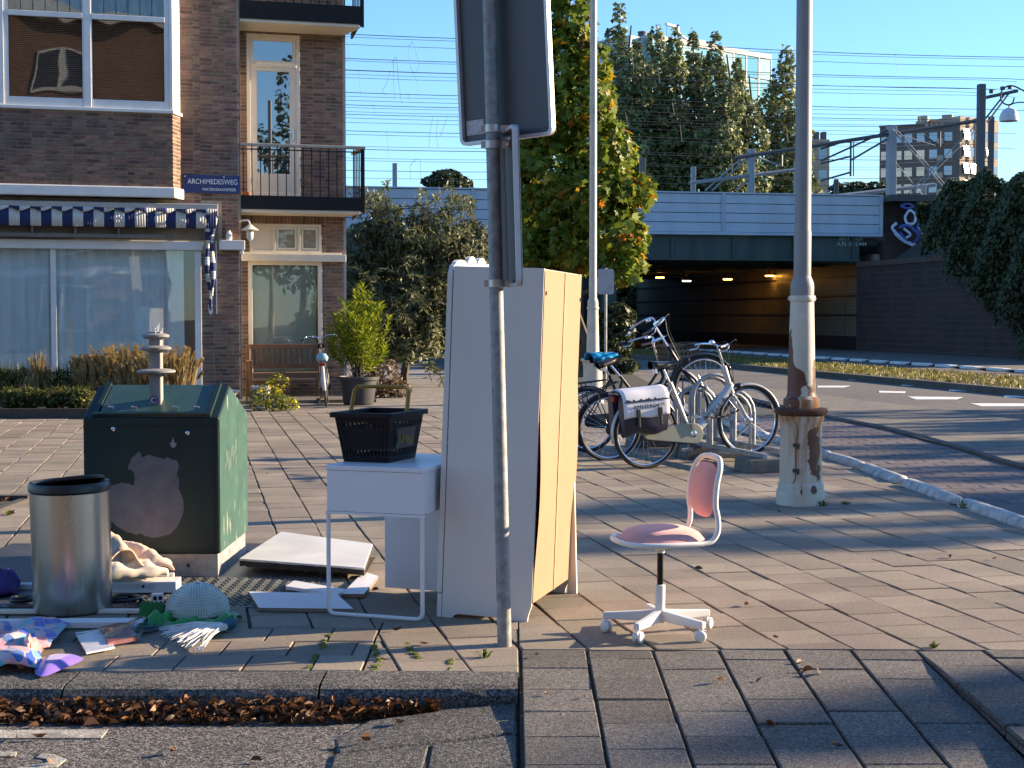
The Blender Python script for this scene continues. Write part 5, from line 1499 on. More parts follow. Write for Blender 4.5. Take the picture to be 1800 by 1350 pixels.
def bicycle(label, rear, front, frame_m, case_m, guard_m, hb='city', step=True, tall=1.06, saddle=True, stand=True, rack=True, thick=.017, letters=None, wall=None, roll=0.0, saddle_m=None):
    Rw = .345
    d = Vector(front) - Vector(rear); WB = .0 + 1.12
    yaw = math.atan2(d.y, d.x); pit = math.atan2(d.z, math.hypot(d.x, d.y))
    t = thing('bicycle', label, 'bicycle', rear, (0, 0, 0), 'bicycles')
    t.rotation_euler = (rz(yaw) @ Matrix.Rotation(-pit, 3, 'Y') @ Matrix.Rotation(roll, 3, 'X')).to_euler()
    wheel_parts(t, 0, Rw, Rw, 'rear_wheel', wall=wall); wheel_parts(t, WB, Rw, Rw, 'front_wheel', wall=wall)
    bb = Vector((.47, 0, .29)); st = Vector((.29, 0, .80)); hb0 = Vector((.945, 0, .66)); ht = Vector((.885, 0, .90))
    m = MB()
    m.tube([bb, st], thick, 10); m.tube([hb0 + Vector((.01, 0, -.03)), ht], thick * 1.15, 10)
    if step:
        m.tube(catmull([hb0 + Vector((-.01, 0, .03)), hb0.lerp(bb, .55) + Vector((.02, 0, -.01)), bb + Vector((.07, 0, .03)), bb], 6), thick * 1.7, 10, flat=.75)
        if thick < .02: m.tube(catmull([ht + Vector((.02, 0, -.08)), Vector((.66, 0, .56)), bb.lerp(st, .35)], 6), thick * .9, 8)
    else:
        m.tube([hb0, bb], thick * 1.2, 10); m.tube([ht + Vector((.01, 0, -.04)), st + Vector((.02, 0, -.06))], thick, 10)
    for s in (-.055, .055):
        m.tube([bb + Vector((0, s * .5, 0)), (0.0, s, Rw)], .010, 6); m.tube([st + Vector((.01, s * .3, -.05)), (0, s, Rw)], .008, 6)
    fr = m.build('frame', frame_m, t, smooth=True)
    m = MB()
    m.tube([hb0 + Vector((.008, 0, -.02)), hb0 + Vector((.016, 0, -.06))], .02, 8)
    for s in (-.05, .05):
        m.tube(catmull([hb0 + Vector((.01, s * .7, -.05)), (1.02, s, .50), (1.07, s, .40), (WB, s, Rw)], 4), [.015 - .0004 * i for i in range(13)], 8)
    m.build('fork', frame_m, t, smooth=True)
    m = MB(); g0 = ht; g1 = ht + (ht - hb0).normalized() * (tall - .90)
    m.tube([g0 - (ht - hb0) * .1, g1], .0125, 8)
    if hb == 'city':
        for s in (-1, 1):
            m.tube(catmull([g1, g1 + Vector((.05, s * .08, .03)), g1 + Vector((.05, s * .19, .05)), g1 + Vector((-.05, s * .27, .03)), g1 + Vector((-.17, s * .29, .0))], 5), .011, 8)
    else:
        for s in (-1, 1):
            m.tube(catmull([g1, g1 + Vector((.03, s * .1, .015)), g1 + Vector((-.02, s * .23, .03)), g1 + Vector((-.10, s * .30, .02))], 5), .011, 8)
    h = m.build('handlebar', chrome, t, smooth=True)
    for s in (-1, 1):
        e = g1 + (Vector((-.17, s * .29, .0)) if hb == 'city' else Vector((-.10, s * .30, .02)))
        dd = Vector((-.10, s * .015, -.01)) if hb == 'city' else Vector((-.07, s * .045, -.005))
        m = MB(); m.tube([e - dd * .1, e + dd], .017, 8); m.build('grip', black_plastic, h, smooth=True)
        m = MB(); m.tube(catmull([e + Vector((.06, -s * .01, .0)), e + Vector((.03, s * .0, -.035)), e + Vector((-.05, s * .01, -.045))], 4), .006, 6); m.build('brake_lever', chrome, h, smooth=True)
    m = MB(); m.lathe([(.028, 0), (.03, .012), (.02, .03), (.002, .035)], 14, tuple(g1 + Vector((.0, .12, .03)))); m.build('bell', chrome, h, smooth=True)
    m = MB(); m.tube(catmull([g1 + Vector((-.04, -.22, .0)), g1 + Vector((.14, -.12, .06)), g1 + Vector((.13, -.02, -.12)), hb0 + Vector((.03, -.03, .05))], 6), .004, 5); m.tube(catmull([g1 + Vector((-.04, .22, .0)), g1 + Vector((.16, .10, .03)), g1 + Vector((.12, .02, -.15)), hb0 + Vector((.04, .03, .0))], 6), .004, 5); m.build('cable', black_plastic, h, smooth=True)
    # cranks
    m = MB(); m.tube([bb + Vector((0, -.085, 0)), bb + Vector((0, .075, 0))], .015, 8); m.tube([bb + Vector((0, -.085, 0)), bb + Vector((-.02, -.09, .17))], .011, 6); m.tube([bb + Vector((0, .075, 0)), bb + Vector((.02, .08, -.17))], .011, 6)
    m.box(tuple(bb + Vector((-.02, -.135, .17))), (.09, .07, .022)); m.box(tuple(bb + Vector((.02, .125, -.17))), (.09, .07, .022))
    m.lathe([(.05, -.012), (.055, -.004), (.02, .006)], 20, tuple(bb + Vector((0, -.078, 0))), rot=Matrix.Rotation(R(90), 3, 'X')); m.build('crank', chrome if frame_m is alu else dark_metal, t, smooth=True)
    # chain case
    if case_m:
        top, bot = [], []
        out = arc((.47, .29), .105, -75, 75, 8) + arc((.0, Rw), .062, 100, 262, 8)
        m = MB(); m.prism(out, lambda a, c, dd: (a, dd, c), -.055, -.08); m.build('chain_case', case_m, t, bevel=.008)
        m = MB(); m.prism([(a, c - .012) for a, c in out], lambda a, c, dd: (a, dd, c), -.045, -.056); m.build('chain_case_back', black_plastic, t)
    else:
        m = MB(); m.tube([(0, -.05, Rw + .035), (.47, -.05, .29 + .085)], .006, 5); m.tube([(0, -.05, Rw - .035), (.47, -.05, .29 - .085)], .006, 5); m.lathe([(.088, -.003), (.088, .003)], 24, (.47, -.05, .29), rot=Matrix.Rotation(R(90), 3, 'X')); m.build('chain', dark_metal, t)
    # mudguards
    for cx, a0, a1, nm in ((0, 30, 190, 'mudguard'), (WB, 12, 165, 'mudguard')):
        m = MB()
        prof = [(-.026, -.012), (-.018, .0), (0, .006), (.018, .0), (.026, -.012)]
        nn = 26; vs = []
        for i in range(nn + 1):
            a = R(a0 + (a1 - a0) * i / nn)
            for y_, dr in prof: vs.append((cx + (Rw + .018 + dr) * math.cos(a), y_, Rw + (Rw + .018 + dr) * math.sin(a)))
        m.add(vs, [(i*5 + j, i*5 + j + 1, i*5 + 5 + j + 1, i*5 + 5 + j) for i in range(nn) for j in range(4)]); m.build(nm, guard_m, t, smooth=True, solid=.003, angle=70)
    if rack:
        m = MB(); zr = .745
        for y_ in (-.06, .06): m.tube([(-.30, y_, zr), (.25, y_ * .6, zr + .01)], .007, 6)
        for x_ in (-.28, -.12, .05): m.tube([(x_, -.06, zr), (x_, .06, zr)], .005, 6)
        for y_ in (-.06, .06): m.tube([(-.2, y_, zr), (0, y_ * 1.1, Rw)], .006, 6); m.tube([(-.02, y_, zr), (0, y_ * 1.1, Rw)], .006, 6)
        m.build('rear_rack', frame_m if frame_m is alu else dark_metal, t, smooth=True)
        m = MB(); m.box((-.32, 0, .70), (.03, .09, .05)); m.build('tail_light', M('red_lens', (.25, .01, .01), .25), t, bevel=.006)
    if saddle:
        m = MB(); sp = Vector((.235, 0, .97)); m.tube([st - Vector((-.02, 0, .06)), sp - Vector((0, 0, .04))], .013, 8); m.build('seat_post', chrome, t, smooth=True)
        m = MB()
        def sf(u, v):
            x = .15 - .29 * u; w = .025 + .085 * max(0, (u - .3) / .7) ** .75; w *= 1 - .5 * max(0, (u - .93) / .07)
            a = math.pi * 2 * v
            return (sp.x + x, w * math.cos(a), sp.z + (.028 + .02 * u) * math.sin(a) * (1 if math.sin(a) > 0 else .7) + .015 * abs(u - .4))
        m.grid(sf, 14, 17); m.build('saddle', saddle_m or M('saddle_leather', (.022, .019, .017), .35, var=.2), t, smooth=True, angle=80)
        m = MB()
        for y_ in (-.035, .035): m.tube([(sp.x - .10, y_, sp.z - .02), (sp.x - .09, y_, sp.z - .065)], .012, 6)
        m.build('saddle_spring', chrome, t, smooth=True)
    m = MB(); hl = hb0 + Vector((.085, 0, .03)); m.lathe([(.015, -.04), (.03, -.02), (.034, .02), (.03, .03)], 14, tuple(hl), rot=Matrix.Rotation(R(90), 3, 'Y')); m.tube([hb0 + Vector((.02, 0, .0)), hl + Vector((-.03, 0, 0))], .006, 5); m.build('headlight', black_plastic, t, smooth=True)
    if stand:
        m = MB(); m.tube([(.40, .05, .27), (.36, .12, .05)], .009, 6); m.build('kickstand', dark_metal, t)
    if letters:
        a = hb0.lerp(bb, .45); dd = (hb0 - bb); an = math.atan2(dd.z, dd.x)
        text('lettering', letters, .082, M('letter_black', (.02, .02, .02), .4), t, (a.x + .012, -.0475, a.z), (R(90), -an, 0), space=1.25)
    return t
bikeA = bicycle('silver step-through bicycle with white front fork parked in the low rack slot', (1.305, 14.63, 0), (2.37, 15.05, .095), alu, M('olive_case', (.30, .31, .25), .35), M('silver_guard', (.42, .43, .44), .35, .3), hb='sport', tall=1.10, thick=.026, letters='STELLA', wall=chrome, rack=True)
bikeD = bicycle('black roadster bicycle with its front wheel raised in the high rack slot', (1.10, 15.60, 0), (2.14, 15.93, .40), black_paint, black_plastic, black_paint, hb='city', tall=1.17, thick=.017, rack=True)
bikeC = bicycle('black bicycle furthest behind, its saddle under a blue cover', (.84, 16.45, 0), (1.92, 16.85, .10), black_paint, black_plastic, black_paint, hb='city', tall=1.12, thick=.017, saddle_m=M('navy_saddle', (.02, .03, .09), .5))

def on_bike(b, p): 
    return Matrix.LocRotScale(b.location, b.rotation_euler, None) @ Vector(p)
# panniers
pn = thing('pannier_bag', 'white and navy double pannier printed with a skyline over the silver bicycle rear wheel', 'pannier', tuple(bikeA.location), tuple(bikeA.rotation_euler))
navyb = M('navy_tarp', (.012, .014, .035), .35, var=.2, bump=.1, bscale=20); whb = M('white_tarp', (.70, .70, .74), .3, var=.05, bump=.06, bscale=12)
for s in (-1, 1):
    m = MB()
    def pf(u, v):
        # bulging bag, u along, v round the section
        x = -.30 + .46 * u; a = 2 * math.pi * v
        bulge = .055 + .03 * math.sin(math.pi * u)
        yy = s * (.115 + bulge * math.cos(a)); zz = .55 + .20 * math.copysign(abs(math.sin(a)) ** .6, math.sin(a)) - (.015 * math.cos(u * 9))
        return (x, yy, zz)
    m.grid(pf, 12, 21)
    m.add([pf(0, j / 20) for j in range(20)], [tuple(range(20))]); m.add([pf(1, j / 20) for j in range(20)], [tuple(range(19, -1, -1))])
    m.build('bag', navyb, pn, smooth=True, angle=60)
m = MB()
flap = [(-.085, .785), (-.10, .785), (-.14, .778), (-.175, .75), (-.198, .70), (-.205, .62), (-.203, .53)]
prof = [(.10, .76), (.0, .79), (-.08, .785), (-.14, .772), (-.178, .745), (-.202, .69), (-.21, .61), (-.207, .52)]
m.grid(lambda u, v: (-.315 + .49 * u + .012 * v * math.sin(u * 5), catmull([(a, c, 0) for a, c in prof], 3)[int(round(v * 21))].x, catmull([(a, c, 0) for a, c in prof], 3)[int(round(v * 21))].y + .010 * math.sin(u * 8) * v), 14, 22)
fp = m.build('flap', whb, pn, smooth=True, solid=.005, angle=80)
sk_m = M('print_navy', (.015, .02, .06), .4)
text('lettering', 'AMSTERDAM', .056, sk_m, fp, (-.055, -.2185, .622), (R(90), 0, 0), sx=1.0)
m = MB()
x = -.30
while x < .16:
    w_ = rnd.uniform(.008, .022); h_ = rnd.choice([.006, .01, .016, .022]) * (1 if x < .05 else .5)
    m.b2(x, x + w_ * .95, -.2175, -.2155, .672, .676 + h_); x += w_
m.b2(-.305, .165, -.2172, -.2156, .668, .672); m.build('skyline_print', sk_m, fp)
for x in (-.17, .06):
    m = MB(); m.b2(x - .022, x + .022, -.232, -.213, .52, .60); m.b2(x - .014, x + .014, -.226, -.212, .43, .52); m.build('buckle', black_plastic, pn, bevel=.006)
# blue saddle cover
sc_ = thing('saddle_cover', 'bright blue plastic saddle cover tied over the furthest bicycle saddle', 'saddle cover', tuple(on_bike(bikeC, (.235, 0, .97))), tuple(bikeC.rotation_euler))
m = MB()
rr = np.random.default_rng(9)
def cf(u, v):
    x = .16 - .33 * u; w = .05 + .085 * u ** .6
    a = math.pi * (1.25 * v - .125)
    k = 1 + .10 * math.sin(u * 17 + v * 9) + .06 * math.sin(v * 31)
    return (x, w * math.cos(a) * k, .005 + .06 * math.sin(a) * k + .03 * u)
m.grid(cf, 16, 19); m.build('cover', M('blue_film', (.01, .26, .48), .22, var=.25, scale=20), sc_, smooth=True, solid=.003, angle=50)
m = MB(); m.lathe([(.006, .03), (.02, .0), (.035, -.05), (.028, -.08), (.01, -.09)], 10, (-.05, -.05, -.02)); m.build('knot', MATS['blue_film'], sc_, smooth=True)
# crate on bike C
cr_ = thing('bicycle_crate', 'black plastic crate on the front carrier of the furthest bicycle', 'crate', tuple(on_bike(bikeC, (1.12, 0, .80))), tuple(bikeC.rotation_euler))
m = MB()
for z in (0, .06, .12, .18, .24): 
    for y_ in (-.15, .15): m.b2(-.19, .19, y_ - .006, y_ + .006, z, z + .022)
    for x in (-.19, .19): m.b2(x - .006, x + .006, -.144, .144, z, z + .022)
for x in np.linspace(-.19, .19, 9): 
    for y_ in (-.15, .15): m.b2(x - .006, x + .006, y_ - .004, y_ + .004, .022, .24)
for y_ in np.linspace(-.14, .14, 7):
    for x in (-.19, .19): m.b2(x - .004, x + .004, y_ - .006, y_ + .006, .022, .24)
m.b2(-.184, .184, -.144, .144, .0, .008); m.build('crate', black_plastic, cr_)
m = MB(); m.tube([(-.15, -.09, -.005), (.12, -.09, -.005)], .008, 6); m.tube([(-.15, .09, -.005), (.12, .09, -.005)], .008, 6); m.tube([(.0, .09, -.01), (.0, .06, -.44)], .008, 6); m.tube([(.0, -.09, -.01), (.0, -.06, -.44)], .008, 6); m.build('carrier', dark_metal, cr_)
# chain lock
lk = thing('chain_lock', 'chain lock strung from the silver bicycle frame to its front wheel', 'chain lock', tuple(bikeA.location), tuple(bikeA.rotation_euler))
m = MB(); ca, cb = Vector((.62, -.04, .44)), Vector((.98, -.05, .46))
for i in range(14):
    t_ = i / 13; p = ca.lerp(cb, t_) - Vector((0, 0, .035 * math.sin(math.pi * t_)))
    m.lathe([(.010, -.003), (.014, 0), (.010, .003)], 8, tuple(p), rot=Matrix.Rotation(R(90 * (i % 2)), 3, 'X') @ Matrix.Rotation(R(20), 3, 'Z'), sx=1.5)
m.build('chain', dark_metal, lk)
# rack
rk = thing('bicycle_rack', 'galvanised bicycle rack with arched hoops on concrete blocks', 'bicycle rack', (2.32, 15.35, 0), (0, 0, math.atan2(2.6, -.75)))
m = MB()
for y_ in (-.10, .28): m.box((.55, y_, .155), (3.3, .05, .05))
m.build('rail', galv, rk, bevel=.006)
for i in range(5):
    x = -.02 + i * .46
    hi = (i % 2 == 1)
    hgt = .86 if hi else .72
    m = MB()
    pts = [(x, .34, .17), (x - .02, .30, hgt * .6), (x, .22, hgt * .88)] 
    W_ = .30
    P = [(x, .36, .18)] + [(x, .13 + .23 * math.cos(R(a)), hgt - .23 + .23 * math.sin(R(a))) for a in range(0, 181, 20)] + [(x, -.10, .18)]
    m.tube(P, .020, 10)
    m.tube([(x + .075, .36, .18)] + [(x + .075, .13 + .23 * math.cos(R(a)), hgt - .26 + .23 * math.sin(R(a))) for a in range(0, 181, 20)] + [(x + .075, -.10, .18)], .020, 10)
    m.build('hoop', galv, rk, smooth=True)
    m = MB(); zt = .38 if hi else .085
    m.prism([(-.04, 0), (.04, 0), (.04, .03), (.034, .03), (.034, .006), (-.034, .006), (-.034, .03), (-.04, .03)], lambda a, c, d: (x + .038 + a, d, zt + c), -.35, .35); m.build('wheel_tray', galv, rk)
    if hi:
        m = MB(); m.tube([(x + .038, -.3, .36), (x + .038, -.1, .17)], .014, 6); m.build('tray_strut', galv, rk); m = MB(); m.tube([(x + .038, .3, .36), (x + .038, .28, .17)], .014, 6); m.build('tray_strut', galv, rk)
for x in (-.95, .55, 2.0):
    m = MB(); m.box((x, .09, .065), (.34, .75, .13), taper=.96); m.build('concrete_block', M('block_concrete', (.13, .125, .115), .9, var=.25, scale=10, bump=.4), rk, bevel=.012)

# ================================================================ by the house: bench, bicycle, pots
bnp = G(500, 706)
wood = M('teak', (.15, .085, .05), .75, var=.3, scale=9, bump=.2, stretch=(1, 1, 3))
bench = thing('garden_bench', 'brown wooden garden bench under the wing window', 'bench', (BP.x + math.cos(BA) * .78 + math.sin(BA) * -.42, BP.y + math.sin(BA) * .78 + math.cos(BA) * .42, .05), (0, 0, BA))
bwid = 1.28
for x in (-bwid/2 + .03, bwid/2 - .03):
    for y_, h_ in ((-.22, .62), (.24, .92)):
        m = MB(); m.b2(x - .03, x + .03, y_ - .03, y_ + .03, 0, h_); m.build('leg', wood, bench, bevel=.005)
    m = MB(); m.b2(x - .035, x + .035, -.27, .21, .62, .65); m.build('armrest', wood, bench, bevel=.006)
for y_ in (-.20, -.11, -.02, .07, .16):
    m = MB(); m.b2(-bwid/2 + .06, bwid/2 - .06, y_ - .038, y_ + .038, .41, .435); m.build('seat_slat', wood, bench)
m = MB(); m.b2(-bwid/2 + .06, bwid/2 - .06, .22, .26, .84, .92); m.build('back_rail', wood, bench, bevel=.006)
m = MB(); m.b2(-bwid/2 + .06, bwid/2 - .06, .225, .255, .50, .56); m.b2(-bwid/2 + .06, bwid/2 - .06, -.245, -.215, .34, .41); m.build('lower_rail', wood, bench)
for i in range(12):
    x = -bwid/2 + .11 + (bwid - .22) * i / 11
    m = MB(); m.b2(x - .022, x + .022, .232, .248, .56, .84); m.build('back_slat', wood, bench)
hbk = bicycle('old white bicycle with brown saddle parked end-on beside the garden bench', (G(574, 716).x, G(574, 716).y, 0), (G(574, 716).x - .12, G(574, 716).y + 1.12, 0), M('old_white_frame', (.55, .53, .50), .4, var=.2), None, M('old_guard', (.5, .48, .45), .4), hb='city', tall=1.10, rack=True, roll=R(-5), saddle_m=M('brown_saddle', (.10, .045, .025), .5))
sbag = thing('saddle_bag', 'light blue cloth bundle under the saddle of the old white bicycle', 'cloth', tuple(on_bike(hbk, (.10, 0, .80))))
m = MB(); m.lathe([(.001, -.07), (.09, -.06), (.10, .0), (.07, .06), (.001, .08)], 14, sx=1.0, sy=.8); m.v = [(x + rnd.uniform(-.01, .01), y + rnd.uniform(-.01, .01), z) for x, y, z in m.v]; m.build('bundle', M('light_blue_cloth', (.25, .42, .48), .8), sbag, smooth=True, angle=80)

# ================================================================ vegetation
def leaf_mat(name, c, cols, transl=.35, rough=.5):
    return M(name, c, rough, var=.25, scale=.9, ramp=cols, transl=transl, spec=.35)
def leaf_mesh(name, P, Nn, size, mat, parent, ratio=.55, seed=1, droop=0.0, fold=.25, kind=None, lobed=False):
    """one small folded leaf per point"""
    r = np.random.default_rng(seed); n = len(P)
    Nn = Nn / np.maximum(1e-6, np.linalg.norm(Nn, axis=1, keepdims=True))
    t = r.normal(size=(n, 3)); t[:, 2] -= droop
    t -= Nn * np.sum(t * Nn, axis=1, keepdims=True); t /= np.maximum(1e-6, np.linalg.norm(t, axis=1, keepdims=True))
    b = np.cross(Nn, t)
    s = (size * r.uniform(.45, 1.4, size=(n, 1)))
    A = P - t * s * .5; B = P + b * s * ratio * .5 + Nn * s * fold * .5; C = P + t * s * .5; D = P - b * s * ratio * .5 + Nn * s * fold * .5
    if lobed:
        E1 = P + b * s * ratio * .62 + t * s * .28 + Nn * s * fold * .4; E2 = P - b * s * ratio * .62 + t * s * .28 + Nn * s * fold * .4
        B = P + b * s * ratio * .30 - t * s * .02 + Nn * s * fold * .2; D = P - b * s * ratio * .30 - t * s * .02 + Nn * s * fold * .2
        F1 = P + b * s * ratio * .60 - t * s * .30; F2 = P - b * s * ratio * .60 - t * s * .30
        G1 = P + b * s * ratio * .18 + t * s * .18; G2 = P - b * s * ratio * .18 + t * s * .18
        V = np.stack([A, F1, B, E1, G1, C, G2, E2, D, F2], axis=1).reshape(-1, 3); k = 10
    else:
        V = np.stack([A, B, C, D], axis=1).reshape(-1, 3); k = 4
    me = bpy.data.meshes.new(name)
    me.vertices.add(len(V)); me.vertices.foreach_set('co', V.astype(np.float32).ravel())
    me.loops.add(n * k); me.loops.foreach_set('vertex_index', np.arange(n * k, dtype=np.int32))
    me.polygons.add(n); me.polygons.foreach_set('loop_start', np.arange(0, n * k, k, dtype=np.int32))
    me.materials.append(mat); me.update(calc_edges=True)
    o = bpy.data.objects.new(name, me); link(o, parent)
    if kind: o['kind'] = kind
    return o
def blob_points(blobs, n, seed, shell=.55, clump=0.0, nclump=60):
    """points in a set of ellipsoids (cx,cy,cz,rx,ry,rz), denser at the shell and gathered in clumps"""
    r = np.random.default_rng(seed)
    w = np.array([b[3] * b[4] * b[5] for b in blobs]) ** .75; w /= w.sum()
    idx = r.choice(len(blobs), size=n, p=w); B = np.array(blobs)[idx]
    d = r.normal(size=(n, 3)); d /= np.linalg.norm(d, axis=1, keepdims=True)
    rad = r.uniform(0, 1, size=(n, 1)) ** (1 / 3.0); rad = rad * (1 - shell) + shell * r.uniform(.72, 1.08, size=(n, 1))
    P = B[:, :3] + d * rad * B[:, 3:6]
    if clump:
        C = P[r.choice(n, size=nclump)]
        near = ((P[:, None, :] - C[None, :, :]) ** 2).sum(-1).argmin(1) if n * nclump < 6e6 else r.choice(nclump, n)
        P = P + (C[near] - P) * clump * r.uniform(.3, 1, size=(n, 1))
    Nn = d * .8 + r.normal(size=(n, 3)) * .6 + np.array([0, 0, .5])
    return P, Nn
def limb(m, a, b, r0, r1, seed, wob=.08, n=6):
    r = random.Random(seed); a, b = Vector(a), Vector(b); pts = []
    for i in range(n + 1):
        t = i / n; p = a.lerp(b, t); k = (b - a).length * wob * (1 if 0 < i < n else 0)
        pts.append(p + Vector((r.uniform(-k, k), r.uniform(-k, k), r.uniform(-k, k) * .4)))
    m.tube(pts, [r0 + (r1 - r0) * i / n for i in range(n + 1)], 7)
    return pts
bark = M('bark', (.09, .072, .055), .95, var=.4, scale=8, bump=.8, bscale=20, stretch=(1, 1, .25))
def tree(name, label, cat, loc, trunk_h, trunk_r, blobs, n, leaf, lm, seed, group=None, clump=.35, nclump=70, lobed=False, ratio=.55, droop=.3, shell=.55):
    t = thing(name, label, cat, loc, (0, 0, 0), group)
    m = MB(); top = max(b[2] for b in blobs)
    cx = sum(b[0] for b in blobs) / len(blobs); cy = sum(b[1] for b in blobs) / len(blobs)
    limb(m, (0, 0, -.15), (cx * .7, cy * .7, top), trunk_r, trunk_r * .22, seed, .02, 10)
    for i, b in enumerate(blobs):
        z0 = max(trunk_h * .6, min(b[2] * .75, b[2] - b[5] * .6)); k = min(1, z0 / max(.1, top))
        limb(m, (cx * .7 * k, cy * .7 * k, z0), (b[0], b[1], b[2] + b[5] * .3), trunk_r * .42 * (1 - .6 * k), trunk_r * .08, seed + i, .07)
    m.build('trunk', bark, t, smooth=True)
    P, Nn = blob_points(blobs, n, seed, shell, clump, nclump)
    leaf_mesh('crown', P, Nn, leaf, lm, t, ratio, seed + 1, droop, lobed=lobed)
    return t
g_maple = leaf_mat('plane_leaf', (.19, .25, .03), [(0, (.55, .6, .5)), (.55, (1, 1, 1)), (.82, (1.0, 1.0, .9)), (.95, (2.2, 1.1, .35)), (.99, (2.6, .7, .25))], .45)
g_bush = leaf_mat('bush_leaf', (.16, .18, .095), [(0, (.6, .6, .6)), (1, (1.25, 1.2, 1.1))], .3)
g_pop = leaf_mat('poplar_leaf', (.175, .20, .085), [(0, (.5, .55, .5)), (.7, (1.1, 1.1, 1.0)), (1, (2.0, 2.0, 1.7))], .25)
g_dark = leaf_mat('dark_leaf', (.055, .07, .026), [(0, (.6, .6, .6)), (1, (1.3, 1.3, 1.2))], .2)
g_laurel = leaf_mat('laurel_leaf', (.21, .25, .018), [(0, (.6, .75, .6)), (.6, (1, 1, 1)), (1, (1.5, 1.4, 1))], .45)
def at(px, py, y): 
    p = DY(px, py, y); return p
def blob(px, py, y, wpx, hpx, dep=None, base=(0, 0, 0)):
    p = DY(px, py, y); s = y / 2700.0
    return (p.x - base[0], p.y - base[1], p.z - base[2], wpx * s / 2, dep if dep else wpx * s / 2, hpx * s / 2)
def sprays(parent, stems, per, leafsize, mat, seed, ratio, up=0.6, start=.3, stem_r=.006, wood=None, spread=.5):
    '''stems (list of point lists) with leaves set along them'''
    r_ = np.random.default_rng(seed); mm = MB(); P, Nn, T = [], [], []
    for L in stems:
        pts = catmull(L, 6); mm.tube(pts, [stem_r * (1 - .75 * i / len(pts)) for i in range(len(pts))], 4)
        for k in range(per):
            f = start + (1 - start) * (k + r_.uniform(0, 1)) / per; x = f * (len(pts) - 1); i = min(int(x), len(pts) - 2)
            p = pts[i].lerp(pts[i + 1], x - i); d = (pts[i + 1] - pts[i]).normalized()
            a_ = k * 2.4 + r_.uniform(-.4, .4); side = Vector((math.cos(a_), math.sin(a_), 0)); side = (side - d * side.dot(d)).normalized()
            t_ = (d * up + side * spread + Vector((0, 0, r_.uniform(-.15, .15)))).normalized()
            P.append(p + t_ * leafsize * .5); T.append(t_); Nn.append((d - t_ * d.dot(t_)).normalized() * .8 + Vector(r_.normal(size=3)) * .25)
    if wood: mm.build('stems', wood, parent)
    n = len(P); P = np.array([tuple(p) for p in P]); T = np.array([tuple(p) for p in T]); Nn = np.array([tuple(p) for p in Nn])
    Nn -= T * np.sum(Nn * T, 1, keepdims=True); Nn /= np.linalg.norm(Nn, axis=1, keepdims=True); B = np.cross(T, Nn)
    s_ = leafsize * r_.uniform(.6, 1.2, size=(n, 1))
    V = np.stack([P - T * s_ * .5, P + B * s_ * ratio * .5 + Nn * s_ * .08, P + T * s_ * .5 - Nn * s_ * .1, P - B * s_ * ratio * .5 + Nn * s_ * .08], 1).reshape(-1, 3)
    mb = MB(); mb.v = [tuple(v) for v in V]; mb.f = [(4*i, 4*i+1, 4*i+2, 4*i+3) for i in range(n)]; mb.m = [0] * n
    return mb.build('leaves', mat, parent)
# autumn plane tree
tb = (1.62, 37.0, 0)
bl = [blob(x, y, 37 + dy, w, h, None, tb) for x, y, w, h, dy in [(1000, 440, 130, 110, 0), (1085, 420, 120, 120, -.6), (960, 380, 120, 120, .5), (1040, 350, 160, 130, -.4), (1100, 470, 80, 80, -.8), (980, 300, 150, 130, .3), (1060, 270, 130, 130, -.3), (970, 210, 130, 130, .2), (1030, 180, 120, 120, -.2), (985, 110, 100, 130, .1), (1010, 40, 80, 130, 0), (985, -30, 60, 110, 0), (940, 450, 90, 90, .2), (925, 330, 80, 110, .3), (930, 250, 80, 100, .3), (1050, 120, 70, 100, -.1), (950, 60, 70, 120, .1), (1120, 340, 70, 80, -.4), (1090, 330, 80, 60, -.6)]]
tree('plane_tree', 'young plane tree with yellowing leaves behind the wardrobe', 'tree', tb, 2.2, .13, bl, 11000, .19, g_maple, 5, clump=.25, nclump=150, lobed=True, ratio=.95, droop=.6, shell=.3)
# big willow-leaved bush
sbp = (-2.3, 33.0, 0)
bl = [blob(x, y, 33 + dy, w, h, None, sbp) for x, y, w, h, dy in [(650, 520, 130, 190, 0), (730, 500, 150, 220, .3), (810, 500, 130, 200, 0), (690, 420, 120, 120, 0), (770, 420, 110, 110, .2), (640, 440, 90, 130, -.2), (830, 440, 80, 120, .2), (720, 590, 150, 110, -.3), (650, 600, 110, 110, -.4), (600, 500, 70, 140, .5), (790, 575, 110, 80, .2)]]
tree('willow_bush', 'large bushy shrub with narrow grey green leaves beside the brick house', 'shrub', sbp, .4, .10, bl, 13000, .20, g_bush, 17, clump=.35, nclump=160, ratio=.30, droop=1.0, shell=.35)
ob_ = bpy.data.objects['willow_bush']; r9 = random.Random(3); stems = []
for i in range(120):
    px, py = r9.uniform(610, 850), r9.uniform(370, 470)
    p = DY(px, py, 33 + r9.uniform(-.8, .6)) - Vector(sbp); d = Vector((r9.uniform(-.35, .35), r9.uniform(-.3, .1), r9.uniform(.3, .75)))
    if i > 70: px, py = r9.uniform(600, 850), r9.uniform(470, 650); p = DY(px, py, 32.2) - Vector(sbp); d = Vector((r9.uniform(-.4, .4), -.35, r9.uniform(-.2, .3)))
    stems.append([p, p + d * .6, p + d + Vector((d.x * .3, 0, -.08)), p + d * 1.15 + Vector((d.x * .5, -.1, -.25))])
sp_root = sprays(ob_, stems, 26, .20, g_bush, 71, .22, wood=bark, start=.1)
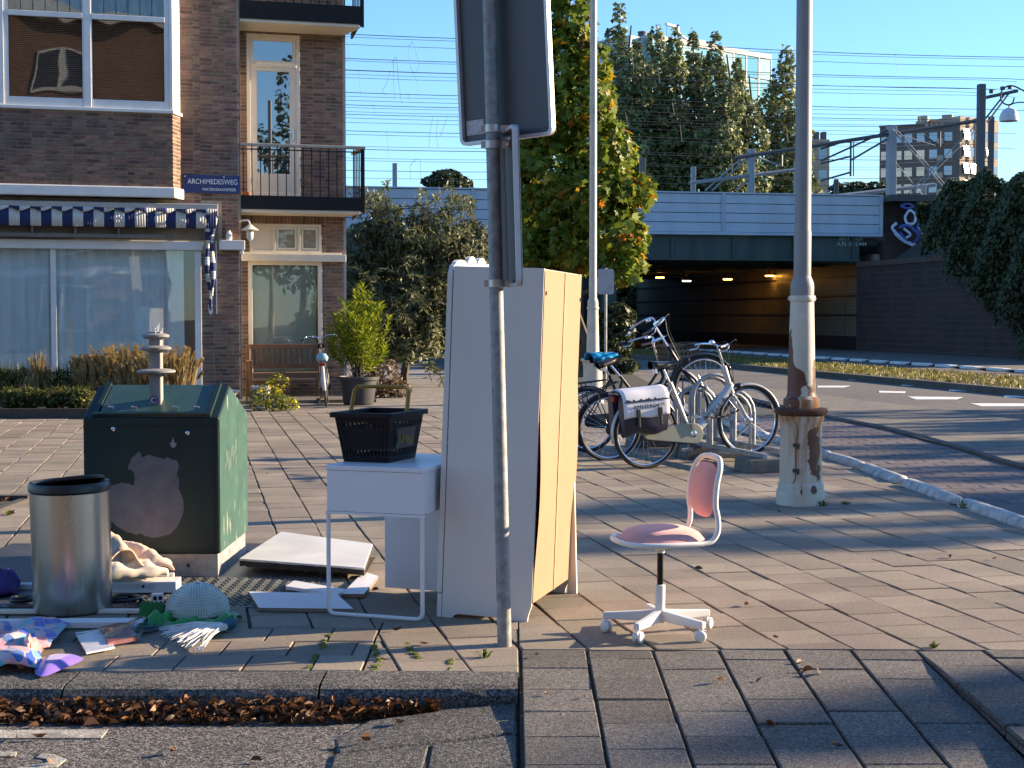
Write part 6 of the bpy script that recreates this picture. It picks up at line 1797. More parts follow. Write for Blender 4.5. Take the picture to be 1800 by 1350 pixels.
# low shrub behind the second lamp post
s2b = (3.1, 40.5, 0)
bl = [blob(x, y, 40 + dy, w, h, None, s2b) for x, y, w, h, dy in [(1078, 590, 80, 110, 0), (1050, 600, 70, 100, .2), (1090, 560, 60, 60, 0), (1065, 640, 90, 40, -.5), (1100, 645, 60, 30, -.6)]]
tree('dark_shrub', 'dark green shrub growing between the slim lamp post and the tunnel', 'shrub', s2b, .3, .06, bl, 3600, .17, g_dark, 23, clump=.3, nclump=80, ratio=.5)
# tree top peeping over the noise barrier
t3 = (-3.9, 92, 0)
bl = [blob(x, y, 92, w, h, None, t3) for x, y, w, h in [(785, 312, 60, 30), (760, 318, 40, 20), (810, 318, 40, 20), (790, 325, 90, 20)]]
tree('distant_tree', 'small round treetop peeping over the grey noise barrier', 'tree', t3, 3, .2, bl, 1300, .35, g_dark, 31, clump=.3, nclump=50)
# poplar row behind the railway
pops = [(1092, 28, 62, 'first'), (1118, 95, 60, 'second'), (1150, 62, 56, 'third'), (1183, 70, 52, 'fourth'), (1218, 75, 50, 'fifth'), (1262, 80, 58, 'sixth'), (1302, 118, 54, 'seventh'), (1372, 95, 66, 'last'), (1165, 235, 40, 'low')]
for i, (px, py, w, nm) in enumerate(pops):
    y = 106 + (i * 37 % 5) * 1.3
    top = DY(px, py, y); base = (top.x + .9, y, 0)
    s = y / 2700.0; hz = top.z
    bl = []
    n = 12
    for k in range(n):
        f = k / (n - 1)
        z = hz * (.10 + .87 * f)
        wr = w * s * (.9 + .16 * math.sin(k * 2.3 + i)) * (1 - .74 * f ** 4)
        bl.append(((-.9) * f ** 1.4 + rnd.uniform(-.4, .4) + (.35 * math.sin(k * 1.7 + i)), rnd.uniform(-.5, .5), z, max(.55, wr), max(.55, wr), hz / n * 1.05))
    lab = 'short poplar in front of the tall poplar row above the barrier' if nm == 'low' else '%s tall leaning poplar of the row behind the railway, counted from the plane tree' % nm
    tree('poplar_tree', lab, 'tree', base, 3, .25, bl, 14000, .33, g_pop, 50 + i, 'poplars behind the railway', clump=.28, nclump=260, ratio=.8, droop=.8, shell=.35)
# small trees far right beyond the railway
for i, (px, py, w, h, y, lab) in enumerate([(1510, 330, 90, 30, 100, 'low trees seen left of the tall flats under the wires')]):
    p = DY(px, py, y); b0 = (p.x, y, 0)
    tree('distant_tree', lab, 'tree', b0, 3, .2, [blob(px + dx, py + 4, y, w * .5, h, None, b0) for dx in (-30, 0, 30)], 1100, .4, g_dark, 71)

# ivy covering the retaining wall on the right
def ivy():
    r = np.random.default_rng(77); n = 34000
    pts, nor = [], []
    u = r.uniform(0, 1, n); v = r.uniform(0, 1, n)
    wu0, wu1 = 43.5, 54.6
    U_ = wu0 + (wu1 - wu0) * u
    # lower edge of the ivy rises towards the tunnel
    low = .3 + .60 * np.clip(U_ - 47.0, 0, 20) - .25 * np.sin(U_ * 2.7) - .35 * np.sin(U_ * 7.3) * np.sin(U_ * 3.1) - .5 * r.uniform(0, 1, n) ** 3
    top = 6.3 + .25 * np.sin(U_ * .9) + .2 * np.sin(U_ * 2.3) - .7 * np.clip((U_ - 53) / 4, 0, 1)
    Z = low + (top - low) * v ** .8
    dep = .12 + .40 * np.sin(np.pi * np.clip((Z - .5) / 7.5, 0, 1)) * r.uniform(.2, 1, n) + .3 * np.sin(U_ * 1.3 + Z) ** 2
    V_ = 27.75 - dep
    X = EU.x * U_ + EV.x * V_; Y = EU.y * U_ + EV.y * V_
    P = np.stack([X, Y, Z], 1)
    Nn = np.stack([np.full(n, -EV.x), np.full(n, -EV.y), np.full(n, .4)], 1) + r.normal(size=(n, 3)) * .55
    return P, Nn
P, Nn = ivy()
ivo = leaf_mesh('ivy', P, Nn, .17, g_dark, None, .85, 3, .8); tag(ivo, 'thick dark ivy hanging over the brick retaining wall', 'ivy')
rtb = (EU * 47 + EV * 30.5)
bl = []
for i in range(16):
    f = i / 15
    q = EU * (43.5 + 9.5 * f) + EV * 29.6
    bl.append((q.x - rtb.x, q.y - rtb.y, 5.9 + .35 * math.sin(i * 1.9) - .9 * f, 1.0, 1.0, .8))
for a, z, u_ in ((0, 7.3, 43.6), (0, 6.9, 44.3)): 
    q = EU * u_ + EV * 30; bl.append((q.x - rtb.x, q.y - rtb.y, z, .7, .7, .5))
tree('embankment_tree', 'dark tree crowns on the embankment above the ivy wall', 'tree', (rtb.x, rtb.y, 0), 3, .25, bl, 12000, .17, g_dark, 91, clump=.3, nclump=200)

# planter bed in front of the shop window
bedp = [(-9.2, 21.9), (-4.05, 21.9), (-4.5, 24.9), (-9.2, 24.2)]
m = MB(); m.add([(x, y, .10) for x, y in bedp] + [(x, y, -.02) for x, y in bedp], [(0, 1, 2, 3), (0, 4, 5, 1), (1, 5, 6, 2)]); bd = m.build('planting_bed', soil); tag(bd, 'raised soil bed with dark edging below the shop window', 'planting bed')
m = MB(); m.b2(-9.2, -4.0, 21.84, 21.9, -.02, .14); m.build('edging', M('edging', (.05, .045, .04), .9, var=.3), bd)
straw = leaf_mat('straw_blade', (.36, .27, .13), [(0, (.55, .55, .5)), (.6, (1, 1, 1)), (1, (1.35, 1.25, 1.1))], .4)
stem_g = leaf_mat('herb_leaf', (.10, .115, .035), [(0, (.5, .55, .5)), (.6, (1, 1, .9)), (1, (1.7, 1.5, 1.1))], .35)
def tuft(name, label, cat, x, y, z, n, h, spread, mat, seed, group, seeds=False, arch=0.0, w=.006):
    r = np.random.default_rng(seed); t = thing(name, label, cat, (x, y, z), (0, 0, 0), group)
    m = MB()
    for i in range(n):
        a = r.uniform(0, 6.28); s = spread * r.uniform(.05, 1) ; hh = h * r.uniform(.35, 1.15)
        b0 = Vector((math.cos(a) * s * .35, math.sin(a) * s * .35, 0)); tip = Vector((math.cos(a) * s, math.sin(a) * s, hh * (1 - arch * s / spread)))
        mid = b0.lerp(tip, .55) + Vector((0, 0, hh * .18 * (1 + arch)))
        sd = Vector((-math.sin(a), math.cos(a), 0)) * w * .5 + Vector((r.uniform(-.5, .5) * w, r.uniform(-.5, .5) * w, 0))
        m.add([b0 - sd, b0 + sd, mid - sd, mid + sd, tip], [(0, 1, 3, 2), (2, 3, 4)])
        if seeds:
            for k in range(5):
                q = mid.lerp(tip, .35 + k * .16); e = w * 2.2
                m.add([q + Vector((-e, 0, 0)), q + Vector((0, e * .5, -e)), q + Vector((e, 0, 0)), q + Vector((0, -e * .5, e * 1.4))], [(0, 1, 2, 3)])
    m.build('blades', mat, t)
    return t
sp = [(15, 690, 'herb'), (40, 695, 'herb'), (75, 690, 'straw'), (62, 700, 'straw'), (105, 698, 'herb'), (125, 700, 'herb'), (150, 696, 'mix'), (175, 694, 'mix'), (200, 692, 'spike'), (222, 690, 'spike'), (243, 692, 'spike'), (300, 692, 'spike'), (322, 694, 'spike'), (135, 705, 'herb'), (20, 712, 'herb'), (50, 715, 'herb'), (95, 716, 'herb'), (140, 716, 'herb'), (275, 694, 'spike'), (0, 700, 'herb')]
places = ['left end', 'far left front', 'middle', 'below the mullion', 'behind the container', 'right end']
for i, (px, py, kd) in enumerate(sp):
    p = G(px, 722 if py < 705 else 730); 
    z = .1; hh = {'herb': .55, 'straw': .75, 'mix': .6, 'spike': .72}[kd] * (1.1 if py < 705 else .6)
    lab = {'herb': 'green leafy herb clump in the planting bed', 'straw': 'arching straw coloured grass clump in the planting bed', 'mix': 'half dry herb clump in the planting bed', 'spike': 'dry golden spiky plant in the planting bed behind the container'}[kd]
    if kd == 'mix': lab = 'half dry herb clump %s in the planting bed' % ('left of the lifting post', 'right behind the container corner')[px > 160]
    if kd == 'straw': tuft('grass_clump', lab, 'plant', p.x, p.y, z, 260, hh, .45, straw, 200 + i, 'dry grass clumps in the bed', arch=.75, w=.014)
    elif kd == 'spike': tuft('dry_plant', lab, 'plant', p.x, p.y, z, 55, hh, .36, straw, 200 + i, 'dry spiky plants in the bed', seeds=True, w=.012)
    elif kd == 'mix': tuft('half_dry_herb', lab, 'plant', p.x, p.y, z, 170, hh, .24, straw, 200 + i, 'half dry herbs in the bed', seeds=True, w=.012)
    else:
        t = tuft('herb_clump', lab, 'plant', p.x, p.y, z, 120, hh, .28, stem_g, 200 + i, 'green herbs in the bed', w=.012)
        P, Nn = blob_points([(0, 0, hh * .45, .28, .25, hh * .5)], 420, 300 + i, .4); leaf_mesh('leaves', P, Nn, .07, stem_g, t, .45, i)
# pots and plants by the bench
pp = G(628, 712)
pot_t = thing('plant_pot', 'large dark grey plant pot holding the yellow green bush', 'plant pot', (pp.x, pp.y + .2, 0))
m = MB(); m.lathe([(.24, 0), (.25, .02), (.31, .40), (.345, .41), (.35, .46), (.33, .465), (.32, .42), (.02, .40)], 28); m.build('pot', M('grey_pot', (.045, .047, .05), .6, var=.15), pot_t, smooth=True)
ly_b = (pp.x, pp.y + .2, .4)
bl = [blob(x, y, pp.y + .2, w, h, None, ly_b) for x, y, w, h in [(630, 630, 80, 60), (605, 590, 70, 80), (655, 590, 70, 80), (630, 560, 90, 70), (600, 550, 40, 60), (665, 560, 40, 60), (620, 530, 40, 40), (650, 535, 40, 40), (575, 585, 30, 30), (630, 605, 110, 60)]]
t = thing('laurel_bush', 'yellow green laurel bush growing in the grey pot', 'bush', ly_b)
stems = []
for i in range(70):
    a_ = rnd.uniform(0, 6.28); rr_ = rnd.uniform(.05, 1) ** .7; h_ = rnd.uniform(.55, 1.55) * (1.05 - .35 * rr_)
    stems.append([(rnd.uniform(-.1, .1), rnd.uniform(-.1, .1), 0), (math.cos(a_) * rr_ * .30, math.sin(a_) * rr_ * .26, h_ * .45), (math.cos(a_) * rr_ * .50, math.sin(a_) * rr_ * .45, h_ * .8), (math.cos(a_) * rr_ * .56, math.sin(a_) * rr_ * .5, h_ + .06)])
sprays(t, stems, 34, .13, g_laurel, 61, .30, wood=bark, start=.25)
# dry shrub right of the pot
d0 = G(668, 700); t = thing('dry_shrub', 'brownish dry shrub beside the grey plant pot', 'shrub', (d0.x, d0.y + .3, 0))
P, Nn = blob_points([(0, 0, .35, .38, .35, .4), (.25, .1, .15, .3, .3, .2)], 900, 88, .4); leaf_mesh('leaves', P, Nn, .09, leaf_mat('brown_leaf', (.12, .085, .05), [(0, (.5, .5, .5)), (1, (1.6, 1.5, 1.3))], .3), t, .5, 4)
m = MB()
for i in range(30):
    a = rnd.uniform(0, 6.28); m.tube([(0, 0, 0), (.3 * math.cos(a), .3 * math.sin(a), rnd.uniform(.2, .7))], .005, 4)
m.build('stems', bark, t)
# bucket and yellow flowers
b0 = G(470, 722); t = thing('white_bucket', 'white bucket behind the yellow flowers near the bench', 'bucket', (G(462, 716).x, 24.4, 0))
m = MB(); m.lathe([(.12, 0), (.155, .32), (.165, .33), (.165, .35), (.15, .35), (.145, .30), (.02, .28)], 22); m.build('bucket', white_paint, t, smooth=True)
t = thing('yellow_flowers', 'mound of small yellow flowers at the pavement edge', 'flowers', (b0.x, b0.y + .1, 0))
bl = [(-.15, 0, .16, .22, .2, .18), (.15, -.05, .14, .25, .2, .16), (.3, 0, .10, .18, .2, .12), (.1, .3, .42, .2, .16, .16), (-.02, .1, .22, .25, .2, .2)]
P, Nn = blob_points(bl, 1300, 65, .4); leaf_mesh('leaves', P, Nn, .055, leaf_mat('fine_green', (.12, .15, .04), [(0, (.5, .5, .5)), (1, (1.4, 1.4, 1))], .35), t, .35, 5)
P, Nn = blob_points(bl, 420, 66, .75); leaf_mesh('blossom', P, Nn, .04, leaf_mat('yellow_petal', (.60, .50, .03), [(0, (.8, .8, .8)), (1, (1.2, 1.2, 1))], .3), t, .9, 6)
t = thing('white_bowl', 'pale round bowl planter on the step by the brick pier', 'bowl', (G(437, 700).x, 25.3, .05))
m = MB(); m.lathe([(.08, 0), (.12, .10), (.19, .17), (.21, .18), (.2, .19), (.12, .15), (.02, .14)], 22); m.build('bowl', white_paint, t, smooth=True)
# mown grass on the median
r = np.random.default_rng(5); n = 16000
u = r.uniform(14, 62, n); v = r.uniform(15.75, 18.65, n)
P = np.stack([EU.x * u + EV.x * v, EU.y * u + EV.y * v, np.full(n, .06)], 1); Nn = r.normal(size=(n, 3)) * .8; Nn[:, 2] *= .4
go = leaf_mesh('grass', P, Nn, .13, leaf_mat('median_grass', (.20, .19, .06), [(0, (.5, .6, .5)), (1, (1.4, 1.2, 1))], .3), None, .25, 9, -2.0, kind='stuff'); tag(go, 'short dry yellowish grass on the median strip', 'grass')

# fallen leaves: a drift in the gutter, some scattered
r = np.random.default_rng(19)
dead = leaf_mat('dead_leaf', (.115, .062, .034), [(0, (.35, .3, .3)), (.4, (.9, .8, .7)), (.8, (1.6, 1.4, 1.1)), (1, (2.2, 1.7, 1.0))], .2)
def curled(name, P, size, seed, parent=None):
    rr = np.random.default_rng(seed); m = MB()
    for p in P:
        s = size * rr.uniform(.5, 1.3); a = rr.uniform(0, 6.28); Rm = rz(a) @ Matrix.Rotation(rr.uniform(-1.3, 1.3), 3, 'X') @ Matrix.Rotation(rr.uniform(-.6, .6), 3, 'Y')
        c1, c2 = rr.uniform(.1, .5) * s, rr.uniform(-.1, .35) * s
        pts = [(-.5*s, 0, c2), (-.15*s, .2*s, c1), (-.15*s, 0, 0), (-.15*s, -.2*s, c1), (.2*s, .18*s, c1), (.2*s, 0, 0), (.2*s, -.18*s, c1), (.55*s, 0, c2)]
        m.add([Vector(p) + Rm @ Vector(q) for q in pts], [(0, 2, 1), (0, 3, 2), (1, 2, 5, 4), (2, 3, 6, 5), (4, 5, 7), (5, 6, 7)])
    return m.build(name, dead, parent, smooth=True, angle=60)
n = 1700
x = r.uniform(-2.6, -.28, n); q = np.abs(r.normal(0, .075, n)); lim = .14 * np.clip((-.2 - x) / .5, .15, 1)
y = 5.955 - np.minimum(q * 1.3, lim); z = -.098 + np.maximum(0, .05 - q * .35) * r.uniform(0, 1.2, n)
lo_ = curled('leaf_litter', np.stack([x, y, z], 1), .040, 3); tag(lo_, 'drift of brown fallen leaves in the gutter along the kerb', 'leaves', kind='stuff')
sc2 = []
for px, py, zz in [(640, 1305, -.09), (700, 1275, -.09), (15, 1338, -.1), (90, 1345, -.1), (300, 1325, -.1), (450, 1340, -.1), (160, 1277, -.1), (200, 1275, -.1), (60, 1278, -.1), (30, 1300, -.1), (70, 1300, -.1), (960, 1224, -.03), (1028, 1228, -.03), (990, 1262, -.05), (1265, 1200, -.02), (1335, 1198, -.02), (1363, 1122, 0), (1405, 1170, -.02), (1420, 1182, -.02), (1440, 1187, -.02), (1228, 1003, 0), (1310, 1066, 0), (1672, 982, 0), (1750, 984, 0), (1360, 1276, -.05), (1470, 1315, -.05), (1725, 1335, -.02), (1563, 1188, -.02), (745, 1135, 0), (940, 1155, 0), (660, 1040, 0), (1370, 902, 0), (470, 835, 0), (20, 905, 0), (700, 1110, 0), (1697, 895, 0)]:
    p = G(px, py, zz); sc2.append((p.x, p.y, zz + .008))
for k, p in enumerate(sc2):
    o = curled('fallen_leaf', [(0, 0, 0)], .045, 100 + k); o.location = p
    tag(o, 'single dry brown leaf fallen on the paving', 'leaf', 'scattered fallen leaves')
# leafy tree pit at the left edge
m = MB(); m.b2(-4.6, -3.86, 10.6, 12.0, -.01, .012); tpo = m.build('tree_pit', soil); tag(tpo, 'square of bare soil with fallen leaves at the left edge of the pavement', 'tree pit')
o = curled('pit_leaves', np.stack([r.uniform(-4.6, -3.9, 160), r.uniform(10.6, 12.0, 160), np.full(160, .02)], 1), .07, 8, tpo); o['kind'] = 'stuff'
m = MB(); m.b2(-4.7, -3.8, 12.0, 12.09, -.01, .05); m.b2(-3.86, -3.79, 10.6, 12.0, -.01, .03); m.build('edging', M('dark_edging', (.06, .055, .05), .9, var=.3), tpo)
# weeds and moss in the joints
wd_m = leaf_mat('weed', (.11, .15, .03), [(0, (.5, .6, .5)), (1, (1.3, 1.2, 1))], .3)
for i, (px, py, h_, w_) in enumerate([(852, 1155, .05, .05), (1447, 890, .06, .07), (1487, 887, .04, .06), (1693, 893, .07, .07), (1640, 1138, .03, .05), (15, 905, .05, .1)]):
    p = G(px, py); t = tuft('weed', ['straggly dry weed at the foot of the sign pole', 'small weed at the foot of the rusty lamp post', 'low weed in the joints right of the rusty lamp post', 'weed between two white kerb stones', 'tiny weed in the raised tile edge', 'weed beside the soil square'][i], 'weed', p.x, p.y, 0, 26, h_, w_, wd_m, 500 + i, 'weeds in the joints', arch=.5, w=.006)
# moss strips in the joints of the kerb-side tiles
m = MB()
for (x0, y0), (x1, y1) in (((541, 1177), (557, 1150)), ((665, 1160), (657, 1130)), ((655, 1180), (670, 1158)), ((722, 1150), (718, 1130)), ((735, 1157), (728, 1148)), ((790, 1178), (793, 1158)), ((580, 1114), (578, 1120)), ((565, 1140), (572, 1126))):
    a, b_ = G(x0, y0), G(x1, y1)
    for k in range(14):
        q = a.lerp(b_, rnd.random()); m.box((q.x + rnd.uniform(-.006, .006), q.y, .0), (rnd.uniform(.006, .016), rnd.uniform(.01, .03), rnd.uniform(.004, .012)), rz(rnd.uniform(0, 3)))
mo = m.build('moss', M('moss', (.10, .12, .012), .95, var=.4, scale=40, bump=.5)); tag(mo, 'green moss growing in the joints near the kerb', 'moss', kind='stuff')

# ================================================================ railway bridge and tunnel
def W(u, v, z): 
    p = EU * u + EV * v
    return Vector((p.x, p.y, z))
YB = 62.8                                    # u of the near face of the bridge
def uz(py, px=1300):                         # photo row -> height on the bridge face
    v = 21 if px > 1000 else 8
    y = (EU * YB + EV * v).y
    return DY(px, py, y).z
rotU = math.atan2(EV.y, EV.x)                # local x = across the street, local y = along it
br0 = W(YB, 0, 0)
bridge = thing('railway_bridge', 'steel railway bridge with a grey blue noise barrier over the street', 'bridge', br0, (0, 0, rotU))
bar_m = M('barrier_panel', (.44, .48, .53), .55, var=.12, scale=1.1, stretch=(1, 1, .25)); bar_d = M('barrier_post', (.40, .43, .47), .55, var=.08)
steel_g = M('green_grey_steel', (.055, .075, .06), .55, var=.4, scale=1.2, stretch=(1, 1, .12))
VE = 29.4                                    # right end
zt, zb = uz(340), uz(407)
pw = 3.62; npan = 13
hgt = (zt - zb) / 4
plank = None
for i in range(npan):
    for k in range(4):
        if plank is None:
            m = MB(); m.prism([(0, 0), (.09, 0), (.09, hgt - .03), (0, hgt - .03)], lambda a, c, d: (d, -a, c), .07, pw - .07); plank = m.build('barrier_plank', bar_m, bridge); o = plank
        else:
            o = plank.copy(); link(o, bridge)
        o.location = (VE - (i + 1) * pw, -.05, zb + k * hgt)
    m = MB(); m.b2(VE - i * pw - .07, VE - i * pw + .07, -.20, .0, zb - .05, zt + .03); m.build('barrier_post', bar_d, bridge)
m = MB(); m.b2(VE - npan * pw, VE + .02, -.26, -.02, zb - .14, zb - .02); m.b2(VE - npan * pw, VE + .05, -.2, .0, zt + .0, zt + .06); m.build('barrier_rail', bar_m, bridge)
m = MB(); m.b2(VE - npan * pw, VE, -.04, .0, zb - .02, zt); m.build('barrier_backing', M('barrier_shadow_gap', (.16, .18, .2), .7), bridge)
gz0 = uz(455)
m = MB(); m.b2(VE - npan * pw, VE - .9, .1, .25, gz0, zb - .14); m.b2(VE - npan * pw, VE - .9, -.1, .4, gz0 - .06, gz0); girder = m.build('girder', steel_g, bridge)
for i in range(16):
    x = VE - 1.2 - i * 2.75
    m = MB(); m.b2(x - .05, x + .05, -.0, .1, gz0, zb - .14); m.build('stiffener', steel_g, bridge)
m = MB()
for i in range(16):
    x = VE - 1.2 - i * 2.75
    for sx in (-.14, .14):
        for k in range(8): m.b2(x + sx - .02, x + sx + .02, .08, .1, gz0 + .08 + k * (zb - .3 - gz0) / 7, gz0 + .12 + k * (zb - .3 - gz0) / 7)
m.build('rivets', steel_g, bridge, kind='stuff')
m = MB(); m.b2(VE - npan * pw, VE + .0, .26, 36, zb - .5, zb - .2); m.build('deck', M('dark_concrete', (.05, .048, .045), .9, var=.2), bridge)
for j in range(9):
    m = MB(); m.b2(VE - npan * pw, VE, 2 + j * 3.6, 2.5 + j * 3.6, gz0 - .1, zb - .45); m.build('cross_girder', steel_g, bridge)
tx = M('girder_letter', (.55, .57, .55), .6)
vv = lambda px: ((px - 900) / 2700.0)
def bx(px, py):  # local x on the bridge face
    k = (px - 900) / 2700.0
    # solve EU*YB+EV*v along the ray
    return (k * EU.y * YB - EU.x * YB) / (EV.x - k * EV.y)
text('lettering', '2011   420', .26, tx, bridge, (bx(1495, 416), .09, uz(416)), (R(90), 0, 0))
text('lettering', 'A.N. 004.444', .26, tx, bridge, (bx(1497, 426), .09, uz(426)), (R(90), 0, 0))
# tunnel walls: tiled right wall with dark bands
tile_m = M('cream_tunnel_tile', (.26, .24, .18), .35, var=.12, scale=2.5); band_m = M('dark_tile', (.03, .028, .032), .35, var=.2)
tw = thing('tunnel_wall', 'cream tiled tunnel wall with dark bands on the far side of the street', 'wall', W(YB, VE, 0), (0, 0, rotU))
zs_ = [-.1, .55, 1.45, 1.55, 2.32, 2.44, 3.22, 3.34, 4.2]
mats = [M('tunnel_plinth', (.035, .034, .04), .6), tile_m, band_m, tile_m, band_m, tile_m, band_m, tile_m]
for a, c, mm in zip(zs_, zs_[1:], mats):
    m = MB(); m.b2(0 if mm is not band_m else -.01, .3, .9, 40, a, c)
    # rounded near corner
    m.lathe([(.3 if mm is not band_m else .31, a), (.3 if mm is not band_m else .31, c)], 20, (.3, .9, 0))
    m.build('tile_band' if mm is band_m else ('plinth' if a < 0 else 'tile_field'), mm, tw)
m = MB()
for k in range(14):
    m.b2(-.004, .0, .9 + k * 2.6, .93 + k * 2.6, .55, 4.2)
for z in np.arange(.7, 4.2, .15): m.b2(-.003, .0, .9, 38, z, z + .012)
m.build('tile_joints', M('tile_joint', (.10, .09, .075), .8), tw)
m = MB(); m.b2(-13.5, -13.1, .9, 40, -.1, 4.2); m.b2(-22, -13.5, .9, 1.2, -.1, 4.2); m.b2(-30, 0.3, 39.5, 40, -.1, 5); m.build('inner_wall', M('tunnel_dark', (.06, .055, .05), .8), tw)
pil = thing('bridge_pillar', 'green grey steel pillar at the near tunnel mouth beside the shrub', 'pillar', W(YB - .1, 17.15, 0), (0, 0, rotU))
m = MB(); m.b2(-.3, .3, 0, .6, -.1, gz0 - .06); m.b2(-.38, .38, -.05, .7, gz0 - .5, gz0 - .4); m.build('pillar', steel_g, pil)
# tunnel lamps
sod = glow('sodium_lamp', (1.0, .42, .06), 9.0); wl_ = glow('white_lamp', (1.0, .85, .6), 3.0)
for i, (px, py, mm, lab) in enumerate([(1160, 488, sod, 'first orange tunnel lamp from the shrub'), (1207, 494, wl_, 'pale white tunnel lamp between two orange lamps'), (1279, 491, sod, 'second orange tunnel lamp from the shrub'), (1353, 485, sod, 'third orange tunnel lamp from the shrub'), (1435, 479, sod, 'orange tunnel lamp right of the rusty lamp post'), (1112, 491, sod, 'faint orange tunnel lamp at the edge of the plane tree leaves')]):
    y = 84 - (i if i != 5 else 0) * 1.5
    p = DY(px, py, y); t = thing('tunnel_lamp', lab, 'tunnel lamp', p, (0, 0, rotU), 'lamps under the bridge')
    m = MB(); m.b2(-.22, .22, -.1, .1, -.03, .03); m.build('lamp_glass', mm, t, bevel=.02)
    m = MB(); m.b2(-.26, .26, -.13, .13, .03, .12); m.b2(-.02, .02, -.02, .02, .12, .9); m.build('housing', dark_metal, t)
    if mm is sod:
        d = bpy.data.lights.new('tunnel_light', 'POINT'); d.energy = 0.8; d.color = (1, .45, .08); d.shadow_soft_size = .15
        lo2 = bpy.data.objects.new('tunnel_light', d); link(lo2, t); lo2.location = (0, 0, -.25)
# brick abutment and retaining wall
dbrick = M('dark_red_brick', (.085, .055, .048), .9, var=.4, scale=1.2, bump=.4, bscale=12, c2=(.04, .028, .026))
ab = thing('bridge_abutment', 'dark brick bridge abutment painted with blue graffiti', 'abutment', W(YB, VE, 0), (0, 0, rotU))
m = MB(); m.b2(.31, 1.5, .35, 8, -.1, uz(341)); m.b2(1.5, 16, -.6, 1.0, -.1, uz(350)); m.b2(.31, 3, .1, .35, -.1, uz(405)); m.build('wall', dbrick, ab)
m = MB(); m.b2(.2, 16, -.75, 1.2, uz(350) + .0, uz(350) + .28); m.b2(.25, 1.5, .2, 1.2, uz(341) - .3, uz(341)); m.build('coping', M('dark_coping', (.07, .065, .06), .8, var=.2), ab)
# brick courses as relief
m = MB()
for k, z in enumerate(np.arange(.1, 6.2, .25)): m.b2(1.5, 16, -.608, -.6, z, z + .02)
m.build('mortar_lines', M('dark_mortar', (.10, .085, .075), .9), ab)
gw = M('graffiti_white', (.50, .53, .62), .7, var=.2, scale=4); gb = M('graffiti_blue', (.05, .08, .30), .6, var=.2)
def gl(P, mat, w=.05):
    q = []
    for px, py in P:
        k = (px - 900) / 2700.0; o = W(YB - .61, VE, 0)
        # plane through o along EV
        s = (k * o.y - o.x) / (EV.x - k * EV.y); y = o.y + EV.y * s
        q.append((s, -.612, DY(px, py, y).z))
    m = MB(); m.tube(catmull(q, 4), w, 5, flat=.2, up=(0, 0, 1)); return m.build('graffiti_stroke', mat, ab)
gl([(1588, 382), (1596, 370), (1606, 378), (1604, 392), (1592, 392), (1588, 382)], gw, .06)
gl([(1580, 362), (1592, 358), (1603, 362), (1592, 366), (1580, 362)], gb, .05)
gl([(1578, 400), (1592, 396), (1604, 404), (1612, 416), (1600, 428), (1588, 420), (1580, 408)], gb, .07)
gl([(1570, 408), (1580, 418), (1592, 426), (1608, 432)], gw, .09)
gl([(1574, 392), (1566, 400), (1572, 408)], gw, .07); gl([(1586, 402), (1598, 412), (1590, 418)], gw, .06)
gl([(1610, 370), (1622, 372), (1618, 390), (1610, 398), (1614, 412)], gb, .06); gl([(1610, 400), (1618, 404)], gw, .06)
ret = thing('retaining_wall', 'dark brick retaining wall along the far footpath under the ivy', 'wall', W(YB, 28.4, 0), (0, 0, rotU))
m = MB(); m.b2(0, .5, -19.5, .1, -.1, 3.6); m.build('wall', dbrick, ret)
m = MB(); m.b2(-.08, .55, -19.5, .12, 3.6, 3.82); m.build('coping', M('brick_coping', (.11, .07, .055), .85, var=.2), ret)
m = MB()
for z in np.arange(.05, 3.6, .25): m.b2(-.006, 0, -19.5, .1, z, z + .02)
m.build('mortar_lines', MATS['dark_mortar'], ret)
emb = thing('embankment', 'earth embankment behind the retaining wall', 'embankment', W(YB, 29, 0), (0, 0, rotU))
m = MB(); m.add([(0, -19, 3.5), (0, -1, 3.5), (3, -1, 5.5), (3, -19, 5.5), (30, -1, 5.5), (30, -19, 5.5)], [(0, 3, 2, 1), (2, 3, 5, 4)]); m.build('slope', soil, emb)
m = MB(); m.b2(3, 60, .5, 40, -.1, 6.2); m.build('fill', soil, emb)

# ================================================================ overhead line
mast_m = M('mast_grey', (.30, .32, .34), .6, metal=.2, var=.1); mast_d = M('mast_dark', (.07, .08, .09), .6, var=.15)
def mast(px, ptop, pbot, u, w, mat, label, arm=None):
    o = EU * u; k = (px - 900) / 2700.0
    v = (k * EU.y * u - EU.x * u) / (EV.x - k * EV.y); b = W(u, v, 0)
    z1, z0 = DY(px, ptop, b.y).z, DY(px, pbot, b.y).z
    t = thing('railway_mast', label, 'mast', (b.x, b.y, 0), (0, 0, rotU), 'masts along the railway')
    m = MB(); m.b2(-w, w, -w, w, 3.9, z1); m.build('mast', mat, t, bevel=.01)
    return t, b, z1
def uv_of(px, u):
    k = (px - 900) / 2700.0; return (k * EU.y * u - EU.x * u) / (EV.x - k * EV.y)
def seg(m, pa, pb, u, r, n=5):
    A = []
    for px, py in (pa, pb):
        v = uv_of(px, u); b = W(u, v, 0); A.append(W(u, v, DY(px, py, b.y).z))
    m.tube(A, r, n)
mast(1563, 222, 340, 68, .19, mast_m, 'pale lattice mast left of the tall flats')
mast(1719, 148, 345, 67, .16, mast_d, 'dark mast with a crossarm in front of the tall flats')
mast(1737, 205, 345, 72, .12, mast_d, 'thin dark mast just right of the crossarm mast')
mast(1318, 262, 340, 70, .15, mast_m, 'grey mast in front of the poplars')
mast(1398, 285, 340, 74, .12, mast_m, 'short mast close left of the rusty lamp post shaft')
mast(1217, 293, 340, 76, .11, mast_m, 'small mast left of the poplar gap')
mast(1128, 278, 340, 70, .13, M('mast_brown', (.16, .13, .11), .7), 'brownish mast at the edge of the plane tree')
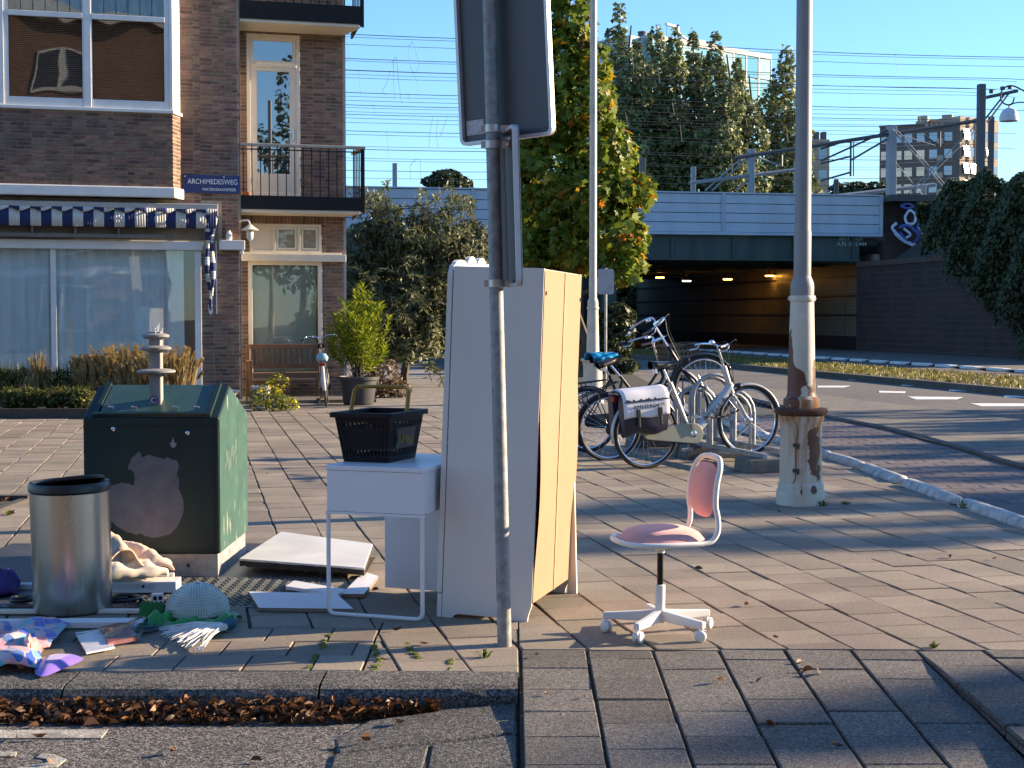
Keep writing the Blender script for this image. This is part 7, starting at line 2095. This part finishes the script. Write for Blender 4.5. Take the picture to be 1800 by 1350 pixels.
mast(695, 287, 330, 70, .10, mast_m, 'small pale mast above the barrier left of the sign pole')
mast(1467, 315, 345, 80, .11, mast_d, 'stubby dark mast right of the rusty lamp post shaft')
mast(1620, 325, 345, 70, .10, mast_m, 'stub post on the bridge end below the flats')
def boom(label, segs, u, mat, r=.06, cat='boom'):
    t = thing('overhead_boom', label, cat, (0, 0, 0), (0, 0, 0), 'booms of the overhead line')
    m = MB(); seg(m, *segs[0], u, r); m.build('beam', mat, t)
    for s in segs[1:]:
        m = MB(); seg(m, s[0], s[1], u, s[2] if len(s) > 2 else r * .5); m.build('strut', mat, t)
boom('long slanting boom across the sky from the flats to the rusty lamp post', [((1716, 212), (1290, 278)), ((1560, 228), (1440, 283)), ((1492, 245), (1440, 262)), ((1492, 250), (1492, 310), .05), ((1497, 250), (1497, 310), .03), ((1492, 282), (1555, 245)), ((1440, 288), (1492, 275)), ((1440, 318), (1492, 303)), ((1620, 238), (1645, 256)), ((1648, 230), (1648, 258), .04)], 68, mast_d, .10)
boom('crossed braces between the two masts before the flats', [((1565, 228), (1660, 335)), ((1570, 285), (1620, 345)), ((1715, 215), (1588, 345)), ((1580, 238), (1640, 256)), ((1572, 228), (1667, 335)), ((1722, 218), (1595, 345))], 67.5, mast_m, .05)
boom('crossarm with insulators on the dark mast', [((1716, 174), (1782, 160)), ((1722, 215), (1760, 165)), ((1730, 215), (1768, 163)), ((1756, 158), (1756, 152), .12), ((1769, 156), (1769, 150), .12), ((1736, 164), (1736, 158), .1)], 67, mast_d, .09)
boom('low pale boom in front of the poplars', [((1212, 322), (1400, 298)), ((1238, 335), (1312, 268)), ((1250, 335), (1322, 268)), ((1325, 275), (1370, 292)), ((1372, 272), (1372, 292), .04), ((1320, 275), (1400, 262)), ((1290, 335), (1318, 312))], 70, mast_m, .09)
boom('lamp arm sticking out from the brownish mast', [((1104, 282), (1132, 282))], 70, mast_m, .12)
boom('low grey pipe behind the bridge end', [((1470, 345), (1640, 325))], 72, mast_m, .12)
wire_m = M('wire', (.05, .055, .06), .6)
wl_list = [(55, 64), (60, 66), (73, 64), (98, 68), (102, 70), (118, 66), (119, 72), (126, 74), (132, 70), (158, 68), (165, 76), (172, 70), (180, 72), (185, 78), (192, 74), (197, 80), (203, 70), (211, 76), (226, 74), (232, 70), (253, 78), (258, 72), (274, 80), (278, 76), (296, 82), (309, 80)]
for i, (py, u) in enumerate(wl_list):
    v0 = uv_of(560, u); b = W(u, v0, 0); z = DY(560, py - 1.5, b.y).z
    t = thing('overhead_wire', 'thin dark overhead wire stretched along the railway', 'wire', W(u, 0, 0), (0, 0, rotU), 'overhead wires above the railway')
    m = MB(); pts = []
    for k in range(25):
        x = v0 + (40 - v0) * k / 24; pts.append((x, 0, z - .12 * math.sin(math.pi * ((x / 19) % 1))))
    m.tube(pts, .010 if i % 3 else .015, 4); m.build('cable', wire_m, t)
    if i % 3 == 0 and i + 3 < len(wl_list):
        z2 = DY(560, wl_list[min(i + 4, len(wl_list) - 1)][0], b.y).z
        for k in range(5):
            x = v0 + 1.2 + k * 6.1 + (i % 5) * .7
            m = MB(); m.tube([(x, 0, z - .06), (x + .12, 0, max(z2, z - 3.0))], .007, 3); m.build('dropper', wire_m, t)
# loops of jumper cable seen against the sky on the left
for j, L in enumerate([[(727, 73), (720, 84), (721, 110), (733, 140), (738, 162)], [(727, 73), (733, 95), (738, 112), (733, 125)], [(694, 107), (697, 100), (699, 108), (703, 150), (708, 183)], [(687, 124), (682, 145), (674, 160), (680, 167)], [(694, 107), (693, 130), (695, 175)], [(724, 290), (726, 285), (735, 280), (740, 286), (739, 315)], [(723, 320), (722, 295), (724, 288)], [(763, 203), (757, 230), (755, 260)], [(787, 204), (780, 225), (774, 240)], [(770, 210), (768, 235), (771, 260)]]):
    u = 66
    q = [W(u, uv_of(px, u), DY(px, py, W(u, uv_of(px, u), 0).y).z) for px, py in L]
    o = q[0]; t = thing('jumper_cable', 'looped jumper cable hanging between overhead wires on the left', 'cable', o, (0, 0, 0), 'jumper cables')
    m = MB(); m.tube([p - o for p in catmull(q, 5)], .007, 4); m.build('cable', wire_m, t)

# ================================================================ far buildings
gy = 190.0
gb_a = R(41)
gpos = DY(1147, 62, gy)
glb = thing('glass_office', 'pale glass office block with a roof crane behind the poplars', 'office building', (gpos.x, gpos.y, 0), (0, 0, gb_a))
H_ = gpos.z
m = MB(); m.b2(0, 22.4, .1, 14, 0, H_ - .5); m.b2(-3.0, .0, 1, 14, 0, H_ - .2); m.build('core', M('office_core', (.30, .45, .48), .4, var=.06, scale=.1), glb)
m = MB(); m.b2(-.2, 22.5, -.15, 14, H_ - .5, H_ + .1); m.build('roof_edge', M('roof_edge', (.42, .40, .37), .6), glb)
pane_ms = [glass('office_glass_a', 1.8, body=(.22, .46, .52)), glass('office_glass_b', 1.6, body=(.40, .58, .60)), glass('office_glass_c', 2.2, body=(.14, .38, .48))]
base_p = {}
for fl_ in range(11):
    for c_ in range(9):
        mm = pane_ms[(fl_ * 3 + c_ * 5 + (fl_ * c_) % 3) % 3]
        if mm.name not in base_p:
            p_ = MB(); p_.b2(.09, 2.41, -.06, .0, .1, 2.75); o = p_.build('pane', mm, glb); base_p[mm.name] = o
        else:
            o = base_p[mm.name].copy(); link(o, glb)
        o.location = (c_ * 2.5, 0, H_ - .5 - (fl_ + 1) * 2.85)
m = MB()
for c_ in range(10): m.b2(c_ * 2.5 - .07, c_ * 2.5 + .07, -.12, .0, H_ - 33, H_ - .5)
m.build('mullions', M('office_mullion', (.50, .54, .52), .5), glb)
m = MB()
cr = lambda a, c: (11.5 + (a - 11.5) * .75, 3, H_ + c * .42)
m.tube([cr(11.5, .6), cr(6.5, 3.9)], .22, 6); m.tube([cr(6.5, 3.9), cr(6.2, 5.9)], .3, 6); m.tube([cr(6.6, 5.6), cr(3.6, 5.9)], .22, 6); m.b2(11, 12.5, 2.5, 3.5, H_ + .1, H_ + 1.1); m.tube([cr(3.8, 5.8), cr(3.8, 2.0)], .05, 4)
m.build('roof_crane', M('crane_white', (.5, .5, .5), .5), glb)
m = MB(); m.lathe([(.7, H_ + .1), (.5, H_ + .8), (.6, H_ + .8), (.6, H_ + 1.0)], 12, (6.5 - 5.2, 3, 0)); m.build('roof_vent', M('vent_blue', (.05, .06, .09), .6), glb); m = MB(); m.lathe([(.7, H_ + .1), (.5, H_ + .9), (.6, H_ + .9), (.6, H_ + 1.1)], 12, (13.4, 3, 0)); m.build('roof_vent', M('vent_blue', (.05, .06, .09), .6), glb)
# block of flats
ty = 250.0
cpos = DY(1688, 204, ty); t_a = R(-33)
flats = thing('apartment_tower', 'tall brown block of flats with sun glaring in its windows', 'apartment building', (cpos.x, cpos.y, 0), (0, 0, 0))
TH = cpos.z
e_l = Vector((-math.cos(R(25)), math.sin(R(25)), 0)); e_r = Vector((math.cos(R(36)), math.sin(R(36)), 0))
LW = 12.9; RW = 10.0
flm = M('flats_shaded', (.105, .092, .09), .8, var=.1, scale=.15); flm2 = M('flats_sunlit', (.34, .27, .20), .8, var=.08, scale=.2)  # left wing painted darker as in shade, right wing and roof boxes lighter as sunlit
def facade_box(e, n_, W_, z0, z1, d0, d1, m, s0=0.0):
    P = [e * s0 + n_ * d0, e * W_ + n_ * d0, e * W_ + n_ * d1, e * s0 + n_ * d1]
    m.add([(p.x, p.y, z) for z in (z0, z1) for p in P], [(0,3,2,1),(4,5,6,7),(0,1,5,4),(1,2,6,5),(2,3,7,6),(3,0,4,7)])
n_l = Vector((-e_l.y, e_l.x, 0)); n_l = n_l if n_l.y < 0 else -n_l
n_r = Vector((-e_r.y, e_r.x, 0)); n_r = n_r if n_r.y < 0 else -n_r
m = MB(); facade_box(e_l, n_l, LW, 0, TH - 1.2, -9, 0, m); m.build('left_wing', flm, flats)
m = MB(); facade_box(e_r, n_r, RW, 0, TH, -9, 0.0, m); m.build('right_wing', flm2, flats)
m = MB(); facade_box(e_l, n_l, LW + .1, TH - 1.2, TH - .9, -9, .2, m); m.build('roof_edge', flm, flats)
m = MB()
for s_ in (5.4, 1.5): facade_box(e_l, n_l, s_ + 1.6, TH - .9, TH + .5, -3, -1.2, m, s_)
for s_ in (2.6, 3.4, 4.2, 5.0): facade_box(e_l, n_l, s_ + .5, TH - 1.8, TH - 1.0, -.3, .3, m, s_)
m.build('roof_box', flm2, flats)
wing_g = glass('flats_glass', 2.4, body=(.16, .22, .30)); blc = M('flats_balcony', (.30, .27, .24), .7)
proto = None
for fl_ in range(8):
    z = TH - 3.9 - fl_ * 2.75
    for k, s_ in enumerate((1.2, 3.6, 5.6, 7.6, 9.3, 11.4)):
        m = MB(); facade_box(e_l, n_l, s_ + 1.25, z, z + 1.45, -.02, .05, m, s_); m.build('window', wing_g, flats)
    for k, s_ in enumerate((2.55, 10.5)):
        m = MB(); facade_box(e_l, n_l, s_ + .95, z - .6, z + .4, .0, .9, m, s_); m.build('balcony', blc, flats)
    m = MB(); facade_box(e_l, n_l, LW, z - .55, z - .45, .0, .06, m); m.build('floor_band', blc, flats)
# windows of the right wing; added mirror panes throw a sun glint at the camera
to_cam = (Vector((0, 0, CAM_H)) - cpos).normalized()
half = (SUN + to_cam).normalized()
flash_g = bpy.data.materials.new('sun_glint_mirror'); flash_g.use_nodes = True
pb_ = flash_g.node_tree.nodes['Principled BSDF']; pb_.inputs['Metallic'].default_value = 1; pb_.inputs['Base Color'].default_value = (.8, .8, .8, 1); pb_.inputs['Roughness'].default_value = .07
for fl_ in range(8):
    z = TH - 3.6 - fl_ * 2.75
    for k, s_ in enumerate((.5, 2.3, 4.3, 6.3, 8.4)):
        m = MB(); facade_box(e_r, n_r, s_ + 1.3, z, z + 1.5, -.02, .05, m, s_); m.build('window', wing_g, flats)
        if (k, fl_) in ((0, 0), (0, 1), (0, 2), (1, 2), (0, 3), (1, 3), (2, 3), (0, 4), (1, 4), (2, 4), (0, 5), (1, 5), (3, 3), (3, 1), (4, 4), (2, 2)):
            c_ = e_r * (s_ + .65) + n_r * .5 + Vector((0, 0, z + .75))
            q = half.to_track_quat('Z', 'Y').to_matrix()
            m = MB(); m.box(tuple(c_), (1.55, 1.7, .05), q); m.build('glint_pane', flash_g, flats)
for s_ in (2.0, 4.0, 6.0, 8.1):
    m = MB(); facade_box(e_r, n_r, s_ + .15, 0, TH, .05, .25, m, s_); m.build('pier', flm2, flats)
# sunlit flats behind the rusty lamp post
b0 = DY(1428, 245, 170)
b2_ = thing('far_flats', 'sunlit beige flats with small chimneys right behind the rusty lamp post', 'apartment building', (b0.x, b0.y, 0))
m = MB(); m.b2(-3, 1.9, 0, 9, 0, b0.z); m.build('wall', M('beige_flats', (.38, .30, .21), .8, var=.1, scale=.3), b2_)
m = MB()
for x in (-.2, .6, 1.4): m.b2(x - .25, x + .25, .5, 1.5, b0.z, b0.z + .9)
m.build('chimney', M('chimney_dark', (.12, .10, .09), .8), b2_)
for fl_ in range(4):
    for x in (-2.2, -.8, .7):
        m = MB(); m.b2(x, x + .9, -.04, .02, b0.z - 2.2 - fl_ * 2.4, b0.z - .9 - fl_ * 2.4); m.build('window', wing_g, b2_)
# hanging dome street lamp at the right edge
hp = DY(1774, 200, 42)
hl = thing('hanging_street_lamp', 'white dome street lamp hanging from a curled arm at the right edge', 'street lamp', (hp.x, hp.y, 0))
s = 42 / 2700.0
m = MB(); m.lathe([(.255, hp.z - .20), (.26, hp.z - .12), (.235, hp.z + .0), (.17, hp.z + .10), (.08, hp.z + .155), (.03, hp.z + .17), (.03, hp.z + .22)], 28); m.lathe([(.20, hp.z - .205), (.25, hp.z - .20)], 24); m.build('dome', M('lamp_dome', (.55, .56, .58), .35), hl, smooth=True)
def hpnt(px, py): 
    p = DY(px, py, 42); return (p.x - hp.x, 0, p.z)
m = MB(); m.tube(catmull([hpnt(1774, 190), hpnt(1777, 184), hpnt(1785, 181), hpnt(1800, 180), hpnt(1850, 184)], 5), .018, 8); m.tube(catmull([hpnt(1783, 172), hpnt(1779, 182), hpnt(1770, 184), hpnt(1761, 178), hpnt(1759, 165), hpnt(1766, 154), hpnt(1780, 151), hpnt(1800, 160), hpnt(1850, 190)], 6), .022, 8); m.build('arm', dark_metal, hl, smooth=True)
m = MB(); q = hpnt(1850, 190); m.lathe([(.16, 0), (.14, 1), (.09, 1.2), (.06, 3), (.05, q[2] + .3)], 16, (q[0], 0, 0)); m.build('post', dark_metal, hl, smooth=True)
# back of a small sign beside the plane tree
sp_ = DY(1065, 495, 34); t = thing('small_road_sign', 'small pale sign back on a post behind the slim lamp post', 'road sign', (sp_.x, sp_.y, 0))
m = MB(); m.prism([(a, c + sp_.z) for a, c in rpoly(.36, .56, .05)][::-1], lambda a, c, d: (a, d, c), 0, .02); m.build('plate', M('sign_back', (.42, .44, .47), .5), t)
m = MB(); m.tube([(0, .05, 0), (0, .05, sp_.z + .3)], .03, 8); m.build('post', galv, t)
# the side of the street behind the camera (seen mirrored in the windows)
opp = thing('opposite_houses', 'brick terrace across the street, mirrored in the windows of the corner house', 'house', (0, -16, 0))
m = MB(); m.b2(-30, 9, -8, 0, 0, 14); m.build('wall', M('opposite_brick', (.20, .11, .075), .9, var=.2, scale=1), opp)
m = MB(); m.b2(-30, 9, -8.2, .4, 14, 14.4); m.b2(-30, 9, 0, .06, 3.2, 3.5); m.build('cornice', white_paint, opp)
wproto = None
for fl_ in range(4):
    for k in range(9):
        x = -28 + k * 3.9
        if wproto is None:
            m = MB(); m.b2(0, 2.2, 0, .05, 0, 1.9); wproto = m.build('window', white_paint, opp); o = wproto
            m = MB(); m.b2(.12, 1.0, .05, .06, .12, 1.78); m.b2(1.2, 2.08, .05, .06, .12, 1.78); gproto = m.build('pane', win_glass_dark, o)
        else:
            o = wproto.copy(); link(o, opp); g2 = gproto.copy(); link(g2, o)
        o.location = (x, 0, .9 + fl_ * 3.3)

# ================================================================ street trees on the sunny side, just outside the picture: they dapple the pavement
g_street = leaf_mat('street_tree_leaf', (.08, .11, .02), [(0, (.6, .6, .5)), (1, (1.3, 1.2, 1))], .3)
nth = ['first', 'second', 'third', 'fourth', 'fifth', 'sixth', 'seventh', 'eighth', 'ninth', 'tenth', 'eleventh', 'twelfth']
for i, (u, hc, w) in enumerate([(-.5, 9.1, 2.2), (3.0, 9.2, 2.1), (5.6, 9.15, 1.7), (7.1, 9.05, .8), (9.0, 8.15, 1.1), (11.3, 9.05, .9), (13.0, 9.2, .9), (15.2, 8.1, 1.1), (17.6, 8.5, 1.1), (20.5, 8.0, 1.4), (23.2, 7.6, 1.3)]):
    b0 = W(u, 31.5, -.1)
    bl = [(EU.x * a, EU.y * a, z, w * f, w * f * 1.1, h) for a, z, f, h in ((0, hc - 1.5, .8, 1.5), (-.35 * w, hc - 2.6, .75, 1.5), (.4 * w, hc - 2.8, .7, 1.5), (0, hc - 4.2, .95, 1.7), (.1, hc - 5.6, .7, 1.4))]
    tree('street_tree', 'street tree beyond the right edge of the view, %s from the camera' % nth[i], 'tree', b0, 1.8, .16, bl, 2300 if i < 4 else 1300, .34, g_street, 400 + i, 'street trees beyond the right edge', clump=.25, nclump=70, ratio=.8, shell=.3)
# tree across the street behind the camera, mirrored in the balcony door
tree('street_tree', 'tree behind the viewer, mirrored in the balcony door glass', 'tree', (14.5, -13, 0), 2.5, .18, [(0, 0, 5, 3.2, 2.0, 2.6), (-1.4, .5, 8, 2.2, 1.5, 2.4), (1.4, 0, 9, 2.0, 1.4, 2.4), (0, 0, 11.5, 1.5, .9, 2.2)], 4200, .36, g_street, 477, 'street trees beyond the right edge', clump=.25)
